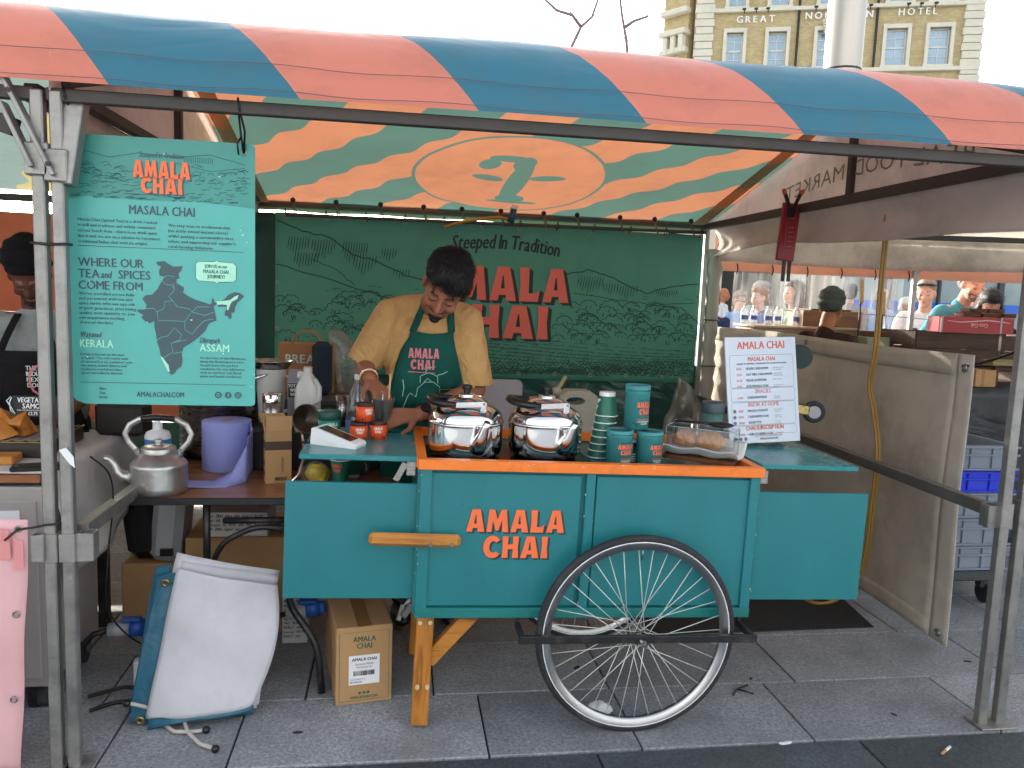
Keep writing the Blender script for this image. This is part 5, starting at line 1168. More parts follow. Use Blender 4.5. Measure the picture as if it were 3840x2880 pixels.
# water bottle, steel cups, sieve
M_PET = clear('clear_bottle', (.86, .90, .90), .16, .05, .10)
wb = thing('water_bottle', 'large clear ribbed water bottle behind the orange tins', 'bottle', (-.155, 3.30, ZT)); cx, cy = -.150, 3.30
prof = [(0, 0), (.044, 0)] + [(.050 + .0022 * math.sin(i * 1.9), .01 + i * .0125) for i in range(22)] + [(.046, .30), (.034, .345), (.018, .385), (.015, .395), (.015, .41), (0, .41)]
g = MB(); g.lathe(prof, (cx, cy, ZT), 32); g.build('bottle', M_PET, wb)
g = MB(); g.lathe([(.0505, .13), (.0525, .135), (.0525, .225), (.0505, .23)], (cx, cy, ZT), 32); g.build('label', M_BLUEL, wb)
g = MB(); g.lathe([(.016, .395), (.017, .415), (0, .417)], (cx, cy, ZT), 16); g.build('cap', M_WHITE, wb)
for i, (x, y) in enumerate(((-.222, 3.42), (-.07, 3.42))):
    t = thing('steel_tumbler', ('steel tumbler left of the water bottle', 'steel tumbler right of the water bottle')[i], 'tumbler', (x, y, ZT if i else ZS), 'steel tumblers'); z = ZS if i == 0 else ZT
    g = MB(); g.lathe([(0, 0), (.022, 0), (.028, .15 + .14 * i), (.026, .15 + .14 * i), (.021, .004), (0, .004)], (x, y, z), 24); g.build('cup_wall', M_STEELB, t)
sv = thing('tea_strainer', 'round steel tea strainer leaning beside the green tub', 'strainer', (-.34, 3.27, ZS))
rt_ = Matrix.Rotation(1.15, 3, 'X') @ Matrix.Rotation(.35, 3, 'Y')
g = MB(); g.lathe([(.0, -.045), (.03, -.038), (.052, -.02), (.06, 0.0), (.0625, .001), (.0625, .004), (.059, .004), (.05, -.016), (0, -.04)], (-.350, 3.25, ZS + .075), 32, 0, True, rt_); g.build('bowl', metal('dark_mesh_steel', '#6a6055', .4, .3, 60), sv)
g = MB(); g.tube([(-.37, 3.23, ZS + .02), (-.36, 3.17, .90), (-.345, 3.10, .83), (-.36, 3.06, .77), (-.40, 3.03, ZT + .008)], .006, 8); g.build('handle', M_STEEL, sv)
# things under the leaf: yellow bag of sponges, two printed cups
yb = thing('plastic_bag', 'small clear bag with crumpled yellow cloth on the brown table', 'bag', (-.29, 3.08, ZT)); g = MB(); g.ell((-.290, 3.10, ZT + .042), (.045, .04, .040), None, 18, 12); g.noisy(.022, 30, 4); g.build('yellow_cloth', mat('yellow_cloth', '#d9bf1e', .6, bmp=.3, bscale=20), yb)
g = MB(); g.ell((-.300, 3.10, ZT + .046), (.058, .05, .044), None, 16, 10); g.noisy(.02, 25, 9); g.build('bag_film', clear('bag_film', (.95, .95, .93), .12, .15, .12), yb)
for i, (x, y) in enumerate(((-.205, 3.10), (-.165, 3.22))):
    z = ZT; c = paper_cup((x, y, z), ('nearer', 'farther')[i] + ' upright green paper cup under the left table leaf', h=.105, upside=False)
    if i == 0: o = MB(); f = cyl3((x, y, 0), lambda q: .029 + .0115 * q / .105, z, -PI / 2 - .35); put_logo(o, 'AMALA', f, 0, .075, .014, .0003, 0, 0, None, width=.04); put_logo(o, 'CHAI', f, 0, .057, .014, .0003, 0, 0, None, width=.03); o.build('name_print', M_CORAL, c)

# ---------------------------------------------------------------- back counters with bag, speaker, jerrycan
bc = thing('back_counter', 'dark grey back counter below the banner on the left', 'counter', (-.35, 4.65, 0)); g = MB(); g.box((-.36, 4.65, .868), (.86, .7, .03), None, 0, .004); g.build('top', mat('dark_grey_top', '#4a4d50', .5), bc)
for x in (-.74, .02):
    for y in (4.35, 4.95): h = MB(); h.box((x, y, .427), (.03, .03, .853), None, 0, .002); h.build('leg', M_BLACK, bc)
rc = thing('back_table', 'low dark table behind the cart carrying the jerrycan', 'table', (.85, 4.45, 0)); g = MB(); g.box((.85, 4.45, .675), (1.25, .6, .03), None, 0, .004); g.build('top', mat('dark_grey_top', '#4a4d50', .5), rc)
for x in (.28, 1.42):
    for y in (4.2, 4.7): h = MB(); h.box((x, y, .33), (.03, .03, .66), None, 0, .002); h.build('leg', M_BLACK, rc)
M_KRAFT = mat('kraft_paper_bag', '#a97c4f', .8, var=.08, scale=5, bmp=.15, bscale=8)
kb = thing('paper_bag', 'brown paper bag with white letters in front of the banner', 'bag', (-.50, 4.62, .884))
g = MB(); g.box((-.50, 4.62, 1.025), (.305, .13, .28), None, 0, .004); g.noisy(.004, 9, 2); g.build('bag_body', M_KRAFT, kb)
for yy in (4.555, 4.685): h = MB(); h.tube([(-.575, yy, 1.155), (-.57, yy, 1.20), (-.54, yy, 1.228), (-.50, yy, 1.235), (-.46, yy, 1.228), (-.43, yy, 1.20), (-.425, yy, 1.155)], .008, 6, flat=.5); h.build('bag_handle', M_KRAFT, kb)
h = MB(); put_text(h, 'BREAD', plane3((-.61, 4.546, 1.055), (1, 0, 0), (0, 0, 1), .003), 0, 0, .048, 1, .95); h.build('bag_print', M_PALE, kb)
sk = thing('speaker', 'dark blue upright portable speaker beside the paper bag', 'speaker', (-.405, 4.50, .884)); g = MB(); g.box((-.405, 4.49, 1.035), (.108, .09, .30), None, 0, .028); g.build('cabinet', mat('navy_mesh', '#1c3040', .8, bmp=.5, bscale=300), sk)
cl = thing('plastic_cover', 'wrinkled clear plastic sleeve standing on the back counter', 'plastic sleeve', (-.27, 4.62, .884)); g = MB(); g.tube([(-.27, 4.62, .886), (-.275, 4.62, .98), (-.28, 4.62, 1.07), (-.30, 4.62, 1.15), (-.34, 4.62, 1.21), (-.37, 4.62, 1.235)], [.06, .058, .062, .065, .05, .02], 18); g.noisy(.014, 16, 5); g.build('film', clear('sleeve_film', (.93, .94, .92), .14, .2, .16), cl)
M_JERRY = mat('cloudy_jerrycan', '#b9b6a6', .45, var=.05)
jc = thing('jerrycan', 'cloudy white plastic jerrycan behind the right kettle', 'jerrycan', (1.035, 4.40, .69)); jx = 1.03
g = MB(); out = [(-.12, 0), (.12, 0), (.125, .02), (.125, .18), (.11, .235), (.07, .262), (-.06, .262), (-.10, .235), (-.118, .20), (-.125, .02)]; hole = arc(-.015, .205, .055, .022, 0, 350, 14)
g.poly([out, hole], lambda x, y, d: Vector((jx + x, 4.34 - d, .6905 + y)), .12); g.build('can', M_JERRY, jc)
g = MB(); g.cyl((jx - .105, 4.40, .92), (jx - .12, 4.40, .965), .024, n=14); g.build('cap', M_JERRY, jc)
g = MB(); g.bar((jx - .13, 4.40, .91), (jx - .07, 4.38, 1.03), .008, .02); g.build('spigot', mat('cream_plastic', '#b8ad78', .5), jc)
wbd = thing('cutting_board', 'white rounded plastic board standing behind the left kettle', 'board', (.56, 4.40, .69)); g = MB()
ro = arc(.08, .28, .03, .03, 0, 90, 6) + arc(-.13, .28, .03, .03, 90, 180, 6) + [(-.16, 0), (.11, 0)]
g.poly([ro], lambda x, y, d: Vector((.605 + x, 4.38 - d + .05 * y, .692 + y)), .018); g.build('board', mat('grey_white_board', '#a9a6ac', .5), wbd)
pb = thing('plastic_bag', 'clear plastic bag hanging from the corner post by the jar', 'bag', (1.95, 5.0, .62)); g = MB(); g.tube([(1.955, 5.25, .965), (1.953, 5.2, .945), (1.95, 5.12, .88), (1.945, 5.05, .78), (1.94, 5.02, .69), (1.935, 5.02, .55)], [.006, .012, .055, .105, .14, .15], 22); g.noisy(.016, 12, 7); g.build('film', clear('bag_film2', (.95, .95, .94), .12, .18, .07), pb)
# ---------------------------------------------------------------- under the table
def printed_carton(name, label, c, s, a, words, parent=None):
    t = thing(name, label, 'box', (c[0], c[1], c[2] - s[2] / 2)); g = MB(); g.box(c, s, rotz(a), 0, .002); g.build('box', M_CARD, t); return t
pb1 = printed_carton('cardboard_box', 'sealed cardboard box with white label standing under the cart', (-.125, 2.95, .147), (.200, .42, .29), .17, None)
ba = .17; O_ = Vector((-.125, 2.95, 0)) + rotz(ba) @ Vector((-.10, -.21, 0)); bf = plane3(O_, rotz(ba) @ Vector((1, 0, 0)), (0, 0, 1), .0014); bf2 = plane3(O_, rotz(ba) @ Vector((1, 0, 0)), (0, 0, 1), .0028)
M_BGREEN = mat('box_green_print', '#2e5e48', .8)
g = MB(); put_text(g, 'AMALA', bf, .1, .236, .020, 1, .8, 'c'); put_text(g, 'CHAI', bf, .1, .210, .020, 1, .8, 'c'); put_text(g, 'AMALACHAI.COM', bf, .1, .022, .010, 1, .8, 'c'); stroke(g, [(.012, .015), (.188, .015), (.188, .272), (.012, .272), (.012, .015)], .0018, bf)
for k in range(3): g.poly([arc(.085 + .015 * k, .043, .0055, .0055, 0, 340, 10)], bf)
g.build('green_print', M_BGREEN, pb1)
g = MB(); g.poly([[(.045, .075), (.155, .075), (.155, .185), (.045, .185)]], bf); g.build('paper_label', M_WHITE, pb1)
g = MB(); put_text(g, 'AMALA CHAI', bf2, .1, .165, .011, 1, .9, 'c'); put_text(g, 'Cardamom Masala', bf2, .1, .149, .0065, 0, .9, 'c'); put_text(g, 'And Assam Tea', bf2, .1, .138, .0065, 0, .9, 'c'); put_text(g, 'CASE QUANTITY: 12', bf2, .05, .093, .005, 0, .8); put_text(g, 'BBE: 26 FEB 2026', bf2, .05, .083, .005, 1, .8)
for i in range(24):
    w = random.choice([.0011, .0022]); x = .062 + i * .0032; g.add([bf2(x, .109), bf2(x + w, .109), bf2(x + w, .127), bf2(x, .127)], [(0, 1, 2, 3)])
g.build('label_print', M_BPLAST, pb1)
g = MB(); g.box((-.125, 2.95, .2926), (.05, .425, .0012), rotz(ba)); g.build('parcel_tape', M_TAPE, pb1)
g = MB(); g.box(Vector((-.125, 2.95, .2922)), (.0015, .42, .001), rotz(ba)); g.build('flap_seam', M_CARDD, pb1)
pb2 = printed_carton('cardboard_box', 'wide cardboard box with green printed slogan under the brown table', (-.63, 3.55, .21), (.46, .36, .42), .02, None)
f_ = plane3((-.86, 3.367, 0), (1, .02, 0), (0, 0, 1), .0014); g = MB(); put_text(g, 'GROWN WITH LOVE AND', f_, .20, .365, .017, 1, .7, 'l', .15); put_text(g, 'HAND-PICKED IN INDIA', f_, .20, .342, .017, 1, .7, 'l', .15); stroke(g, [(.02, .02), (.44, .02), (.44, .395), (.02, .395), (.02, .02)], .002, f_)
stroke(g, [(.03, .30), (.12, .315), (.2, .325), (.28, .318), (.36, .322), (.43, .31)], .003, f_); g.build('green_print', M_BGREEN, pb2)
g = MB()
for k in range(60): x = rp.uniform(.03, .42); z = rp.uniform(.12, .29); stroke(g, [(x, z), (x + rp.uniform(.01, .05), z + rp.uniform(-.006, .006))], .0025, f_)
g.build('box_drawing', M_CARDD, pb2)
g = MB(); g.box((-.63, 3.55, .4212), (.46, .36, .002), rotz(.02)); g.build('top_flap', M_CARD, pb2)
def doodle(t, o, u, v, w, h, seed):
    r_ = random.Random(seed); g = MB(); f = plane3(o, u, v, .0014); y = h - .016
    words = ['ANI', 'MALS', 'Know your', 'Rights!', 'AMA', 'ZING', 'WOW', 'REALLY', 'NO MILK']
    while y > .008:
        x = .006
        while x < w - .03: t_ = r_.choice(words); x += put_text(g, t_, f, x, y, r_.uniform(.008, .013), 1, .7, shear=r_.choice([0, .2])) + .01
        y -= .019
    bad = [i for i, p in enumerate(g.v) if (p - Vector(o)).dot(Vector(u).normalized()) > w]
    g.f, g.mi, g.sm = (list(z) for z in zip(*[(f_, m_, s_) for f_, m_, s_ in zip(g.f, g.mi, g.sm) if not any(i in set(bad) for i in f_)])) if bad else (g.f, g.mi, g.sm)
    g.build('doodle_print', M_BPLAST, t)
od = thing('drink_case', 'case of white drink cartons with black doodle print under the brown table', 'carton case', (-.65, 3.25, .42)); g = MB(); g.box((-.655, 3.50, .4755), (.26, .24, .105), None, 0, .002); g.build('case', M_OATW, od); doodle(od, (-.785, 3.379, .423), (1, 0, 0), (0, 0, 1), .26, .10, 3)
od2 = thing('drink_carton', 'white doodle printed carton standing behind the bent table leg', 'carton', (-.40, 3.26, 0)); g = MB(); g.box((-.395, 3.30, .12), (.10, .10, .236), None, 0, .002); g.build('carton_body', M_OATW, od2); doodle(od2, (-.445, 3.249, .005), (1, 0, 0), (0, 0, 1), .10, .23, 8)
gd = thing('dispenser', 'grey and black rounded machine under the neighbouring table', 'machine', (-1.0, 3.35, .0)); g = MB()
g.box((-.93, 3.46, .47), (.125, .22, .30), Matrix.Rotation(.10, 3, 'Y'), 0, .03); g.build('shell', mat('light_grey_shell', '#a7aaad', .45), gd); g = MB(); g.box((-1.035, 3.47, .455), (.15, .2, .26), Matrix.Rotation(-.12, 3, 'Y'), 0, .04); g.build('dark_front', M_BPLAST, gd); g = MB(); g.box((-.98, 3.47, .16), (.26, .22, .31), None, 0, .006); g.build('plinth', M_CARD, gd)
g = MB(); g.box((-.925, 3.345, .37), (.05, .02, .03)); g.build('vent', M_BPLAST, gd)
# cables and blue plugs on the ground
M_CABLE = mat('black_cable', '#141416', .5); M_BLUEPL = mat('blue_connector', '#1d4f9c', .4); M_GREYPL = mat('grey_connector', '#9a9ca0', .45)
def cable(pts, label, r=.007, m=None, name='cable'):
    P_ = [Vector(p) for p in pts]; o = []
    for i in range(len(P_) - 1):          # Catmull-Rom
        a, b, c, d = P_[max(i - 1, 0)], P_[i], P_[i + 1], P_[min(i + 2, len(P_) - 1)]
        for k in range(6):
            t = k / 6; o.append(.5 * ((2 * b) + (c - a) * t + (2 * a - 5 * b + 4 * c - d) * t * t + (3 * b - a - 3 * c + d) * t ** 3))
    o.append(P_[-1]); g = MB(); g.tube(o, r, 8); return g.build(name, m or M_CABLE, label=label, cat='cable', loc=tuple(P_[0]))
cable([(-1.02, 2.75, .008), (-.95, 2.80, .008), (-.82, 2.82, .008), (-.70, 2.9, .008), (-.66, 3.05, .008), (-.75, 3.2, .008)], 'black cable looping behind the folded sheet')
cable([(-1.05, 2.82, .022), (-.95, 2.88, .022), (-.85, 2.86, .022), (-.76, 2.95, .022), (-.80, 3.1, .022), (-.95, 3.12, .022)], 'second black cable coiled behind the left posts')
cable([(-.95, 2.62, .93), (-.93, 2.72, .85), (-.93, 2.75, .74), (-.95, 2.75, .55), (-.96, 2.78, .35), (-.90, 2.9, .18), (-.80, 2.98, .12)], 'thin black wire hanging down beside the left post', .003)
def connector(c, d, label):
    c, d = Vector(c), Vector(d).normalized(); t = thing('power_connector', label, 'connector', c, 'blue power connectors')
    g = MB(); g.cyl(c, c + d * .075, .026, .028, 16); g.build('grey_half', M_GREYPL, t)
    g = MB(); g.cyl(c + d * .075, c + d * .125, .031, .031, 16); g.cyl(c + d * .125, c + d * .15, .027, .024, 16); g.build('blue_half', M_BLUEPL, t)
    g = MB(); g.box(c + d * .08 + Vector((0, 0, .035)), (.07, .04, .014), None, 0, .005); g.build('flap_cover', M_BLUEPL, t)
    g = MB(); g.tube([c, c - d * .05 + Vector((0, 0, -.01)), c - d * .11 + Vector((0, 0, -.07)), c - d * .16 + Vector((0, .02, -.11))], .011, 8); g.build('lead', M_CABLE, t); return t
connector((-1.03, 2.97, .20), (1, .1, .03), 'grey and blue power connector behind the folded sheet'); connector((-.40, 3.03, .225), (1, .05, .14), 'blue power connector beside the bent table leg')
ad = thing('adapter', 'small white adapter box behind the folded sheet', 'adapter', (-.905, 2.92, .055)); g = MB(); g.box((-.905, 2.93, .055), (.05, .04, .095), rotz(.2), 0, .004); g.build('case', M_WHITE, ad)
# power strips and cables under the left of the cart
ps = thing('power_strip', 'dangling white power strip with black plugs under the cart', 'power strip', (.02, 2.98, .25)); g = MB(); g.bar((-.06, 2.98, .40), (.06, 2.95, .30), .05, .03, ch=.004); g.build('black_plug', M_BPLAST, ps)
g = MB(); g.bar((.05, 3.0, .22), (.15, 2.98, .36), .045, .025, ch=.004); g.build('strip', M_GREYPL, ps); g = MB(); g.tube([(.13, 2.98, .34), (.12, 3.0, .30), (.05, 3.02, .26), (.03, 3.0, .20)], .01, 8); g.build('lead', M_WHITE, ps)
# ---------------------------------------------------------------- folded sheet leaning against the table
M_SHEETW = cloth('white_pvc_sheet', '#c9c8cc', .05, .5, .05, 3, '#8d8a8c', .35, wr=.12, wrs=3); M_SHEETB = cloth('blue_pvc_hem', '#2c6076', .03, .45, .12, 6, '#9fb3b8', .3, wr=.3, wrs=7)
fs = thing('folded_sheet', 'folded white sheet with blue hems leaning against the brown table', 'folded sheet', (-.62, 2.70, 0))
def layer(TL, TR, BR, BL, bow, name, m, parent, edge_w=0, thick=.005, seed=0, nx=16, ny=20):
    TL, TR, BR, BL = map(Vector, (TL, TR, BR, BL))
    def fn(u, v):
        p = BL.lerp(BR, u).lerp(TL.lerp(TR, u), v)
        return p + Vector((.006 * math.sin(v * 4 + seed), -bow * math.sin(PI * u) * math.sin(PI * v) + .008 * noise.noise(p * 7 + Vector((seed, 0, 0))) + .004 * (1 - 2 * abs(noise.noise(p * 9 + Vector((seed, 3, 0))))), .003 * math.sin(u * 6 + seed)))
    g = MB(); g.grid(nx, ny, fn, 0, True, thick); return g.build(name, m, parent)
layer((-.800, 2.775, .505), (-.745, 2.77, .525), (-.835, 2.685, .020), (-.880, 2.69, .035), 0, 'blue_hem', M_SHEETB, fs, seed=1)
layer((-.735, 2.785, .555), (-.392, 2.80, .478), (-.455, 2.70, .030), (-.815, 2.70, .030), .01, 'folded_layer', M_SHEETW, fs, seed=2)
layer((-.720, 2.770, .530), (-.398, 2.79, .466), (-.455, 2.69, .024), (-.810, 2.69, .025), .015, 'folded_layer', M_SHEETW, fs, seed=3)
bh = layer((-.800, 2.750, .485), (-.738, 2.755, .495), (-.800, 2.645, .006), (-.858, 2.65, .012), .003, 'blue_hem', M_SHEETB, fs, seed=4)
def front(u, v):
    L_ = Vector((-.808, 2.64, .028)).lerp(Vector((-.728, 2.745, .515)), v); R_ = Vector((-.460, 2.66, .055)).lerp(Vector((-.392, 2.75, .45)), v) + Vector((.035 * math.sin(PI * v), -.01, 0))
    p = L_.lerp(R_, u); return p + Vector((0, -.03 * math.sin(PI * u) ** .7 * (1 - .3 * v) + .009 * noise.noise(p * 6) + .007 * (1 - 2 * abs(noise.noise(Vector((p.x * 7 + p.z * 4, 0, p.z * 3))))) - .003 * math.sin(v * 11 + u * 3), -.018 * u * (1 - v) * 0))
g = MB(); g.grid(24, 28, front, 0, True, .005); g.build('folded_layer', M_SHEETW, fs)
for k in range(3):
    layer((-.80 + .004 * k, 2.632 + .012 * k, .036), (-.462, 2.655 + .012 * k, .062 - .004 * k), (-.468, 2.645 + .012 * k, .026 - .012 * k + .012), (-.79 + .01 * k, 2.622 + .014 * k, .004), .028, 'blue_hem', M_SHEETB, fs, seed=5 + k, ny=4)
for (x, y, z) in ((-.762, 2.738, .468), (-.822, 2.642, .028)):
    h = MB(); h.torus((x, y - .004, z), .011, .004, (0, 1, .2), 18, 8); h.build('grommet', metal('brass', '#b0975a', .35), fs)
M_BUNG2 = mat('grey_white_bungee', '#b8b2a8', .8)
for pts in ([(-.74, 2.63, .012), (-.70, 2.59, .010), (-.64, 2.585, .010), (-.60, 2.59, .012)], [(-.68, 2.63, .03), (-.655, 2.58, .012), (-.60, 2.51, .010), (-.545, 2.475, .012)], [(-.80, 2.66, .06), (-.85, 2.66, .075), (-.868, 2.655, .08)]):
    g = MB(); g.tube(pts, .0065, 8); b = g.build('bungee', M_BUNG2, fs); h = MB(); h.ell(pts[-1], .013, None, 12, 8); h.build('ball_end', M_BPLAST, b)

# ================================================================ left neighbour: counter, cabinet, samosas
M_GREYCLOTH = cloth('grey_white_tablecloth', '#c9c6c2', .05, .85, .06, 5, '#7e7a76', .3, wr=.3, wrs=4)
tb = thing('counter_table', 'table under a grey white cloth at the left edge', 'table', (-1.6, 3.15, 0)); g = MB(); g.box((-1.66, 3.15, .822), (1.0, .78, .03), None, 0, .004); g.build('top', M_TABLE, tb)
for x in (-2.1, -1.22):
    for y in (2.82, 3.48): h = MB(); h.box((x, y, .402), (.04, .04, .804), None, 0, .002); h.build('leg', M_BLACK, tb)
def drape(u, v):      # over the top, down the right side
    s = u * 1.45; y = 2.755 + .80 * v
    wv = .02 * math.sin(y * 12 + 1) + .012 * math.sin(y * 23)
    if s < 1.0: return (-2.14 + s * 1.01, y, .8405 + .002 * math.sin(s * 9))
    d = (s - 1.0) / .45; return (-1.13 + .02 * math.sin(PI * d * .5) + .03 * d + wv * d, y, .8405 - (.34 + .05 * math.sin(y * 7)) * d ** 1.15)
g = MB(); g.grid(46, 26, drape, 0, True, .003, True); tc = g.build('tablecloth', M_GREYCLOTH, label='grey white tablecloth hanging over the side of the left counter', cat='tablecloth', loc=(-1.6, 3.15, .84))
cb = thing('metal_cabinet', 'grey metal cabinet on castors behind the pink banner', 'cabinet', (-1.35, 2.78, 0)); M_CABM = mat('beige_grey_metal', '#aaa5a1', .45, .2, .05)
g = MB(); g.box((-1.42, 2.98, .445), (.545, .45, .70), None, 0, .006); g.build('carcass', M_CABM, cb); B('door_panel', (-1.39, 2.752, .44), (.44, .008, .62), M_CABM, cb)
g = MB(); pf = plane3((-1.42, 2.747, .58), (1, 0, 0), (0, 0, 1), .0015); g.poly([[(0, 0), (.20, .005), (.20, .14), (0, .135)]], pf); g.build('notice', M_WHITE, cb)
g = MB(); [stroke(g, [(.03, .10 - k * .018), (.09, .10 - k * .018)], .004, plane3((-1.42, 2.747, .58), (1, 0, 0), (0, 0, 1), .003)) or stroke(g, [(.12, .10 - k * .018), (.17, .10 - k * .018)], .004, plane3((-1.42, 2.747, .58), (1, 0, 0), (0, 0, 1), .003)) for k in range(5)]; g.build('notice_lines', M_PINKD, cb)
for x in (-1.185, -1.63):
    for y in (2.82, 3.14):
        h = MB(); h.cyl((x - .014, y, .045), (x + .014, y, .045), .045, n=20); cw = h.build('castor', M_RUBBER, cb)
        h = MB(); h.bar((x - .02, y, .04), (x - .02, y + .01, .10), .004, .04, (0, 1, 0)); h.bar((x + .02, y, .04), (x + .02, y + .01, .10), .004, .04, (0, 1, 0)); h.cyl((x - .025, y, .045), (x + .025, y, .045), .008, n=10); h.build('fork', M_STEELB, cw)
pk_ = thing('pink_banner', 'pink vinyl banner with grommets tied to the left post', 'banner', (-1.25, 2.40, .0)); M_PINK = cloth('pink_vinyl', '#e3b3b4', .06, .5, .05, 2, '#d89da0', .3)
g = MB(); g.grid(12, 24, lambda u, v: (-1.62 + (.577 - .045 * (1 - v)) * u, 2.40 + .006 * math.sin(v * 13 + u * 4), .012 + .780 * v), 0, True, .002); g.build('sheet', M_PINK, pk_)
for z in (.765, .508, .245): h = MB(); h.torus((-1.066 - .045 * (1 - z / .79), 2.393, z), .0085, .003, (0, 1, 0), 16, 6); h.build('grommet', M_BOLT, pk_)
g = MB(); pp = plane3((-1.25, 2.3925, .62), (1, 0, 0), (0, 0, 1), .002); [g.poly([[(x, z), (x + .03, z + .01), (x + .028, z + .09), (x + .004, z + .10)]], pp) for x, z in ((.13, .05), (.165, .02), (.06, .06))]; g.build('red_print', mat('pink_print', '#d98c8c', .5), pk_)
g = MB(); g.tube([(-1.066, 2.392, .765), (-1.03, 2.395, .768), (-1.0, 2.408, .772), (-.965, 2.408, .775), (-.965, 2.45, .775)], .0035, 6); g.tube([(-1.066, 2.392, .765), (-1.085, 2.385, .75), (-1.10, 2.38, .735)], .0035, 6); g.build('cable_tie', M_ZIP, pk_)
# samosas, tray, sign, phone, wooden board
M_SAM = mat('fried_pastry', '#b8722a', .45, var=.3, scale=25, dirt='#d9a05a', dirt_amt=.6, bmp=.3, bscale=60); M_GOLDT = metal('gold_edge', '#a8905a', .35); ZC = .8445
tr = thing('serving_tray', 'dark tray with gold rim holding the samosas', 'tray', (-1.42, 3.02, ZC)); g = MB(); g.box((-1.46, 3.15, ZC + .030), (.46, .36, .055), None, 0, .004); g.build('tray_box', mat('dark_tray', '#2a2926', .4), tr)
for c, s in (((-1.46, 2.968, ZC + .059), (.47, .008, .006)), ((-1.228, 3.15, ZC + .059), (.008, .36, .006))): B('gold_rim', c, s, M_GOLDT, tr)
g = MB(); g.grid(30, 10, lambda u, v: (-1.68 + .44 * u, 2.99 + .32 * v, ZC + .062 + .004 * math.sin(u * 60 + v * 4)), 0, True, .003); g.build('woven_mat', mat('grey_leaf_mat', '#7b7466', .9, var=.3, scale=30), tr)
rs = random.Random(2)
for i in range(14):
    x, y, z = -1.33 - (i % 5) * .055 - .02 * (i // 5), 3.03 + (i // 5) * .06 + rs.uniform(-.01, .01), ZC + .065 + (.035 if i % 3 == 0 else 0)
    rm = Matrix.Rotation(rs.uniform(0, 6), 3, 'Z') @ Matrix.Rotation(rs.uniform(-.5, .5), 3, 'X'); c = Vector((x, y, z + .022))
    g = MB(); pts = [(-.040, -.03, -.022), (.040, -.03, -.022), (0, .045, -.022), (0, 0, .05)]; top = [c + rm @ Vector(p) * .95 for p in pts]
    # puffed tetrahedron
    def sub(a, b, d, k=5):
        vs = []; ix = {}
        for p in range(k + 1):
            for q in range(k + 1 - p): r_ = k - p - q; P_ = (a * p + b * q + d * r_) / k; ix[(p, q)] = len(vs); vs.append(P_ + (P_ - c).normalized() * .007 * (1 - max(p, q, r_) / k))
        return vs, [(ix[(p, q)], ix[(p + 1, q)], ix[(p, q + 1)]) for p in range(k) for q in range(k - p)] + [(ix[(p + 1, q)], ix[(p + 1, q + 1)], ix[(p, q + 1)]) for p in range(k) for q in range(k - 1 - p)]
    for a, b, d in ((0, 1, 2), (0, 3, 1), (1, 3, 2), (2, 3, 0)): g.add(*sub(top[a], top[b], top[d]), 0, True)
    nm_ = ('front row', 'middle row', 'back row')[i // 5]
    g.build('samosa', M_SAM, label='golden fried samosa in the heap on the tray', cat='samosa', group='samosas in the heap', loc=tuple(c - Vector((0, 0, .022))))
sg = thing('price_sign', 'black price sign for vegetable samosas with white letters', 'sign', (-1.29, 3.05, ZC + .062)); sf = plane3((-1.372, 3.045, .985), (1, .0, 0), (0, .15, 1), 0); g = MB(); g.poly([[(0, 0), (.20, -.004), (.20, .074), (0, .074)]], sf, .003); g.build('card', mat('chalk_black', '#15181a', .6), sg)
g = MB(); s2 = plane3((-1.372, 3.045, .985), (1, 0, 0), (0, .15, 1), .0012); put_text(g, 'VEGETABLE', s2, .022, .050, .018, 1, .72); put_text(g, 'SAMOSA', s2, .040, .028, .0185, 1, .8); put_text(g, 'FILLED WITH PEAS, POTATOES AND CARROTS', s2, .022, .0195, .0045, 1, .8); put_text(g, '£2.75', s2, .060, .004, .012, 1, .8)
g.build('letters', M_WHITE, sg); g = MB(); g.tube([sf(.0, .07, .003), sf(-.012, .055, .006), sf(.006, .03, .008), sf(.018, .008, .006), sf(.004, .02, .008), sf(-.002, .05, .006), sf(.004, .068, .004)], .0022, 6); g.build('string', M_PALE, sg)
bd = thing('chopping_board', 'worn wooden board below the samosa tray', 'board', (-1.40, 2.84, ZC)); g = MB(); g.box((-1.44, 2.895, ZC + .016), (.30, .09, .030), rotz(.06), 0, .004); g.build('plank', M_WOODX, bd)
ph = thing('card_terminal', 'flat black card terminal lying on the grey tablecloth', 'card terminal', (-1.2, 2.79, ZC)); g = MB(); g.box((-1.185, 2.80, ZC + .010), (.15, .065, .018), rotz(.25), 0, .005); g.build('case', M_BPLAST, ph); g = MB(); g.ell((-1.235, 2.772, ZC + .0195), (.006, .005, .001)); g.build('green_button', mat('green_button', '#2ea05a', .4), ph)
hb = thing('handbag', 'dark handbag with looped strap on the cloth covered counter', 'handbag', (-1.1, 3.5, ZC)); g = MB(); g.box((-1.12, 3.46, ZC + .07), (.20, .12, .14), rotz(-.2), 0, .02); g.build('bag_body', mat('dark_leather', '#2a2522', .5), hb)
g = MB(); g.tube([(-1.17, 3.46, ZC + .13), (-1.16, 3.46, ZC + .19), (-1.12, 3.46, ZC + .205), (-1.07, 3.45, ZC + .18), (-1.04, 3.44, ZC + .14)], .008, 8); g.build('strap', mat('dark_leather', '#2a2522', .5), hb)
tk = thing('paper_tag', 'scrap of white tape stuck on the left post', 'tape', (-.928, 2.41, .97)); g = MB(); g.poly([[(0, .0), (.014, -.012), (.012, .02), (-.008, .048), (-.028, .04)]], plane3((-.93, 2.408, .955), (1, 0, 0), (0, 0, 1), .003), .001); g.build('tape', M_WHITE, tk)
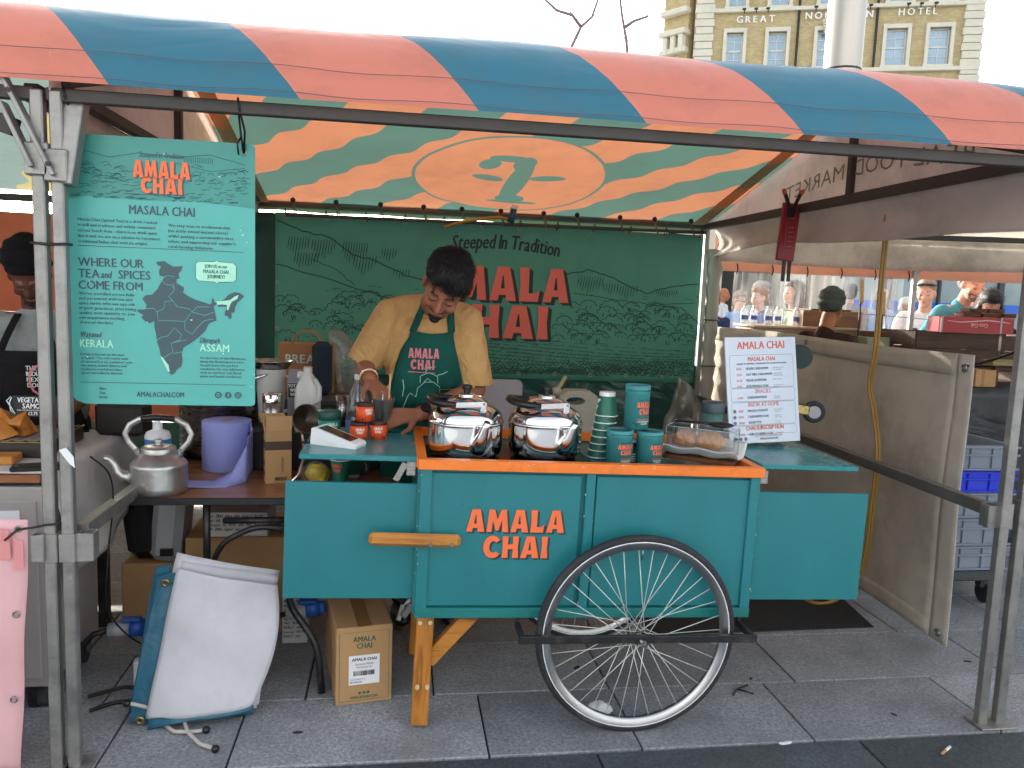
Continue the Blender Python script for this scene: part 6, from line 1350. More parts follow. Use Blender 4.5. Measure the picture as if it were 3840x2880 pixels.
for x in (-.995,):
    t = thing('strap_tie', 'black strap binding the two left posts together', 'strap', (-.97, 2.41, 1.59)); g = MB()
    g.tube([(-1.016, 2.410, 1.585), (-.97, 2.409, 1.582), (-.924, 2.410, 1.585), (-.924, 2.45, 1.585), (-1.016, 2.45, 1.585)], .0045, 6, closed=True); g.build('strap', M_ZIP, t)
# ================================================================ right side: canvas wall, rail goods, neighbour's stock
M_CANVAS = cloth('stained_grey_canvas', '#bbb5a6', .12, .9, .14, 3, '#766d5e', .6, wr=.25, wrs=3, dirt_scale=2.2)
M_CANVED = cloth('pale_canvas_edge', '#c4beb2', .12, .9, .1, 3, '#7a7264', .5)
cv = thing('canvas_wall', 'stained grey canvas side wall with grommets between the two stalls', 'canvas wall', (2.40, 4.2, 0))
def canv(y, v):
    x = 2.405 - .10 * max(0, (y - 3.6)) / 2 + .018 * math.sin(y * 5.2 + v * 2.5) * (1 - .4 * v) + .02 * noise.noise(Vector((y * 2.3, v * 2, 5)))
    bot = .035 + .012 * math.sin(y * 6) + max(0, y - 3.4) * .004; top = 1.305 + .006 * math.sin(y * 3)
    return Vector((x, y, bot + (top - bot) * v))
g = MB(); g.grid(60, 24, lambda u, v: canv(3.09 + 2.50 * u, v), 0, True, .003, True); g.build('sheet', M_CANVAS, cv)
g = MB(); g.grid(4, 24, lambda u, v: canv(2.985 + .103 * u, v), 0, True, .004, True); g.build('edge_band', M_CANVED, cv)
g = MB(); g.grid(60, 3, lambda u, v: canv(3.09 + 2.50 * u, .925 + .072 * v) + Vector((-.006, 0, 0)), 0, True, .003, True); g.build('top_hem', M_CANVAS, cv)
g = MB(); g.grid(60, 3, lambda u, v: canv(3.09 + 2.50 * u, .004 + .06 * v) + Vector((-.006, 0, 0)), 0, True, .003, True); g.build('bottom_hem', M_CANVAS, cv)
for y, v in ((3.03, .955), (3.03, .035), (4.3, .975)):
    h = MB(); h.torus(canv(y, v) + Vector((-.010, 0, 0)), .014, .005, (1, 0, 0), 16, 6); h.build('grommet', M_BOLT, cv)
cable([(2.40, 3.03, 1.255), (2.43, 2.85, 1.32), (2.40, 2.65, 1.40), (2.30, 2.46, 1.46)], 'black elastic cord from the canvas corner to the right post', .006, M_ZIP, 'elastic_cord')
M_YEL = mat('yellow_brown_cable', '#94722f', .4, var=.08)
for k, dx in enumerate((0, .015)):
    cable([(2.245 + dx, 3.46, 1.93), (2.245 + dx, 3.455, 1.80), (2.24 + dx, 3.45, 1.55), (2.25 + dx, 3.46, 1.30), (2.25 + dx, 3.48, 1.12), (2.255 + dx, 3.43, .98), (2.25 + dx, 3.37, .81), (2.25 + dx, 3.375, .53), (2.255 + dx, 3.41, .25), (2.20 + dx, 3.50, .05), (2.10 + dx, 3.52, .012), (2.06 + dx, 3.62, .012)], ('thick yellow brown cable hanging in front of the canvas wall', 'second strand of yellow brown cable hanging in front of the canvas wall')[k], .0075, M_YEL)
fb = thing('fire_blanket', 'red fire blanket pouch with black straps clipped to the side beam', 'fire blanket', (2.09, 4.1, 1.72)); M_FIRE = mat('red_vinyl_pouch', '#8a1f2a', .4, var=.1, bmp=.2, bscale=12)
g = MB(); g.box((2.095, 4.1, 1.875), (.105, .022, .31), Matrix.Rotation(.06, 3, 'Y'), 0, .006); g.noisy(.004, 12, 1); g.build('pouch', M_FIRE, fb)
g = MB(); ff = plane3((2.05, 4.087, 1.76), (1, 0, -.06), (.06, 0, 1), .002); stroke(g, [(.02, .02), (.075, .02), (.075, .17), (.02, .17), (.02, .02)], .003, ff); [stroke(g, [(.03, .04 + k * .025), (.065, .045 + k * .025)], .006, ff) for k in range(5)]; put_text(g, 'FIRE', ff, .024, .19, .02, 1, .7); g.build('pouch_print', mat('pouch_print', '#b4565a', .5), fb)
for dx in (-.016, .016): h = MB(); h.box((2.10 + dx, 4.098, 1.665), (.022, .005, .11), None, 0, .002); h.build('strap', M_ZIP, fb)
cm = thing('spring_clamp', 'black and orange spring clamp gripping the side beam', 'clamp', (2.09, 4.08, 2.0))
for s in (-1, 1):
    h = MB(); h.bar((2.095 + s * .012, 4.08, 2.005), (2.095 + s * .052, 4.08, 2.095), .02, .018, ch=.005); a = h.build('handle_arm', M_ZIP, cm); h = MB(); h.bar((2.095 + s * .044, 4.078, 2.072), (2.095 + s * .056, 4.078, 2.102), .024, .020, ch=.006); h.build('orange_tip', mat('orange_tip', '#d4572a', .5), a)
    h = MB(); h.bar((2.095 + s * .012, 4.08, 2.01), (2.095 + s * .006, 4.08, 1.955), .022, .02, ch=.004); h.build('jaw', M_ZIP, cm)
# upended trolley behind the menu board
tv = thing('trolley', 'upended trolley with brass castors behind the menu board', 'trolley', (1.58, 3.06, .93)); g = MB(); g.box((1.53, 3.09, 1.10), (.20, .03, .34), None, 0, .004); g.build('deck', M_BLACK, tv)
for z in (1.055,):
    h = MB(); h.bar((1.62, 3.08, z + .01), (1.715, 3.055, z - .002), .035, .045, ch=.006); h.build('castor_fork', metal('brass_plated', '#b5a067', .3), tv); h = MB(); h.torus((1.735, 3.05, z - .008), .036, .011, (.25, 1, 0), 28, 10); h.cyl((1.733, 3.042, z - .008), (1.738, 3.062, z - .008), .030, n=22); cw = h.build('castor_wheel', M_RUBBER, tv); h = MB(); h.cyl((1.730, 3.036, z - .008), (1.733, 3.042, z - .008), .026, n=22); h.build('wheel_disc', M_GREYPL, cw)
h = MB(); h.cyl((1.66, 3.06, 1.275), (1.67, 3.09, 1.275), .05, n=24); h.build('end_disc', mat('dark_teal_rubber', '#15302c', .6), tv)
# black mat on the ground
g = MB(); g.poly([[(1.15, 3.235), (1.649, 3.24), (2.24, 3.255), (2.34, 4.0), (1.15, 4.0)]], lambda x, y, d: Vector((x, y, .0065 + d)), .005); g.build('floor_mat', mat('black_rubber_mat', '#1e2123', .8, var=.1, scale=40), label='thin black mat on the ground under the cart', cat='mat', loc=(1.7, 3.6, 0.0))
# ---------------------------------------------------------------- grey and blue stacking crates on a dolly
M_CRG = mat('grey_blue_crate', '#79828f', .5, var=.05); M_CRB = mat('bright_blue_crate', '#1b36c8', .4, var=.04); M_DOL = mat('dark_dolly', '#3a4042', .6)
CX, CY, CW, CD = 2.875, 3.76, .40, .60
dl = thing('crate_dolly', 'dark plastic dolly under the crate stack', 'dolly', (CX, CY, 0)); g = MB(); g.box((CX, CY, .165), (CW, CD, .06), None, 0, .008); g.build('deck', M_DOL, dl)
for x in (-.15, .15):
    for y in (-.24, .24): h = MB(); h.cyl((CX + x - .015, CY + y, .055), (CX + x + .015, CY + y, .055), .052, n=18); w_ = h.build('castor', M_RUBBER, dl); h = MB(); h.box((CX + x, CY + y + .015, .11), (.06, .06, .07), None, 0, .01); h.build('castor_housing', M_DOL, dl)
def crate(z, h, m, label, name='plastic_crate'):
    t = thing(name, label, 'crate', (CX, CY, z), 'stacked plastic crates')
    for c, s in (((CX, CY - CD / 2 + .006, z + h / 2), (CW, .012, h)), ((CX, CY + CD / 2 - .006, z + h / 2), (CW, .012, h)), ((CX - CW / 2 + .006, CY, z + h / 2), (.012, CD - .024, h)), ((CX + CW / 2 - .006, CY, z + h / 2), (.012, CD - .024, h))): B('wall', c, s, m, t)
    B('floor', (CX, CY, z + .006), (CW - .024, CD - .024, .008), m, t)
    for zz in (z + h - .008, z + .006, z + h * .62): 
        B('rib', (CX, CY - CD / 2 - .006, zz), (CW + .02, .014, .010), m, t); B('rib', (CX - CW / 2 - .006, CY, zz), (.014, CD, .010), m, t)
    for x in (-.185, -.06, .06, .185): B('rib', (CX + x, CY - CD / 2 - .004, z + h * .5), (.012, .012, h * .9), m, t)
    return t
zs = [.196, .324, .466, .596, .706, .832]; nm = ['lowest grey crate of the stack on the dolly', 'second grey crate from the dolly', 'grey crate just below the blue crate', 'bright blue crate in the grey stack', 'topmost open grey crate of the stack']
for i in range(5): crate(zs[i] + .001, zs[i + 1] - zs[i] - .002, M_CRB if i == 3 else M_CRG, nm[i])
# ---------------------------------------------------------------- neighbour's stock table
M_BLKCL = cloth('black_tablecloth', '#22262a', .0, .5, .1, 4, wr=.5, wrs=3, spec=.5)
st_ = thing('stock_table', 'black draped table behind the crate stack', 'table', (3.85, 4.7, 0)); g = MB(); g.box((3.95, 4.75, 1.0), (1.4, .8, .03), None, 0, .004); g.build('top', M_TABLE, st_)
for x in (3.3, 4.6):
    for y in (4.4, 5.1): h = MB(); h.box((x, y, .49), (.04, .04, .98), None, 0, .002); h.build('leg', M_BLACK, st_)
def bdr(u, v):
    x = 3.22 + 1.46 * u; s = v * 1.5
    if s < .5: return (x, 4.80 - s * .9, 1.018)
    d = s - .5; return (x, 4.345 - .02 * d + .03 * math.sin(x * 16) * d + .02 * math.sin(x * 33) * d, 1.018 - d * .99)
g = MB(); g.grid(60, 24, bdr, 0, True, .003); g.build('black_tablecloth', M_BLKCL, label='black cloth hanging in folds over the stock table', cat='tablecloth', loc=(3.9, 4.5, 1.0))
M_CRATEW = wood('dark_crate_wood', '#4c3524', '#2c1d12', 0, .7); M_CRATEL = wood('pale_crate_wood', '#8c7a52', '#5f5034', 0, .7)
def wcrate(c, s, m, label, rz=0, hole=False, slats=3):
    t = thing('wooden_crate', label, 'crate', c, 'wooden crates on the stock table'); x, y, z = c; w, d, h = s
    k = h / slats
    for i in range(slats):
        zz = z + k * (i + .5)
        for dy in (-d / 2, d / 2): B('slat', (x, y + dy, zz), (w - .03, .014, k - .004), m, t)
    for dx in (-w / 2, w / 2):
        g = MB(); out = [(-d / 2, 0), (d / 2, 0), (d / 2, h), (-d / 2, h)]; ho = [(-.05, h * .45), (.05, h * .45), (.055, h * .52), (.05, h * .62), (-.05, h * .62), (-.055, h * .52)]
        g.poly([out, ho], lambda a, b, e, dx=dx: Vector((x + dx + (.008 - e) * (1 if dx > 0 else 1), y + a, z + b)), .016); g.build('end_board', m, t)
    B('floor_board', (x, y, z + .008), (w - .03, d - .03, .012), m, t); return t
M_COKE = mat('red_painted_crate', '#a8242c', .5, var=.1, scale=8, dirt='#6e2a24', dirt_amt=.5); M_CW = mat('faded_white_paint', '#d9a7a0', .6)
B('riser_board', (3.75, 4.80, 1.115), (.95, .45, .02), M_CRATEW, st_) ; B('riser_leg', (3.35, 4.80, 1.065), (.03, .4, .08), M_CRATEW, st_); B('riser_leg', (4.15, 4.80, 1.065), (.03, .4, .08), M_CRATEW, st_)
wcrate((3.60, 4.83, 1.128), (.62, .36, .215), M_CRATEW, 'long dark wooden crate under the red crate', 0, True, 2)
wcrate((4.10, 4.86, 1.128), (.34, .36, .205), M_CRATEW, 'short dark wooden crate at the end of the stock table', 0, False, 2)
ck = thing('soda_crate', 'red wooden soda crate with white script standing upside down', 'crate', (3.69, 4.72, 1.343))
for dy in (-.15, -.03): B('side_board', (3.69, 4.75 + dy, 1.395), (.52, .014, .102), M_COKE, ck)
for dx in (-.255, .255): B('end_board', (3.69 + dx, 4.66, 1.395), (.014, .105, .10), M_COKE, ck)
for x in (3.437, 3.855): B('metal_band', (x, 4.594 - .001, 1.395), (.014, .006, .104), M_GALV, ck)
B('base_board', (3.69, 4.66, 1.442), (.50, .11, .010), M_COKE, ck)
kf = plane3((3.70, 4.5925, 1.395), (1, 0, 0), (0, 0, 1), .0012); inv = lambda x, y, d=0: kf(-x, -y, d)
g = MB(); put_text(g, 'Coca-Cola', inv, -.062, -.012, .026, 1, .72, 'l', .3); stroke(g, [(-.22, -.02), (-.15, -.028), (-.05, -.034), (.05, -.024), (.14, -.018), (.23, -.026)], .008, inv, taper=True); g.build('script_print', M_CW, ck)
M_BROWN = mat('brownie_cake', '#5a3620', .85, var=.3, scale=30, bmp=.6, bscale=50)
for i, (x, z, w) in enumerate(((3.66, 1.449, .13), (3.80, 1.449, .13), (3.93, 1.449, .10), (3.70, 1.477, .12), (3.83, 1.477, .12))):
    g = MB(); g.box((x, 4.66, z + .0135), (w - .006, .10, .026), None, 0, .005); g.noisy(.003, 40, i); g.build('brownie', M_BROWN, label=['left brownie slab of the lower row on the red crate', 'middle brownie slab of the lower row on the red crate', 'right brownie slab of the lower row on the red crate', 'left brownie slab of the upper row on the red crate', 'right brownie slab of the upper row on the red crate'][i], cat='brownie', group='brownies on the red crate', loc=(x, 4.70, z))
cbx = thing('cardboard_box', 'small cardboard box on the black stock table', 'box', (3.62, 4.47, 1.02)); g = MB(); g.box((3.62, 4.44, 1.075), (.14, .10, .105), None, 0, .002); g.build('box', M_CARD, cbx); B('parcel_tape', (3.60, 4.389, 1.075), (.02, .001, .105), M_TAPE, cbx)
pl = thing('counter_shelf', 'pale wooden shelf board below the wooden crates', 'shelf', (3.9, 4.40, 1.19)); g = MB(); g.box((3.95, 4.40, 1.175), (.65, .10, .035), None, 0, .004); g.build('board', M_CRATEL, pl); [B('bracket', (x, 4.44, 1.09), (.03, .03, .135), M_CRATEW, pl) for x in (3.72, 4.2)]
# far counter of the right stall
fc = thing('stall_counter', 'beige panelled serving counter seen over the canvas wall', 'counter', (2.75, 5.15, 0)); g = MB(); g.box((2.78, 5.22, .66), (.76, .30, 1.32), None, 0, .006); g.build('counter_body', mat('beige_panel', '#a08a70', .6), fc); B('counter_top', (2.78, 5.22, 1.328), (.78, .34, .014), mat('beige_top', '#b59f84', .5), fc)
g = MB(); g.box((3.35, 5.25, .55), (.62, .30, 1.10), None, 0, .006); g.build('counter_body', M_CRATEW, fc)
M_WBOT = clear('small_clear_bottle', (.9, .92, .92), .2, .05, .16)
wp = [(2.43, 5.3), (2.50, 5.30), (2.58, 5.24), (2.66, 5.26), (2.80, 5.26), (2.92, 5.28)]; wn = ['first', 'second', 'third', 'fourth', 'fifth', 'sixth']
for i, (x, y) in enumerate(wp):
    t = thing('water_bottle', '%s small water bottle from the left on the beige counter' % wn[i], 'bottle', (x, y, 1.336), 'small water bottles'); z = 1.336
    g = MB(); g.lathe([(0, 0), (.024, 0), (.026, .01), (.026, .05), (.0245, .055), (.026, .06), (.026, .085), (.012, .112), (.0105, .116)], (x, y, z), 18); g.build('bottle', M_WBOT, t)
    g = MB(); g.lathe([(.0115, .113), (.0115, .128), (0, .129)], (x, y, z), 14); g.build('cap', M_WHITE, t); g = MB(); g.lathe([(.0265, .03), (.0265, .06)], (x, y, z), 18); g.build('label', M_BLUEL, t)
M_PCR = mat('faded_green_print_crate', '#8c9070', .7, var=.15, scale=10)
wc = thing('printed_crate', 'small pale crate with faded green print beside the dark crate', 'crate', (3.16, 4.88, 1.13)); g = MB(); g.box((3.16, 4.88, 1.215), (.16, .12, .15), None, 0, .003); g.build('crate_box', M_PCR, wc); g = MB(); g.poly([arc(3.17, 1.22, .035, .045, 0, 345, 16)], lambda x, y, d: Vector((x, 4.8185 - d, y))); g.build('oval_print', mat('oval_print', '#c2bb93', .7), wc); B('crate_stand', (3.16, 4.9, 1.07), (.12, .1, .14), M_CRATEW, wc)
g = MB(); g.box((3.16, 4.88, 1.31), (.15, .10, .035), None, 0, .006); g.noisy(.003, 30, 4); g.build('brownie', M_BROWN, label='dark cake slab on the pale printed crate', cat='cake', loc=(3.16, 4.88, 1.292))
wk = thing('wooden_crate', 'brown wooden box with lid behind the person in the beanie', 'crate', (3.0, 5.25, 1.10)); g = MB(); g.box((3.02, 5.28, 1.33), (.44, .24, .235), None, 0, .006); g.build('box', wood('mid_crate_wood', '#7a5a3c', '#4e3621', 0, .6), wk); B('lid', (3.02, 5.28, 1.453), (.30, .18, .012), M_CRATEW, wk); B('stand', (3.02, 5.30, 1.155), (.40, .2, .11), M_CRATEW, wk)
tbx = thing('till_screen', 'dark tilted till screen on the counter behind the canvas', 'screen', (3.12, 5.05, 1.1)); g = MB(); g.box((3.10, 5.0, 1.22), (.20, .02, .14), Matrix.Rotation(-.5, 3, 'X') @ Matrix.Rotation(.15, 3, 'Y'), 0, .006); g.build('screen', mat('dark_screen', '#24262c', .2), tbx); B('screen_stand', (3.10, 5.06, 1.14), (.06, .06, .09), M_BLACK, tbx)
for i, (x, z) in enumerate(((3.10, 1.52), (3.27, 1.44))):
    t = thing('paddle_sign', ('tall', 'short')[i] + ' wooden paddle on a black stick beside the beanie', 'paddle', (x + .05, 5.05, 1.1)); h = MB(); h.cyl((x + .05, 5.05, 1.10), (x + .05, 5.05, z), .006, n=8); h.build('stick', M_ZIP, t); h = MB(); h.box((x + .05, 5.05, z + .07), (.032, .008, .17), Matrix.Rotation(-.08, 3, 'Y'), 0, .003); h.build('blade', mat('pale_wood_blade', '#c2a070', .6), t)
# clear acrylic guard on the counter
sgd = thing('sneeze_guard', 'clear acrylic guard with thin bright edge on the far counter', 'guard', (3.3, 5.32, 1.1)); 
for a, b in (((2.75, 5.36, 1.44), (3.05, 5.36, 1.44)), ((3.25, 5.36, 1.44), (4.10, 5.36, 1.40)), ((2.75, 5.36, 1.34), (2.75, 5.36, 1.44)), ((3.55, 5.36, 1.1), (3.55, 5.36, 1.43)), ((4.10, 5.36, 1.1), (4.10, 5.36, 1.40))): h = MB(); h.cyl(a, b, .004, n=6); h.build('guard_edge', M_EDGE, sgd)
# ---------------------------------------------------------------- litter
g = MB(); g.ell((.745, 2.585, .026), (.044, .03, .026), None, 18, 12); g.noisy(.018, 36, 3); g.build('crumpled_napkin', M_PAPER, label='crumpled white napkin behind the wheel rim', cat='napkin', loc=(.745, 2.585, .0))
cg = thing('cigarette_butt', 'cigarette butt lying on the dark kerb', 'cigarette butt', (1.878, 2.278, .0))
g = MB(); g.cyl((1.880, 2.280, .003), (1.912, 2.300, .003), .0048, n=10); g.build('paper_end', M_WHITE, cg); g = MB(); g.cyl((1.856, 2.265, .003), (1.880, 2.280, .003), .0048, n=10); g.build('filter', mat('filter_tan', '#c88a55', .8), cg)
g = MB(); g.ell((1.345, 2.372, .002), (.024, .008, .003), None, 12, 6); g.noisy(.004, 50, 2); g.build('paper_scrap', M_PAPER, label='flat white paper scrap at the kerb edge', cat='paper scrap', loc=(1.345, 2.372, 0))
tw = thing('cable_tie', 'cut black cable tie lying on the paving', 'cable tie', (1.33, 2.72, 0)); h = MB(); h.tube([(1.30, 2.695, .003), (1.335, 2.735, .006), (1.39, 2.765, .003)], .003, 6); h.tube([(1.335, 2.735, .005), (1.385, 2.70, .003)], .003, 6); h.build('tie', M_ZIP, tw)
for i, (x, y, s) in enumerate(((-.30, 2.57, .018), (1.43, 2.82, .012), (1.85, 2.52, .014), (2.45, 2.9, .02), (.75, 2.96, .02))):
    g = MB(); g.ell((x, y, .0005), (s, s * .5, .0012), rotz(i), 12, 4); g.build('gum_spot', mat('old_gum', '#2c2d2f', .9), pave)
# ================================================================ buildings, column and trees behind the market
def brick_mat(name, c1, c2, mortar, scale):
    m, nt, p = nodes_of(name); v = coords(nt, (1, 1, 1))
    sx = nt.nodes.new('ShaderNodeSeparateXYZ'); cb_ = nt.nodes.new('ShaderNodeCombineXYZ'); nt.links.new(v, sx.inputs[0]); nt.links.new(sx.outputs[0], cb_.inputs[0]); nt.links.new(sx.outputs[2], cb_.inputs[1])
    b = nt.nodes.new('ShaderNodeTexBrick'); nt.links.new(cb_.outputs[0], b.inputs[0]); b.inputs['Scale'].default_value = scale
    for k, c in (('Color1', c1), ('Color2', c2), ('Mortar', mortar)): b.inputs[k].default_value = (*lin(c), 1)
    b.inputs['Mortar Size'].default_value = .02; b.inputs['Brick Width'].default_value = .5; b.inputs['Row Height'].default_value = .16
    n = N(nt, 'ShaderNodeTexNoise', Scale=1.3, Detail=7.0, Roughness=.7); nt.links.new(v, n.inputs[0])
    out = mixc(nt, ramp(nt, n.outputs[0], [(.35, 0.0), (.7, .45)]).outputs[0], b.outputs[0], lin('#977b4c'))
    nt.links.new(out, p.inputs['Base Color']); p.inputs['Roughness'].default_value = .9; MATS[name] = m; return m
M_BRICK = brick_mat('yellow_stock_brick', '#c2b083', '#ad9868', '#bbb092', 2.0); M_STONE = mat('pale_dressed_stone', '#cfc8b4', .8, var=.08, scale=1.5); M_STONE2 = mat('white_sign_letter', '#e6e4de', .5, var=.02)
M_GLASSB = mat('sky_reflecting_glass', '#88a2b5', .06, var=.25, scale=1.2, spec=1.0); M_SASH = mat('white_sash', '#d5d2c8', .6); M_PIPE = mat('black_downpipe', '#25221f', .5)
hot = thing('hotel_building', 'yellow brick hotel with stone quoins and white letters above the canopy', 'building', local=True)
FW, FH, TH = 16.6, 27.0, 9.0     # local: x along the facade, facade at y = 0 facing -y, z up
wx = [(1.81, 3.22), (4.32, 5.80), (7.2, 8.7), (11.14, 12.72), (13.53, 15.11)]; floors = [.8, 4.6, 8.4, 12.1, 15.78, 19.45, 23.0]
# wall as bands between the window openings so that the openings are real recesses
def wall_piece(xa, xb, za, zb, y=0.0, nm_='wall', m=None, d=.6):
    g = MB(); g.box(((xa + xb) / 2, y + d / 2, (za + zb) / 2), (xb - xa, d, zb - za)); g.build(nm_, m or M_BRICK, hot)
WH = 2.15
zprev = 0.0
for f in floors:
    wall_piece(.0, FW, zprev, f + .12); zt = f + .12 + WH
    xs_ = [0.0] + [q for w in wx for q in (w[0] + .2, w[1] - .2)] + [FW]
    for k in range(0, len(xs_), 2): wall_piece(xs_[k], xs_[k + 1], f + .12, zt)
    zprev = zt
wall_piece(0, FW, zprev, FH)
g = MB(); g.box((FW / 2, TH / 2 + .8, FH / 2), (FW - .1, TH - .8, FH - .1)); g.build('core', M_BRICK, hot)
for f in floors[2:]:
    for (a, b) in wx:
        a2, b2 = a + .2, b - .2; z0, z1 = f + .12, f + .12 + WH
        g = MB(); g.box(((a2 + b2) / 2, .24, (z0 + z1) / 2), (b2 - a2, .05, z1 - z0)); w_ = g.build('window', M_GLASSB, hot)
        h = MB()
        for c, s in ((((a + a2) / 2, -.05, (z0 + z1) / 2), (a2 - a, .3, z1 - z0 + .02)), (((b + b2) / 2, -.05, (z0 + z1) / 2), (b - b2, .3, z1 - z0 + .02)), (((a + b) / 2, -.05, z1 + .12), (b - a, .3, .24)), (((a + b) / 2, -.06, z0 - .06), (b - a + .1, .34, .12))): h.box(c, s)
        h.build('surround', M_STONE, w_)
        h = MB(); mz = (z0 + z1) / 2
        for c, s in ((((a2 + b2) / 2, .19, mz), (b2 - a2, .06, .09)), ((a2 + .04, .19, mz), (.08, .06, z1 - z0)), ((b2 - .04, .19, mz), (.08, .06, z1 - z0)), (((a2 + b2) / 2, .19, z1 - .05), (b2 - a2, .06, .1)), (((a2 + b2) / 2, .20, mz), (.035, .04, z1 - z0)), (((a2 + b2) / 2, .20, z0 + .55), (b2 - a2, .04, .035)), (((a2 + b2) / 2, .20, z0 + 1.62), (b2 - a2, .04, .035))): h.box(c, s)
        h.build('sash_bars', M_SASH, w_)
for z in (4.4, 8.2, 11.95, 15.66, 19.36, 22.9): g = MB(); g.box((FW / 2, -.10, z), (FW, .32, .24), None, 0, .03); g.build('string_course', M_STONE, hot)
g = MB(); g.box((FW / 2, -.35, FH), (FW + .8, .9, .7), None, 0, .1); g.build('cornice', M_STONE, hot)
z = 0; k = 0
while z < FH - .6:
    for xq, w in ((.62, 1.06), (16.1, 1.02)):
        g = MB(); ww = w + (.12 if k % 2 else 0); g.box((xq, -.06, z + .22), (ww, .30, .42), None, 0, .03); g.build('quoin', M_STONE, hot)
    z += .45; k += 1
for x in (6.23, 10.73): g = MB(); g.cyl((x, -.16, 0), (x, -.16, FH - 1), .075, n=8); g.build('downpipe', M_PIPE, hot)
hl = plane3((0, -.03, 0), (1, 0, 0), (0, 0, 1), .06)
def sign3(x, y, d=0.0): return Vector((x, -.14 - d, y))
for t_, x, zz, w in (('GREAT', 2.56, 18.62, 2.25), ('NORTHERN', 6.62, 18.72, 3.86), ('HOTEL', 11.92, 18.78, 2.12)):
    g = MB(); put_text(g, t_, sign3, x, zz, .40, 1, 1.0, 'l', 0, 0, .45, fit=w); g.build('sign_letters', M_STONE2, hot)
for x in (3.0, 3.7, 4.4, 7.2, 8.1, 10.3, 12.4, 13.1, 13.9):
    g = MB(); g.bar((x, -.1, 19.2), (x - .05, -.55, 19.32), .05, .05); g.box((x - .06, -.58, 19.28), (.22, .16, .10), None, 0, .02); g.build('sign_lamp', M_PIPE, hot)
# corbelled pilaster head beside the letters and set back left wing
g = MB(); [g.box((8.05, -.12 - .04 * i, 17.9 + .14 * i), (.6 + .08 * i, .4 + .08 * i, .14), None, 0, .02) for i in range(5)]; g.build('corbel', M_STONE, hot)
place(hot, (18.216, 50.0, 0), -.35)
wg = thing('hotel_wing', 'stone bracketed side wing of the hotel turning away to the left', 'building', local=True)
g = MB(); g.box((-1.15, 2.6, 13), (1.9, 5, 26)); g.build('wall', M_BRICK, wg)
for i in range(3): g = MB(); g.box((-.45 - i * .6, -.15, 17.6 - .03 * i), (.36, .5, 1.1), None, 0, .05); g.build('bracket', M_STONE, wg)
for zz, d in ((17.2, .5), (18.3, .8), (19.6, .6)): g = MB(); g.box((-1.1, -.1, zz), (2.0, d, .35), None, 0, .05); g.build('string_course', M_STONE, wg)
place(wg, (18.0, 50.2, 0), -.95)
# polished steel column in front of the hotel
cl_ = thing('steel_column', 'tall polished steel column rising in front of the hotel', 'column', (8.52, 15, 0)); g = MB(); g.lathe([(.46, 0), (.46, .35), (.37, .40), (.352, .8), (.352, 13.0), (.40, 13.1), (.40, 13.4), (0, 13.4)], (8.53, 15, 0), 48); g.build('shaft', metal('satin_steel', '#a39c94', .30, .12, 3, (1, 1, .1)), cl_)
g = MB(); g.lathe([(.356, 6.0), (.358, 6.02), (.356, 6.04)], (8.53, 15, 0), 48); g.build('joint_ring', M_PIPE, cl_)
# ground floor of the glazed building behind the passers-by
sf_ = thing('glass_frontage', 'glazed ground floor with dark mullions and blue band behind the passers-by', 'building', (10.5, 17.5, 0))
M_GLZ = mat('grey_green_glazing', '#8a9a9a', .08, var=.3, scale=.7, spec=.8); M_MUL = mat('dark_mullion', '#30383c', .5); M_BAND = mat('blue_film_band', '#2a5fc0', .4)
g = MB(); g.box((14.3, 17.6, 2.0), (10.0, .05, 4.0)); gz = g.build('glazing', M_GLZ, sf_)
g = MB(); g.box((14.3, 17.565, 1.52), (10.0, .01, .20)); g.build('blue_band', M_BAND, sf_)
for x in (9.5, 11.62, 12.95, 14.6, 16.2, 17.8): g = MB(); g.box((x, 17.54, 2.0), (.14 if x != 12.95 else .06, .10, 4.0)); g.build('mullion', M_MUL, sf_)
for x in (10.2, 12.1, 15.2): g = MB(); g.box((x, 17.9, 1.9), (.9, .4, 3.6)); g.build('inner_pier', M_STONE, sf_)
g = MB(); g.box((13.0, 19.0, 4.4), (24, 3.2, .8)); g.build('fascia', M_STONE, sf_)
for x, w in ((5.3, 1.0), (8.0, 1.6), (4.0, .9)): g = MB(); g.box((x + 1.6, 17.7, 2.0), (w, .5, 4.0), None, 0, .03); g.build('stone_pier', M_STONE, sf_)
g = MB(); g.box((6.5, 18.3, 2.0), (7.0, .2, 4.0)); g.build('dark_recess', mat('dark_doorway', '#2b2822', .6), sf_)
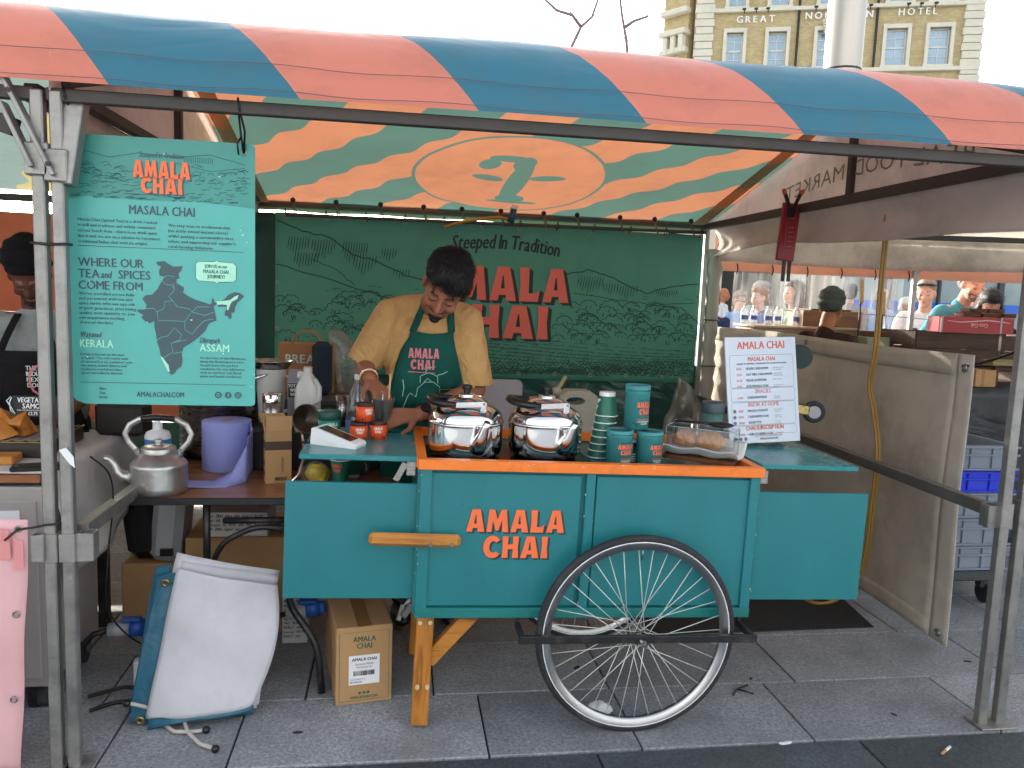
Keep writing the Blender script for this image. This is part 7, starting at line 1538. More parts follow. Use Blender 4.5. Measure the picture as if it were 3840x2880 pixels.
# plane trees: trunks behind the plastic sheet, bare branches above the canopy
M_BARK = mat('grey_bark', '#4d473f', .9, var=.35, scale=5, bmp=.8, bscale=14); M_TWIG = mat('bare_twig', '#7d6670', .8)
def twigs(g, p, d, L, r, depth, rt):
    p = Vector(p); d = Vector(d).normalized(); pts = [p]; n = 5
    for i in range(n):
        d = (d + Vector((rt.uniform(-.22, .22), rt.uniform(-.22, .22), rt.uniform(-.05, .18)))).normalized(); pts.append(pts[-1] + d * L / n)
    g.tube(pts, [r * (1 - .7 * i / n) for i in range(n + 1)], 5)
    if depth > 0:
        for k in range(3):
            q = pts[2 + k]; dd = (d + Vector((rt.uniform(-1, 1), rt.uniform(-.6, .6), rt.uniform(-.2, .6)))).normalized(); twigs(g, q, dd, L * .55, r * .45, depth - 1, rt)
def bare_tree(base, limbs, label, seed, rtrunk=.19):
    t = thing('bare_tree', label, 'tree', base); rt = random.Random(seed); b = Vector(base); g = MB()
    top = Vector(limbs[0][0]); n = 8; pts = [b.lerp(top, i / n) + Vector((rt.uniform(-.05, .05), rt.uniform(-.05, .05), 0)) * (0 < i < n) for i in range(n + 1)]
    g.tube(pts, [rtrunk * (1.25 if i == 0 else 1) * (1 - .72 * i / n) for i in range(n + 1)], 14); g.build('trunk', M_BARK, t)
    c = MB()
    for l in limbs:
        l = [Vector(p) for p in l]; r0 = .032 if l is not limbs[0] else .045; c.tube(l, [r0 * (1 - .55 * i / len(l)) for i in range(len(l))], 7)
        for p in l[1:]:
            twigs(c, p, Vector((rt.uniform(-1, 1), rt.uniform(-.5, .5), .8)), .55, .008, 1, rt)
    c.build('crown', M_TWIG, t); return t
bare_tree((2.75, 14, 0), [[(2.82, 14, 4.9), (2.9, 14, 5.74), (3.055, 14, 6.09), (3.251, 14.05, 6.283), (3.344, 14.1, 6.559), (3.45, 14.1, 7.3)], [(3.055, 14, 6.09), (2.884, 13.95, 6.252), (2.597, 13.9, 6.289), (2.362, 13.9, 6.473), (2.2, 13.9, 6.9)]], 'bare tree whose forked branch shows above the canopy middle', 4, .15)
bare_tree((4.0, 14.2, 0), [[(3.93, 14.2, 4.9), (3.904, 14, 5.734), (3.87, 14, 5.95), (3.822, 14, 6.139), (3.76, 14, 6.4), (3.73, 14, 6.593), (3.7, 14, 7.4)], [(3.822, 14, 6.139), (3.999, 14, 6.269), (4.244, 14, 6.367)]], 'bare tree with thin twigs above the canopy left of the hotel', 9, .13)
bare_tree((5.05, 11, 0), [[(5.1, 11, 3.0), (5.2, 11, 3.6), (5.4, 11, 4.1)]], 'thick dark trunk behind the clear plastic sheet', 12, .20)
bare_tree((5.47, 11.3, 0), [[(5.5, 11.3, 3.0), (5.45, 11.3, 3.6), (5.35, 11.3, 4.1)]], 'second dark trunk behind the clear plastic sheet', 15, .16)

# across the street, behind the viewer: the sunlit station front that shows as bright upright strips in the polished kettles
stn = thing('station_building', 'pale stone building across the street mirrored in the steel kettles', 'building', (0, -24, 0))
M_STB = mat('pale_station_stone', '#a9aeb4', .85, var=.1, scale=1.0); M_STD = mat('dark_station_glass', '#3b4448', .15)
for x in range(-33, 34, 6):
    g = MB(); g.box((x, -24.0, 6.5), (2.4, 1.6, 13.0), None, 0, .05); g.build('pier', M_STB, stn)
    g = MB(); g.box((x + 3, -24.5, 5.0), (3.6, .3, 10.0)); w_ = g.build('window_bay', M_STD, stn)
    for dx in (-.9, .9): h = MB(); h.box((x + 3 + dx, -24.28, 5.0), (.12, .1, 10.0)); h.build('mullion', M_SASH, w_)
    h = MB(); h.box((x + 3, -24.28, 4.2), (3.6, .1, .2)); h.build('transom', M_SASH, w_)
    g = MB(); g.box((x + 3, -24.2, 11.5), (3.6, 1.2, 3.0)); g.build('spandrel', M_STB, stn)
g = MB(); g.box((0, -24.0, 13.3), (70, 2.2, .8), None, 0, .1); g.build('cornice', M_STB, stn)
# ================================================================ people
from mathutils.bvhtree import BVHTree
TS = bpy.data.scenes.new('work')          # scratch scene, removed below
def cap(p0, p1, r0, r1=None): return ('c', Vector(p0), Vector(p1), r0, r0 if r1 is None else r1)
def elp(c, r, rot=None): return ('e', Vector(c), r, rot)
def remesh(prims, voxel, it=6, fac=.5):
    """one continuous surface grown from overlapping tapered limbs and masses"""
    g = MB()
    for p in prims:
        if p[0] == 'e': g.ell(p[1], p[2], p[3], 18, 12)
        else:
            a, b, r0, r1 = p[1:]; L = (b - a).length; d = (b - a).normalized() if L > 1e-6 else Vector((0, 0, 1)); pts = []; rs = []
            for k in range(5): t = -PI / 2 + PI / 2 * k / 4; pts.append(a + d * r0 * math.sin(t)); rs.append(max(r0 * math.cos(t), 1e-4))
            for k in range(1, 5): t = PI / 2 * k / 4; pts.append(b + d * r1 * math.sin(t)) if k else 0; rs.append(max(r1 * math.cos(t), 1e-4))
            pts.insert(5, b); rs.insert(5, r1); g.tube(pts, rs, 16)
    me = g.mesh('tmp', MATS['white_plastic']); o = bpy.data.objects.new('tmp', me); TS.collection.objects.link(o)
    m = o.modifiers.new('r', 'REMESH'); m.mode = 'VOXEL'; m.voxel_size = voxel; m.use_smooth_shade = True
    if it: s = o.modifiers.new('s', 'SMOOTH'); s.iterations = it; s.factor = fac
    TS.view_layers[0].update(); dg = TS.view_layers[0].depsgraph; out = bpy.data.meshes.new_from_object(o.evaluated_get(dg))
    bpy.data.objects.remove(o, do_unlink=True); bpy.data.meshes.remove(me)
    out.materials.clear(); out.polygons.foreach_set('use_smooth', [True] * len(out.polygons)); return out
def meshpart(me, name, mats, parent, classify=None, disp=None):
    off = parent.location
    for m in (mats if isinstance(mats, (list, tuple)) else [mats]): me.materials.append(m)
    if classify:
        me.polygons.foreach_set('material_index', [classify(p.center) for p in me.polygons])
    cs_v = [v.co.copy() for v in me.vertices]
    if disp:
        ns_v = [v.normal.copy() for v in me.vertices]; cs_v = [c + n * disp(c) for c, n in zip(cs_v, ns_v)]
    me.vertices.foreach_set('co', [x for c in cs_v for x in (c.x - off.x, c.y - off.y, c.z - off.z)])
    me.update(); o = bpy.data.objects.new(name, me); COL.objects.link(o); o.parent = parent; return o
def frame(o, up, fwd):
    """head frame: z up, -y facing"""
    z = Vector(up).normalized(); y = -(Vector(fwd) - z * Vector(fwd).dot(z)).normalized(); x = y.cross(z)
    M4 = Matrix((x, y, z)).transposed().to_4x4(); M4.translation = Vector(o); return M4
def head_prims(H, s=1.0, fine=True):
    R3 = H.to_3x3(); P = lambda x, y, z: H @ (Vector((x, y, z)) * s); r = lambda *a: tuple(k * s for k in a)
    L = [elp(P(0, .016, .045), r(.075, .094, .082), R3), elp(P(0, -.020, -.025), r(.064, .070, .082), R3), elp(P(0, -.032, -.082), r(.047, .050, .034), R3), elp(P(0, -.066, -.104), r(.021, .020, .016), R3),
         cap(P(0, -.090, .002), P(0, -.104, -.036), .0075 * s, .0125 * s), elp(P(0, -.078, .014), r(.048, .016, .010), R3), elp(P(-.038, -.062, -.035), r(.024, .024, .024), R3), elp(P(.038, -.062, -.035), r(.024, .024, .024), R3)]
    for sx in (-1, 1): L += [elp(P(sx * .011, -.095, -.040), r(.009, .010, .007), R3), elp(P(sx * .030, -.076, -.006), r(.017, .013, .011), R3), elp(P(sx * .076, .012, -.014), r(.010, .019, .031), R3)]
    L += [elp(P(0, -.086, -.064), r(.023, .011, .006), R3), elp(P(0, -.084, -.073), r(.019, .011, .006), R3)]
    return L
def hand_prims(w, d, n, s=1.0, curl=.5, spread=.35, thumb=1):
    """w wrist, d pointing direction, n back-of-hand normal; five bent fingers"""
    w, d, n = Vector(w), Vector(d).normalized(), Vector(n); n = (n - d * n.dot(d)).normalized(); x = d.cross(n)
    L = []; pl = .085 * s
    for k in range(4): L.append(cap(w + x * (k - 1.5) * .008 * s, w + d * pl + x * (k - 1.5) * .0195 * s, .0135 * s, .0105 * s))
    for k, ln in enumerate((.062, .075, .080, .070)[::(1 if thumb > 0 else -1)]):
        a = w + d * pl + x * (k - 1.5) * .0205 * s; dd = (d + x * (k - 1.5) * spread * .18).normalized()
        q = Matrix.Rotation(-curl * .7, 3, x) @ dd; b = a + q * ln * .55 * s; q2 = Matrix.Rotation(-curl * 1.5, 3, x) @ dd; c = b + q2 * ln * .45 * s
        L += [cap(a, b, .0095 * s, .0085 * s), cap(b, c, .0085 * s, .007 * s)]
    a = w + d * .022 * s + x * thumb * .022 * s; b = a + (d * .6 + x * thumb * .75 - n * .35).normalized() * .045 * s; c = b + (d * .9 + x * thumb * .2 - n * .4).normalized() * .032 * s
    return L + [cap(a, b, .0135 * s, .0105 * s), cap(b, c, .0105 * s, .0085 * s)]
def strands(t, part, m, n, L, flow, seed, lift=.006, parent=None):
    """fine locks lying over the hair mass, combed along flow"""
    o = [c for c in kids(t) if c.name.split('.')[0] == part][0]; rs_ = random.Random(seed); ps = o.data.polygons; vs = []; fs = []; off = t.location
    for k in range(n):
        p = ps[rs_.randrange(len(ps))]; q = p.center.copy(); nn = p.normal.copy(); f = flow + Vector((rs_.uniform(-.45, .45), rs_.uniform(-.45, .45), rs_.uniform(-.45, .45))); d = f - nn * f.dot(nn)
        if d.length < .05: continue
        d.normalize(); sd = d.cross(nn).normalized() * rs_.uniform(.0007, .0014); l = L * rs_.uniform(.6, 1.2); b = len(vs)
        for j in range(4):
            u = j / 3; c = q + d * l * u + nn * (lift * math.sin(PI * u) - .006 * u * u + .001); w = sd * (1 - .8 * u); vs += [c - w, c + nn * .0006, c + w]
        for j in range(3): fs += [(b + j * 3, b + j * 3 + 1, b + j * 3 + 4, b + j * 3 + 3), (b + j * 3 + 1, b + j * 3 + 2, b + j * 3 + 5, b + j * 3 + 4)]
    g = MB(); g.add([v + off for v in vs], fs, 0, True); return g.build('hair_strands', m, t, kind='stuff')
def skin(name, c): return mat(name, c, .62, var=.10, scale=30, spec=.25, bmp=.08, bscale=200)
SK_B = skin('brown_skin', '#935f47'); SK_L = skin('light_skin', '#c48f78'); SK_D = skin('dark_skin', '#5a3a2c'); SK_T = skin('tan_skin', '#a9704f')
M_HAIRK = mat('black_hair', '#080707', .6, var=.4, scale=60, bmp=.5, bscale=160, stretch=(1, 1, .3)); M_BEARD = mat('short_beard', '#1d1412', .8, var=.3, scale=90); M_LIP = mat('lips', '#6f3f38', .5); M_LIPL = mat('pale_lips', '#a8645c', .5)

# ---------------------------------------------------------------- the vendor
ven = thing('person', 'bearded vendor in mustard shirt and dark green apron bending over a cup', 'person', (.16, 3.42, 0))
chin, crown = Vector((.150, 3.055, 1.382)), Vector((.215, 3.035, 1.628))
hu = (crown - chin).normalized(); HV = frame(chin.lerp(crown, .50) + Vector((0, .01, .004)), hu + Vector((.02, -.72, 0)), Vector((-.26, -1, -.72)))
shR, shL = Vector((-.040, 3.32, 1.395)), Vector((.305, 3.32, 1.375)); elR, elL = Vector((-.128, 3.34, 1.175)), Vector((.335, 3.28, 1.085)); wrR, wrL = Vector((-.100, 3.13, 1.135)), Vector((.100, 3.06, 1.012))
nk = Vector((.150, 3.27, 1.435)); P_ = head_prims(HV, 1.06)
P_ += [cap(nk, HV @ Vector((0, .03, -.05)), .058, .056), cap(shR, elR, .050, .043), cap(elR, wrR, .043, .030), cap(shL, elL, .050, .043), cap(elL, wrL, .044, .031)]
P_ += [elp((.135, 3.38, 1.20), (.17, .11, .24)), elp((.15, 3.44, .98), (.16, .12, .16)), cap(shR, shL, .05), cap((.07, 3.45, .95), (.06, 3.46, .50), .085, .058), cap((.23, 3.45, .95), (.25, 3.47, .50), .085, .058), cap((.06, 3.46, .50), (.05, 3.52, .09), .055, .04), cap((.25, 3.47, .50), (.26, 3.52, .09), .055, .04), cap((.05, 3.52, .045), (.05, 3.38, .03), .045, .035), cap((.26, 3.52, .045), (.27, 3.38, .03), .045, .035)]
P_ += hand_prims(wrR + Vector((.004, -.01, -.003)), (.48, -.75, -.42), (-.25, .35, .9), 1.0, .95, .1, 1)
P_ += hand_prims(wrL + Vector((-.01, -.005, 0)), (-.97, -.42, -.05), (.1, -.75, .65), 1.0, .75, .2, -1)
bm_ = remesh(P_, .0045, 5); HI = HV.inverted()
def vclass(c):
    q = HI @ c; x, y, z = q.x, q.y, q.z
    if abs(x) > .2 or z < -.16 or z > .15 or y > .12: return 0
    if abs(x) < .017 and -.0795 < z < -.066 and y < -.080: return 2
    bz_ = -.078 + .9 * max(0, abs(x) - .030)
    if y < -.005 and z < -.083 - .35 * max(0, abs(x) - .012) and (abs(x) < .030): return 1
    if y < -.065 and -.0625 < z - .12 * abs(x) * -1 < -.0545 and abs(x) < .027: return 1
    if -.085 < z < -.060 and .024 < abs(x) < .027 and y < -.055: return 0
    if y < .02 and z < -.062 and abs(x) > .046: return 1
    if y < -.05 and .0155 < z < .0215 and .014 < abs(x) < .046: return 1
    if y < -.065 and -.0135 < z < -.0085 and .016 < abs(x) < .044: return 1
    return 0
meshpart(bm_, 'body', [SK_B, M_BEARD, M_LIP], ven, vclass)
R3 = HV.to_3x3(); hp_ = [elp(HV @ Vector((0, .024, .062)), (.088, .104, .084), R3), elp(HV @ Vector((.028, -.066, .058)), (.048, .026, .022), R3), elp(HV @ Vector((0, -.030, .088)), (.074, .060, .044), R3), elp(HV @ Vector((-.03, -.060, .082)), (.040, .034, .030), R3), elp(HV @ Vector((.035, -.058, .080)), (.042, .036, .034), R3), elp(HV @ Vector((0, .085, .01)), (.070, .05, .075), R3), elp(HV @ Vector((.075, .01, .03)), (.018, .03, .045), R3)]
meshpart(remesh(hp_, .005, 2), 'hair', M_HAIRK, ven, None, lambda c: .0045 * noise.noise(c * 40) + .002 * noise.noise(c * 130))
strands(ven, 'hair', M_HAIRK, 2600, .038, HV.to_3x3() @ Vector((.12, -.75, -.25)), 3)
M_SHIRT = cloth('mustard_cotton', '#c69c66', .05, .9, .08, 6, '#a87f4c', .3, wr=.55, wrs=9); M_APRON = cloth('dark_green_apron', '#155046', .0, .8, .08, 6, '#0e3a33', .3, wr=.35, wrs=6); M_JEAN = mat('black_trousers', '#1a1b1f', .9)
sh = [elp((.135, 3.36, 1.22), (.190, .145, .20)), elp((.14, 3.40, 1.05), (.19, .150, .20)), elp((.135, 3.33, 1.32), (.17, .112, .10)), cap(shR + Vector((.02, 0, -.01)), elR.lerp(shR, .02) + Vector((-.005, -.005, .0)), .074, .073), cap(shL + Vector((-.02, 0, -.01)), elL + Vector((0, .0, .02)), .078, .073), cap(shR + Vector((.03, 0, .015)), nk + Vector((0, .03, -.01)), .052, .062), cap(shL + Vector((-.03, 0, .015)), nk + Vector((0, .03, -.01)), .052, .062), elp((.04, 3.31, 1.10), (.09, .10, .12)), cap((.0, 3.3, 1.12), (-.045, 3.26, 1.06), .05, .035)]
shirt = remesh(sh, .008, 4)
# crisp hem: cut the sleeve just above each elbow
def cutmesh(me, co, no):
    b = bmesh.new(); b.from_mesh(me); r = bmesh.ops.bisect_plane(b, geom=b.verts[:] + b.edges[:] + b.faces[:], plane_co=co, plane_no=no, clear_outer=False); return b
b = bmesh.new(); b.from_mesh(shirt)
for el, sl in ((elR, shR), (elL, shL)):
    ax = (el - sl).normalized(); cut = el - ax * .01
    kill = [f for f in b.faces if (f.calc_center_median() - cut).dot(ax) > 0 and (f.calc_center_median() - el).length < .16]
    bmesh.ops.delete(b, geom=kill, context='FACES')
b.to_mesh(shirt); b.free()
meshpart(shirt, 'shirt', M_SHIRT, ven, None, lambda c: .004 * noise.noise(Vector((c.x * 16, c.y * 16, c.z * 6))) + .005 * (1 - 2 * abs(noise.noise(Vector(((c.x - c.z * .6) * 15, c.y * 9, (c.z + c.x * .5) * 6 + 4))))) - .003)
so = [c for c in kids(ven) if c.name.startswith('shirt')][0]; off = ven.location
bv = BVHTree.FromPolygons([v.co + off for v in so.data.vertices], [tuple(p.vertices) for p in so.data.polygons])
def onshirt(x, z, lift=.008):
    h = bv.ray_cast(Vector((x, 2.8, z)), Vector((0, 1, 0)))
    y = h[0].y if h[0] is not None else 3.24
    return Vector((x, min(y, 3.30) - lift, z))
apL = [(1.330, .058), (1.30, .050), (1.25, .020), (1.18, -.002), (1.09, -.020), (.98, -.035), (.86, -.045), (.70, -.06)]; apR = [(1.330, .232), (1.30, .234), (1.25, .245), (1.18, .262), (1.09, .280), (.98, .30), (.86, .31), (.70, .32)]
def lerpz(tb, z):
    for (a, xa), (b2, xb) in zip(tb, tb[1:]):
        if a >= z >= b2: return xa + (xb - xa) * (a - z) / (a - b2)
    return tb[-1][1] if z < tb[-1][0] else tb[0][1]
def apr(u, v):
    z = 1.330 - .63 * v; a, b2 = lerpz(apL, z), lerpz(apR, z); x = a + (b2 - a) * u; p = onshirt(x, z, .010)
    q = onshirt(x, max(z, .98), .010); p.y = min(p.y, q.y + .02) if z < .98 else p.y
    p.y -= .004 * math.sin(x * 60 + z * 20) * v; p.y -= .012 * math.sin(PI * u); p.z -= .012 * math.sin(PI * u) * max(0, 1 - v * 6); return p
g = MB(); g.grid(22, 40, apr, 0, True, .002, True); ap = g.build('apron', M_APRON, ven)
for top, bot, w in (((.118, 1.455), (.066, 1.325), .030), ((.216, 1.440), (.224, 1.325), .030)):
    g = MB(); g.grid(2, 10, lambda u, v: onshirt(top[0] + (bot[0] - top[0]) * v + (u - .5) * w, top[1] + (bot[1] - top[1]) * v, .007), 0, True, .002, True); g.build('apron_strap', M_APRON, ven)
M_APK = mat('apron_pink_print', '#d07c84', .7); M_APW = mat('apron_pale_line', '#8fc4b4', .7)
ap3 = lambda x, y, d=0.0: apr_pt(x, y) - Vector((0, d, 0))
def apr_pt(x, z):
    v = (1.330 - z) / .63; a, b2 = lerpz(apL, z), lerpz(apR, z); u = (x - a) / (b2 - a); p = apr(min(max(u, 0), 1), min(max(v, 0), 1)); return Vector((x, p.y - .004, z))
g = MB(); put_logo(g, 'AMALA', ap3, .112, 1.218, .040, .0, 0, 0, None, width=.124); put_logo(g, 'CHAI', ap3, .108, 1.172, .040, .0, 0, 0, None, width=.096); stroke(g, [(.050 + .01 * i, 1.162 - .0004 * i) for i in range(12)], .003, ap3); g.build('apron_print', M_APK, ap)
g = MB()
for l in ([(.085, 1.06), (.09, 1.095), (.12, 1.12), (.155, 1.12), (.18, 1.10), (.185, 1.06), (.18, 1.03)], [(.085, 1.06), (.06, 1.075), (.05, 1.06), (.04, 1.03)], [(.10, 1.115), (.10, 1.145), (.135, 1.16), (.17, 1.145), (.172, 1.115)], [(.115, 1.12), (.13, 1.135), (.15, 1.12)], [(.04, 1.03), (.03, 1.0), (.045, .99), (.05, 1.01)], [(.03, 1.06), (.035, 1.10), (.03, 1.13)], [(.12, 1.16), (.13, 1.18), (.16, 1.185)], [(.17, 1.15), (.19, 1.155), (.21, 1.165)]): stroke(g, l, .0035, ap3)
g.build('apron_drawing', M_APW, ap)
meshpart(remesh([cap((.07, 3.45, .95), (.06, 3.46, .50), .105, .08), cap((.23, 3.45, .95), (.25, 3.47, .50), .105, .08), cap((.06, 3.46, .50), (.05, 3.52, .12), .075, .065), cap((.25, 3.47, .50), (.26, 3.52, .12), .075, .065), elp((.15, 3.45, .95), (.18, .14, .12))], .014, 3), 'trousers', M_JEAN, ven)
for x in (.05, .265): g = MB(); g.ell((x, 3.45, .045), (.052, .13, .045), None, 16, 8); g.build('shoe', M_BPLAST, ven)
# wristwatch, bracelets, ring
def band(p, ax, r, w, name, m, parent, n=24): g = MB(); ax = Vector(ax).normalized(); q = ax.to_track_quat('Z', 'Y').to_matrix(); g.lathe([(r, -w / 2), (r + .003, -w / 2), (r + .003, w / 2), (r, w / 2)], p, n, 0, True, q); return g.build(name, m, parent)
axL = (wrL - elL).normalized(); axR = (wrR - elR).normalized(); wt = band(wrL - axL * .022, axL, .034, .022, 'watch_strap', M_BPLAST, ven); n_ = Vector((.1, -.75, .65)).normalized(); h = MB(); c_ = wrL - axL * .022 + n_ * .034; h.cyl(c_, c_ + n_ * .010, .021, .019, 24); h.build('watch_case', M_BPLAST, wt)
band(wrR - axR * .030, axR, .034, .010, 'silver_bracelet', M_STEEL, ven); band(wrR - axR * .018, axR, .033, .008, 'orange_thread', mat('orange_thread', '#d8862a', .7), ven)
h = MB(); h.torus(wrR + Vector((.048, -.075, -.045)), .0105, .002, (.48, -.75, -.42), 16, 6); h.build('ring', metal('gold', '#c9a862', .3), ven)
# measuring cup he holds, and stirring stick
cup = thing('plastic_cup', "clear plastic cup held in the vendor's hands", 'cup', (-.043, 3.03, .992)); g = MB(); g.lathe([(0, .0), (.030, .0), (.031, .004), (.043, .085), (.045, .087), (.042, .086), (.029, .006), (0, .004)], (-.043, 3.035, .990), 28); g.build('cup_wall', clear('cup_plastic', (.97, .98, .98), .3, .08, .10), cup)
sk_ = thing('stirring_stick', 'thin bamboo stick standing in the clear cup', 'stick', (-.02, 3.02, .995)); g = MB(); g.cyl((-.026, 3.028, .996), (-.018, 3.0, 1.175), .0032, n=8); g.build('stick', mat('bamboo', '#c9ad72', .6), sk_)
spn = thing('spoon', "small dark spoon dipping into the clear cup", 'spoon', (-.05, 3.03, 1.0)); g = MB(); g.cyl((-.052, 3.035, 1.0), (-.045, 3.02, 1.10), .004, n=8); g.build('handle', M_STEELB, spn); g = MB(); g.ell((-.053, 3.036, 1.002), (.010, .006, .014)); g.build('bowl', M_STEELB, spn)

# ---------------------------------------------------------------- other people
def person(label, base, h, face, top, bottom, hair, style, skn, nod=.0, turn=0.0, lean=0.0, sleeve_=1.0, armR=None, armL=None, vox=.012, extras=None, group=None, beard=False):
    """standing figure; local frame faces -y, rotated by face; arms as (elbow, wrist) in local metres"""
    s = h / 1.75; t = thing('person', label, 'person', (base[0], base[1], 0), group); Rz = rotz(face)
    def W(x, y, z):
        k = max(0, z - .95); v = Vector((x, y - math.sin(lean) * k, .95 + (z - .95 if z < .95 else k * math.cos(lean)))) * s
        return Rz @ v + Vector((base[0], base[1], 0))
    hx, hy = 0.0, .0
    Hh = frame(W(0, -.02, 1.635), Rz @ Vector((0, -math.sin(lean * .5 + nod), math.cos(lean * .5 + nod))), Rz @ (rotz(turn) @ Vector((0, -1, -nod - lean * .3))))
    aR = armR or ((-.245, .03, 1.13), (-.225, -.07, .88)); aL = armL or ((.245, .03, 1.13), (.225, -.07, .88))
    P = head_prims(Hh, s) + [cap(W(0, .02, 1.43), Hh @ Vector((0, .02, -.06)), .055 * s, .053 * s), elp(W(0, .01, 1.20), (.165 * s, .10 * s, .24 * s), Rz), elp(W(0, .02, .98), (.16 * s, .11 * s, .14 * s), Rz), cap(W(-.16, .01, 1.415), W(.16, .01, 1.415), .05 * s)]
    for sx, a in ((-1, aR), (1, aL)):
        e, w = W(*a[0]), W(*a[1]); P += [cap(W(sx * .185, .01, 1.40), e, .050 * s, .040 * s), cap(e, w, .041 * s, .027 * s)]; dd = (w - e).normalized(); P += hand_prims(w, dd, Rz @ Vector((sx, 0, .2)) if abs(dd.z) > .6 else Vector((0, 0, 1)), s * 1.05, .5, .2, sx)
        P += [cap(W(sx * .085, .02, .95), W(sx * .095, .0, .50), .085 * s, .056 * s), cap(W(sx * .095, .0, .50), W(sx * .10, .03, .09), .054 * s, .038 * s), cap(W(sx * .10, .03, .045), W(sx * .11, -.11, .03), .042 * s, .034 * s)]
    HI_ = Hh.inverted()
    def cf(c):
        q = HI_ @ c / s
        if abs(q.x) > .09 or q.y > -.055 or abs(q.z) > .12: return 0
        if -.013 < q.z < -.003 and .016 < abs(q.x) < .042 and q.y < -.07: return 3
        if .018 < q.z < .026 and .014 < abs(q.x) < .046: return 3
        if -.077 < q.z < -.064 and abs(q.x) < .022: return 2
        if beard and (q.z < -.085 or (q.z < -.05 and (abs(q.x) > .03 or q.z > -.062))): return 1
        return 0
    meshpart(remesh(P, vox, 4), 'body', [skn, mat('grey_stubble', '#7d6356', .8) if hair is H_GREY else M_BEARD, M_LIPL, mat('brow_and_socket_shade', '#7a5545', .7)], t, cf)  # one mid-tone for brows and for eye-socket shade painted on the skin
    R3 = Hh.to_3x3(); q = lambda x, y, z: Hh @ (Vector((x, y, z)) * s); r = lambda *a: tuple(k * s for k in a)
    if style in ('short', 'long', 'curly'):
        L = [elp(q(0, .030, .062), r(.086, .100, .080), R3), elp(q(0, -.030, .095), r(.070, .058, .040), R3), elp(q(0, .080, .0), r(.070, .05, .075), R3)]
        if style == 'long': L += [elp(q(0, .07, -.09), r(.095, .055, .13), R3), elp(q(.07, .02, -.05), r(.03, .05, .11), R3), elp(q(-.07, .02, -.05), r(.03, .05, .11), R3)]
        if style == 'curly': L = [elp(q(0, .02, .06), r(.115, .12, .10), R3), elp(q(0, .06, -.03), r(.11, .08, .09), R3)]
        meshpart(remesh(L, .009, 2), 'hair', hair, t, None, lambda c: .004 * noise.noise(c * 50) + (.012 * noise.noise(c * 30) if style == 'curly' else 0))
        strands(t, 'hair', hair, 700, .07 if style == 'long' else .04, R3 @ Vector((0, -.3 if style != 'long' else .25, -.5)), int(h * 1000), .01)
    elif style == 'bun':
        meshpart(remesh([elp(q(0, .025, .055), r(.083, .100, .078), R3), elp(q(0, .11, .05), r(.035, .035, .035), R3)], .009, 2), 'hair', hair, t)
    elif style == 'beanie':
        meshpart(remesh([elp(q(0, .030, .075), r(.096, .112, .092), R3), elp(q(0, .05, .02), r(.092, .098, .060), R3)], .009, 3), 'beanie', hair, t, None, lambda c: .003 * math.sin(c.z * 160))
    T = [elp(W(0, .0, 1.24), (.190 * s, .125 * s, .20 * s), Rz), elp(W(0, .01, 1.02), (.185 * s, .128 * s, .16 * s), Rz), cap(W(-.17, .01, 1.40), W(.17, .01, 1.40), .066 * s), cap(W(0, .03, 1.42), W(0, .025, 1.46), .066 * s)]
    for sx, a in ((-1, aR), (1, aL)):
        e, w = W(*a[0]), W(*a[1]); T.append(cap(W(sx * .182, .01, 1.39), W(sx * .182, .01, 1.39).lerp(e, min(1, sleeve_ * 1.6) if sleeve_ < .7 else 1), .064 * s, .058 * s))
        if sleeve_ >= .9: T.append(cap(e, e.lerp(w, .88), .055 * s, .040 * s))
    meshpart(remesh(T, vox * 1.15, 3), 'top', top, t, None, lambda c: .006 * noise.noise(c * 13))
    Tr = [elp(W(0, .02, .95), (.175 * s, .125 * s, .10 * s), Rz)]
    for sx in (-1, 1): Tr += [cap(W(sx * .085, .02, .93), W(sx * .095, .0, .50), .098 * s, .075 * s), cap(W(sx * .095, 0, .50), W(sx * .10, .03, .10), .073 * s, .058 * s)]
    meshpart(remesh(Tr, .018, 3), 'trousers', bottom, t)
    for sx in (-1, 1): g = MB(); g.ell(W(sx * .105, -.04, .045), (.05 * s, .125 * s, .045 * s), Rz, 14, 8); g.build('shoe', M_BPLAST, t)
    if extras: extras(t, W, Hh, s)
    return t
def fab(n, c): return cloth(n, c, .05, .9, .1, 8, wr=.4, wrs=8)
F_NAVY = fab('navy_cotton', '#26314f'); F_GREY = fab('grey_jersey', '#8d9492'); F_BLK = fab('black_cotton', '#1b1b1d'); F_BROWN = fab('brown_knit', '#3a2620'); F_TEAL = fab('teal_jersey', '#4f8f9a'); F_WHITE = fab('white_cotton', '#cfcac6'); F_OLIVE = fab('pale_green_cotton', '#8ba394'); F_SAGE = fab('sage_cardigan', '#6f8a78'); F_LBLUE = fab('light_blue_cotton', '#84a5cf'); F_GRB = fab('grey_brown_shirt', '#7f7673'); F_RUST = fab('rust_scarf', '#b8694a'); F_RED = fab('red_cotton', '#a04a48'); F_DEN = mat('denim', '#33415c', .9); F_KHA = mat('khaki', '#7d7058', .9)
H_GREY = mat('grey_hair', '#8f8b86', .6, var=.2, scale=50, bmp=.4, bscale=140); H_BRN = mat('brown_hair', '#4a382c', .6, var=.3, scale=50, bmp=.4, bscale=140); H_WHT = mat('white_hair', '#cfc9be', .6, var=.1, scale=50, bmp=.4, bscale=140); H_BLD = mat('dark_blond_hair', '#8a7258', .6, var=.25, scale=50, bmp=.4, bscale=140); H_AUB = mat('auburn_hair', '#8a5634', .6, var=.3, scale=50, bmp=.4); H_BEAN = cloth('grey_green_knit', '#4c5249', 0, .95, .15, 30); H_BKB = cloth('black_knit', '#17181a', 0, .95, .1, 30)
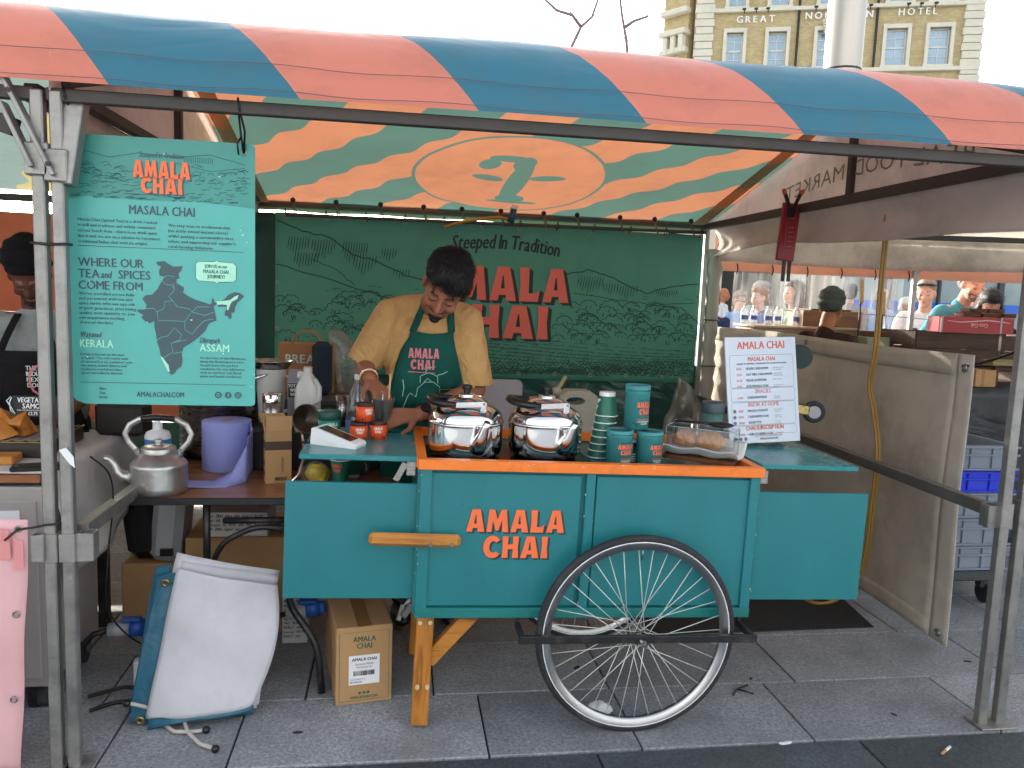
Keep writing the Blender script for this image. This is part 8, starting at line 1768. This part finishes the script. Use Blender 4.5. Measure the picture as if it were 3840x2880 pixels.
# worker of the left stall
def apron_l(t, W, Hh, s):
    def f(u, v):
        w = .115 + .09 * min(1, v * 1.6); z = 1.30 - .62 * v; x = (u - .5) * 2 * w; return W(x, -.155 - .02 * math.cos(x * 8) + .05 * (abs(x) / .2) ** 2 - .02 * v, z)
    g = MB(); g.grid(14, 24, f, 0, True, .003, True); a = g.build('apron', F_BLK, t)
    for sx in (-1, 1): g = MB(); g.grid(2, 8, lambda u, v: W(sx * (.105 - .055 * v) + (u - .5) * .03, -.150 + .10 * v ** 1.5 + .0, 1.29 + .17 * v), 0, True, .003, sx > 0); g.build('apron_strap', F_BLK, t)
    g = MB(); pf = lambda x, y, d=0.0: W(x, -.187 - d, y)
    for k, w_ in enumerate(('THE', 'INDIANS', 'NEXT', 'DOOR')): put_text(g, w_, pf, -.005, 1.215 - k * .026, .020, 1, .8)
    g.build('apron_words', M_PALE, a); g = MB(); stroke(g, [(.04 + .035 * math.cos(q_ * .6 + 1), 1.17 + .065 * math.sin(q_ * .6 + 1)) for q_ in range(9)], .010, lambda x, y, d=0.0: W(x, -.190, y)); g.build('apron_mark', M_APK, a)
person('worker of the left stall in black cap and black apron looking down', (-1.47, 3.58), 1.62, .12, F_GREY, M_JEAN, H_BKB, 'beanie', SK_D, .60, .15, .24, .5, ((-.26, -.02, 1.15), (-.16, -.26, 1.02)), ((.26, -.02, 1.15), (.14, -.28, 1.02)), .008, apron_l, beard=True)
# right stall keeper in beanie, seen from behind
person('stallholder in grey green beanie and brown top seen from behind', (2.80, 4.90), 1.57, PI - 1.15, F_BROWN, M_JEAN, H_BEAN, 'beanie', SK_T, .15, .2, .10, .6, vox=.010)
def phone_x(t, W, Hh, s):
    g = MB(); g.box(W(-.02, -.37, 1.25), (.08, .012, .15), rotz(.4), 0, .006); g.build('phone', M_BPLAST, t)
    g = MB(); q = lambda x, y, z: Hh @ (Vector((x, y, z)) * s); g.tube([q(-.08, -.03, .075), q(-.05, -.085, .085), q(0, -.10, .088), q(.05, -.085, .085), q(.08, -.03, .075)], .012, 6); g.build('sunglasses', M_BPLAST, t)
def specs(t, W, Hh, s):
    q = lambda x, y, z: Hh @ (Vector((x, y, z)) * s); g = MB(); g.tube([q(-.08, 0, 0), q(-.055, -.095, -.004), q(0, -.105, 0), q(.055, -.095, -.004), q(.08, 0, 0)], .006, 5); g.build('glasses', M_BPLAST, t)
def scarf_x(t, W, Hh, s): g = MB(); g.tube([W(-.08, .06, 1.44), W(-.10, -.06, 1.42), W(-.03, -.13, 1.36), W(.06, -.10, 1.40), W(.10, 0, 1.44), W(.02, .07, 1.45)], .045 * s, 10, closed=True); g.tube([W(-.05, -.13, 1.36), W(-.08, -.15, 1.15), W(-.09, -.15, .95)], [.05 * s, .06 * s, .05 * s], 10); g.build('scarf', F_RUST, t)
person('grey haired bearded man in teal shirt leaning over the red crate', (4.62, 6.15), 1.86, .12, F_TEAL, F_DEN, H_GREY, 'short', SK_L, .18, -.25, .34, .5, vox=.010, beard=True)
person('woman with sunglasses on her head and hands raised to a phone', (4.72, 6.55), 1.74, -.75, F_WHITE, F_DEN, H_BLD, 'bun', SK_L, .12, .0, .05, .9, ((-.22, -.10, 1.15), (-.05, -.36, 1.22)), ((.22, -.10, 1.15), (.03, -.36, 1.20)), .010, phone_x)
person('dark haired woman in black jacket bending at the stock table', (4.66, 5.75), 1.66, -.5, F_BLK, F_BLK, M_HAIRK, 'long', SK_L, .35, .0, .30, .95)
person('white haired woman with rust scarf walking past', (6.58, 9.5), 1.60, .45, F_WHITE, F_KHA, H_WHT, 'short', SK_L, .05, .15, .0, .9, extras=scarf_x)
person('man in light blue shirt turned away behind the yellow cable', (6.55, 10.0), 1.72, -1.4, F_LBLUE, F_KHA, H_WHT, 'none', SK_T, .05, 0, 0, .5)
person('man in grey brown shirt seen from behind through the plastic', (6.26, 10.3), 1.76, PI - .4, F_GRB, F_DEN, M_HAIRK, 'short', SK_L, .0, 0, .0, .95)
person('long haired woman in sage cardigan seen in profile', (4.0, 7.6), 1.70, -1.35, F_SAGE, F_DEN, H_BRN, 'long', SK_L, -.05, 0, 0, .95)
person('grey haired man with glasses and pale green shirt', (4.46, 9.3), 1.72, .35, F_OLIVE, F_KHA, H_GREY, 'short', SK_T, .0, .2, 0, .9, ((-.25, .0, 1.15), (-.10, -.25, 1.10)), None, .012, specs)
person('blonde woman with glasses in light blue behind the bottles', (4.50, 10.0), 1.60, .2, F_LBLUE, F_DEN, H_BLD, 'short', SK_L, .1, 0, 0, .9, extras=specs)
person('child in dark blue top behind the bottles', (4.52, 9.4), 1.42, .1, F_NAVY, F_DEN, H_BLD, 'short', SK_L, .15, 0, 0, .9)
person('man in navy jacket holding his face at the canvas corner', (3.30, 8.0), 1.58, -.9, F_NAVY, F_DEN, H_AUB, 'short', SK_L, .15, 0, 0, .95, ((-.22, -.12, 1.15), (-.06, -.16, 1.46)))
person('person in blue sweater behind the long haired woman', (4.02, 8.4), 1.64, -1.2, fab('blue_sweater', '#4d5a86'), F_DEN, H_AUB, 'short', SK_L, 0, 0, 0, .95)
person('bald man in white shirt far off by the stone pier', (5.98, 14.0), 1.70, .9, F_WHITE, F_BLK, H_WHT, 'none', SK_T)
person('man in red shirt far off by the dark doorway', (6.25, 15.0), 1.66, -.3, F_RED, F_DEN, M_HAIRK, 'short', SK_T)
person('curly haired person behind the man in teal shirt', (5.72, 7.0), 1.66, .4, F_GREY, F_DEN, H_AUB, 'curly', SK_L)
person('elderly passer by with grey hair beyond the blue band', (7.35, 9.2), 1.68, -.8, F_GRB, F_KHA, H_GREY, 'short', SK_L)
bpy.data.scenes.remove(TS)
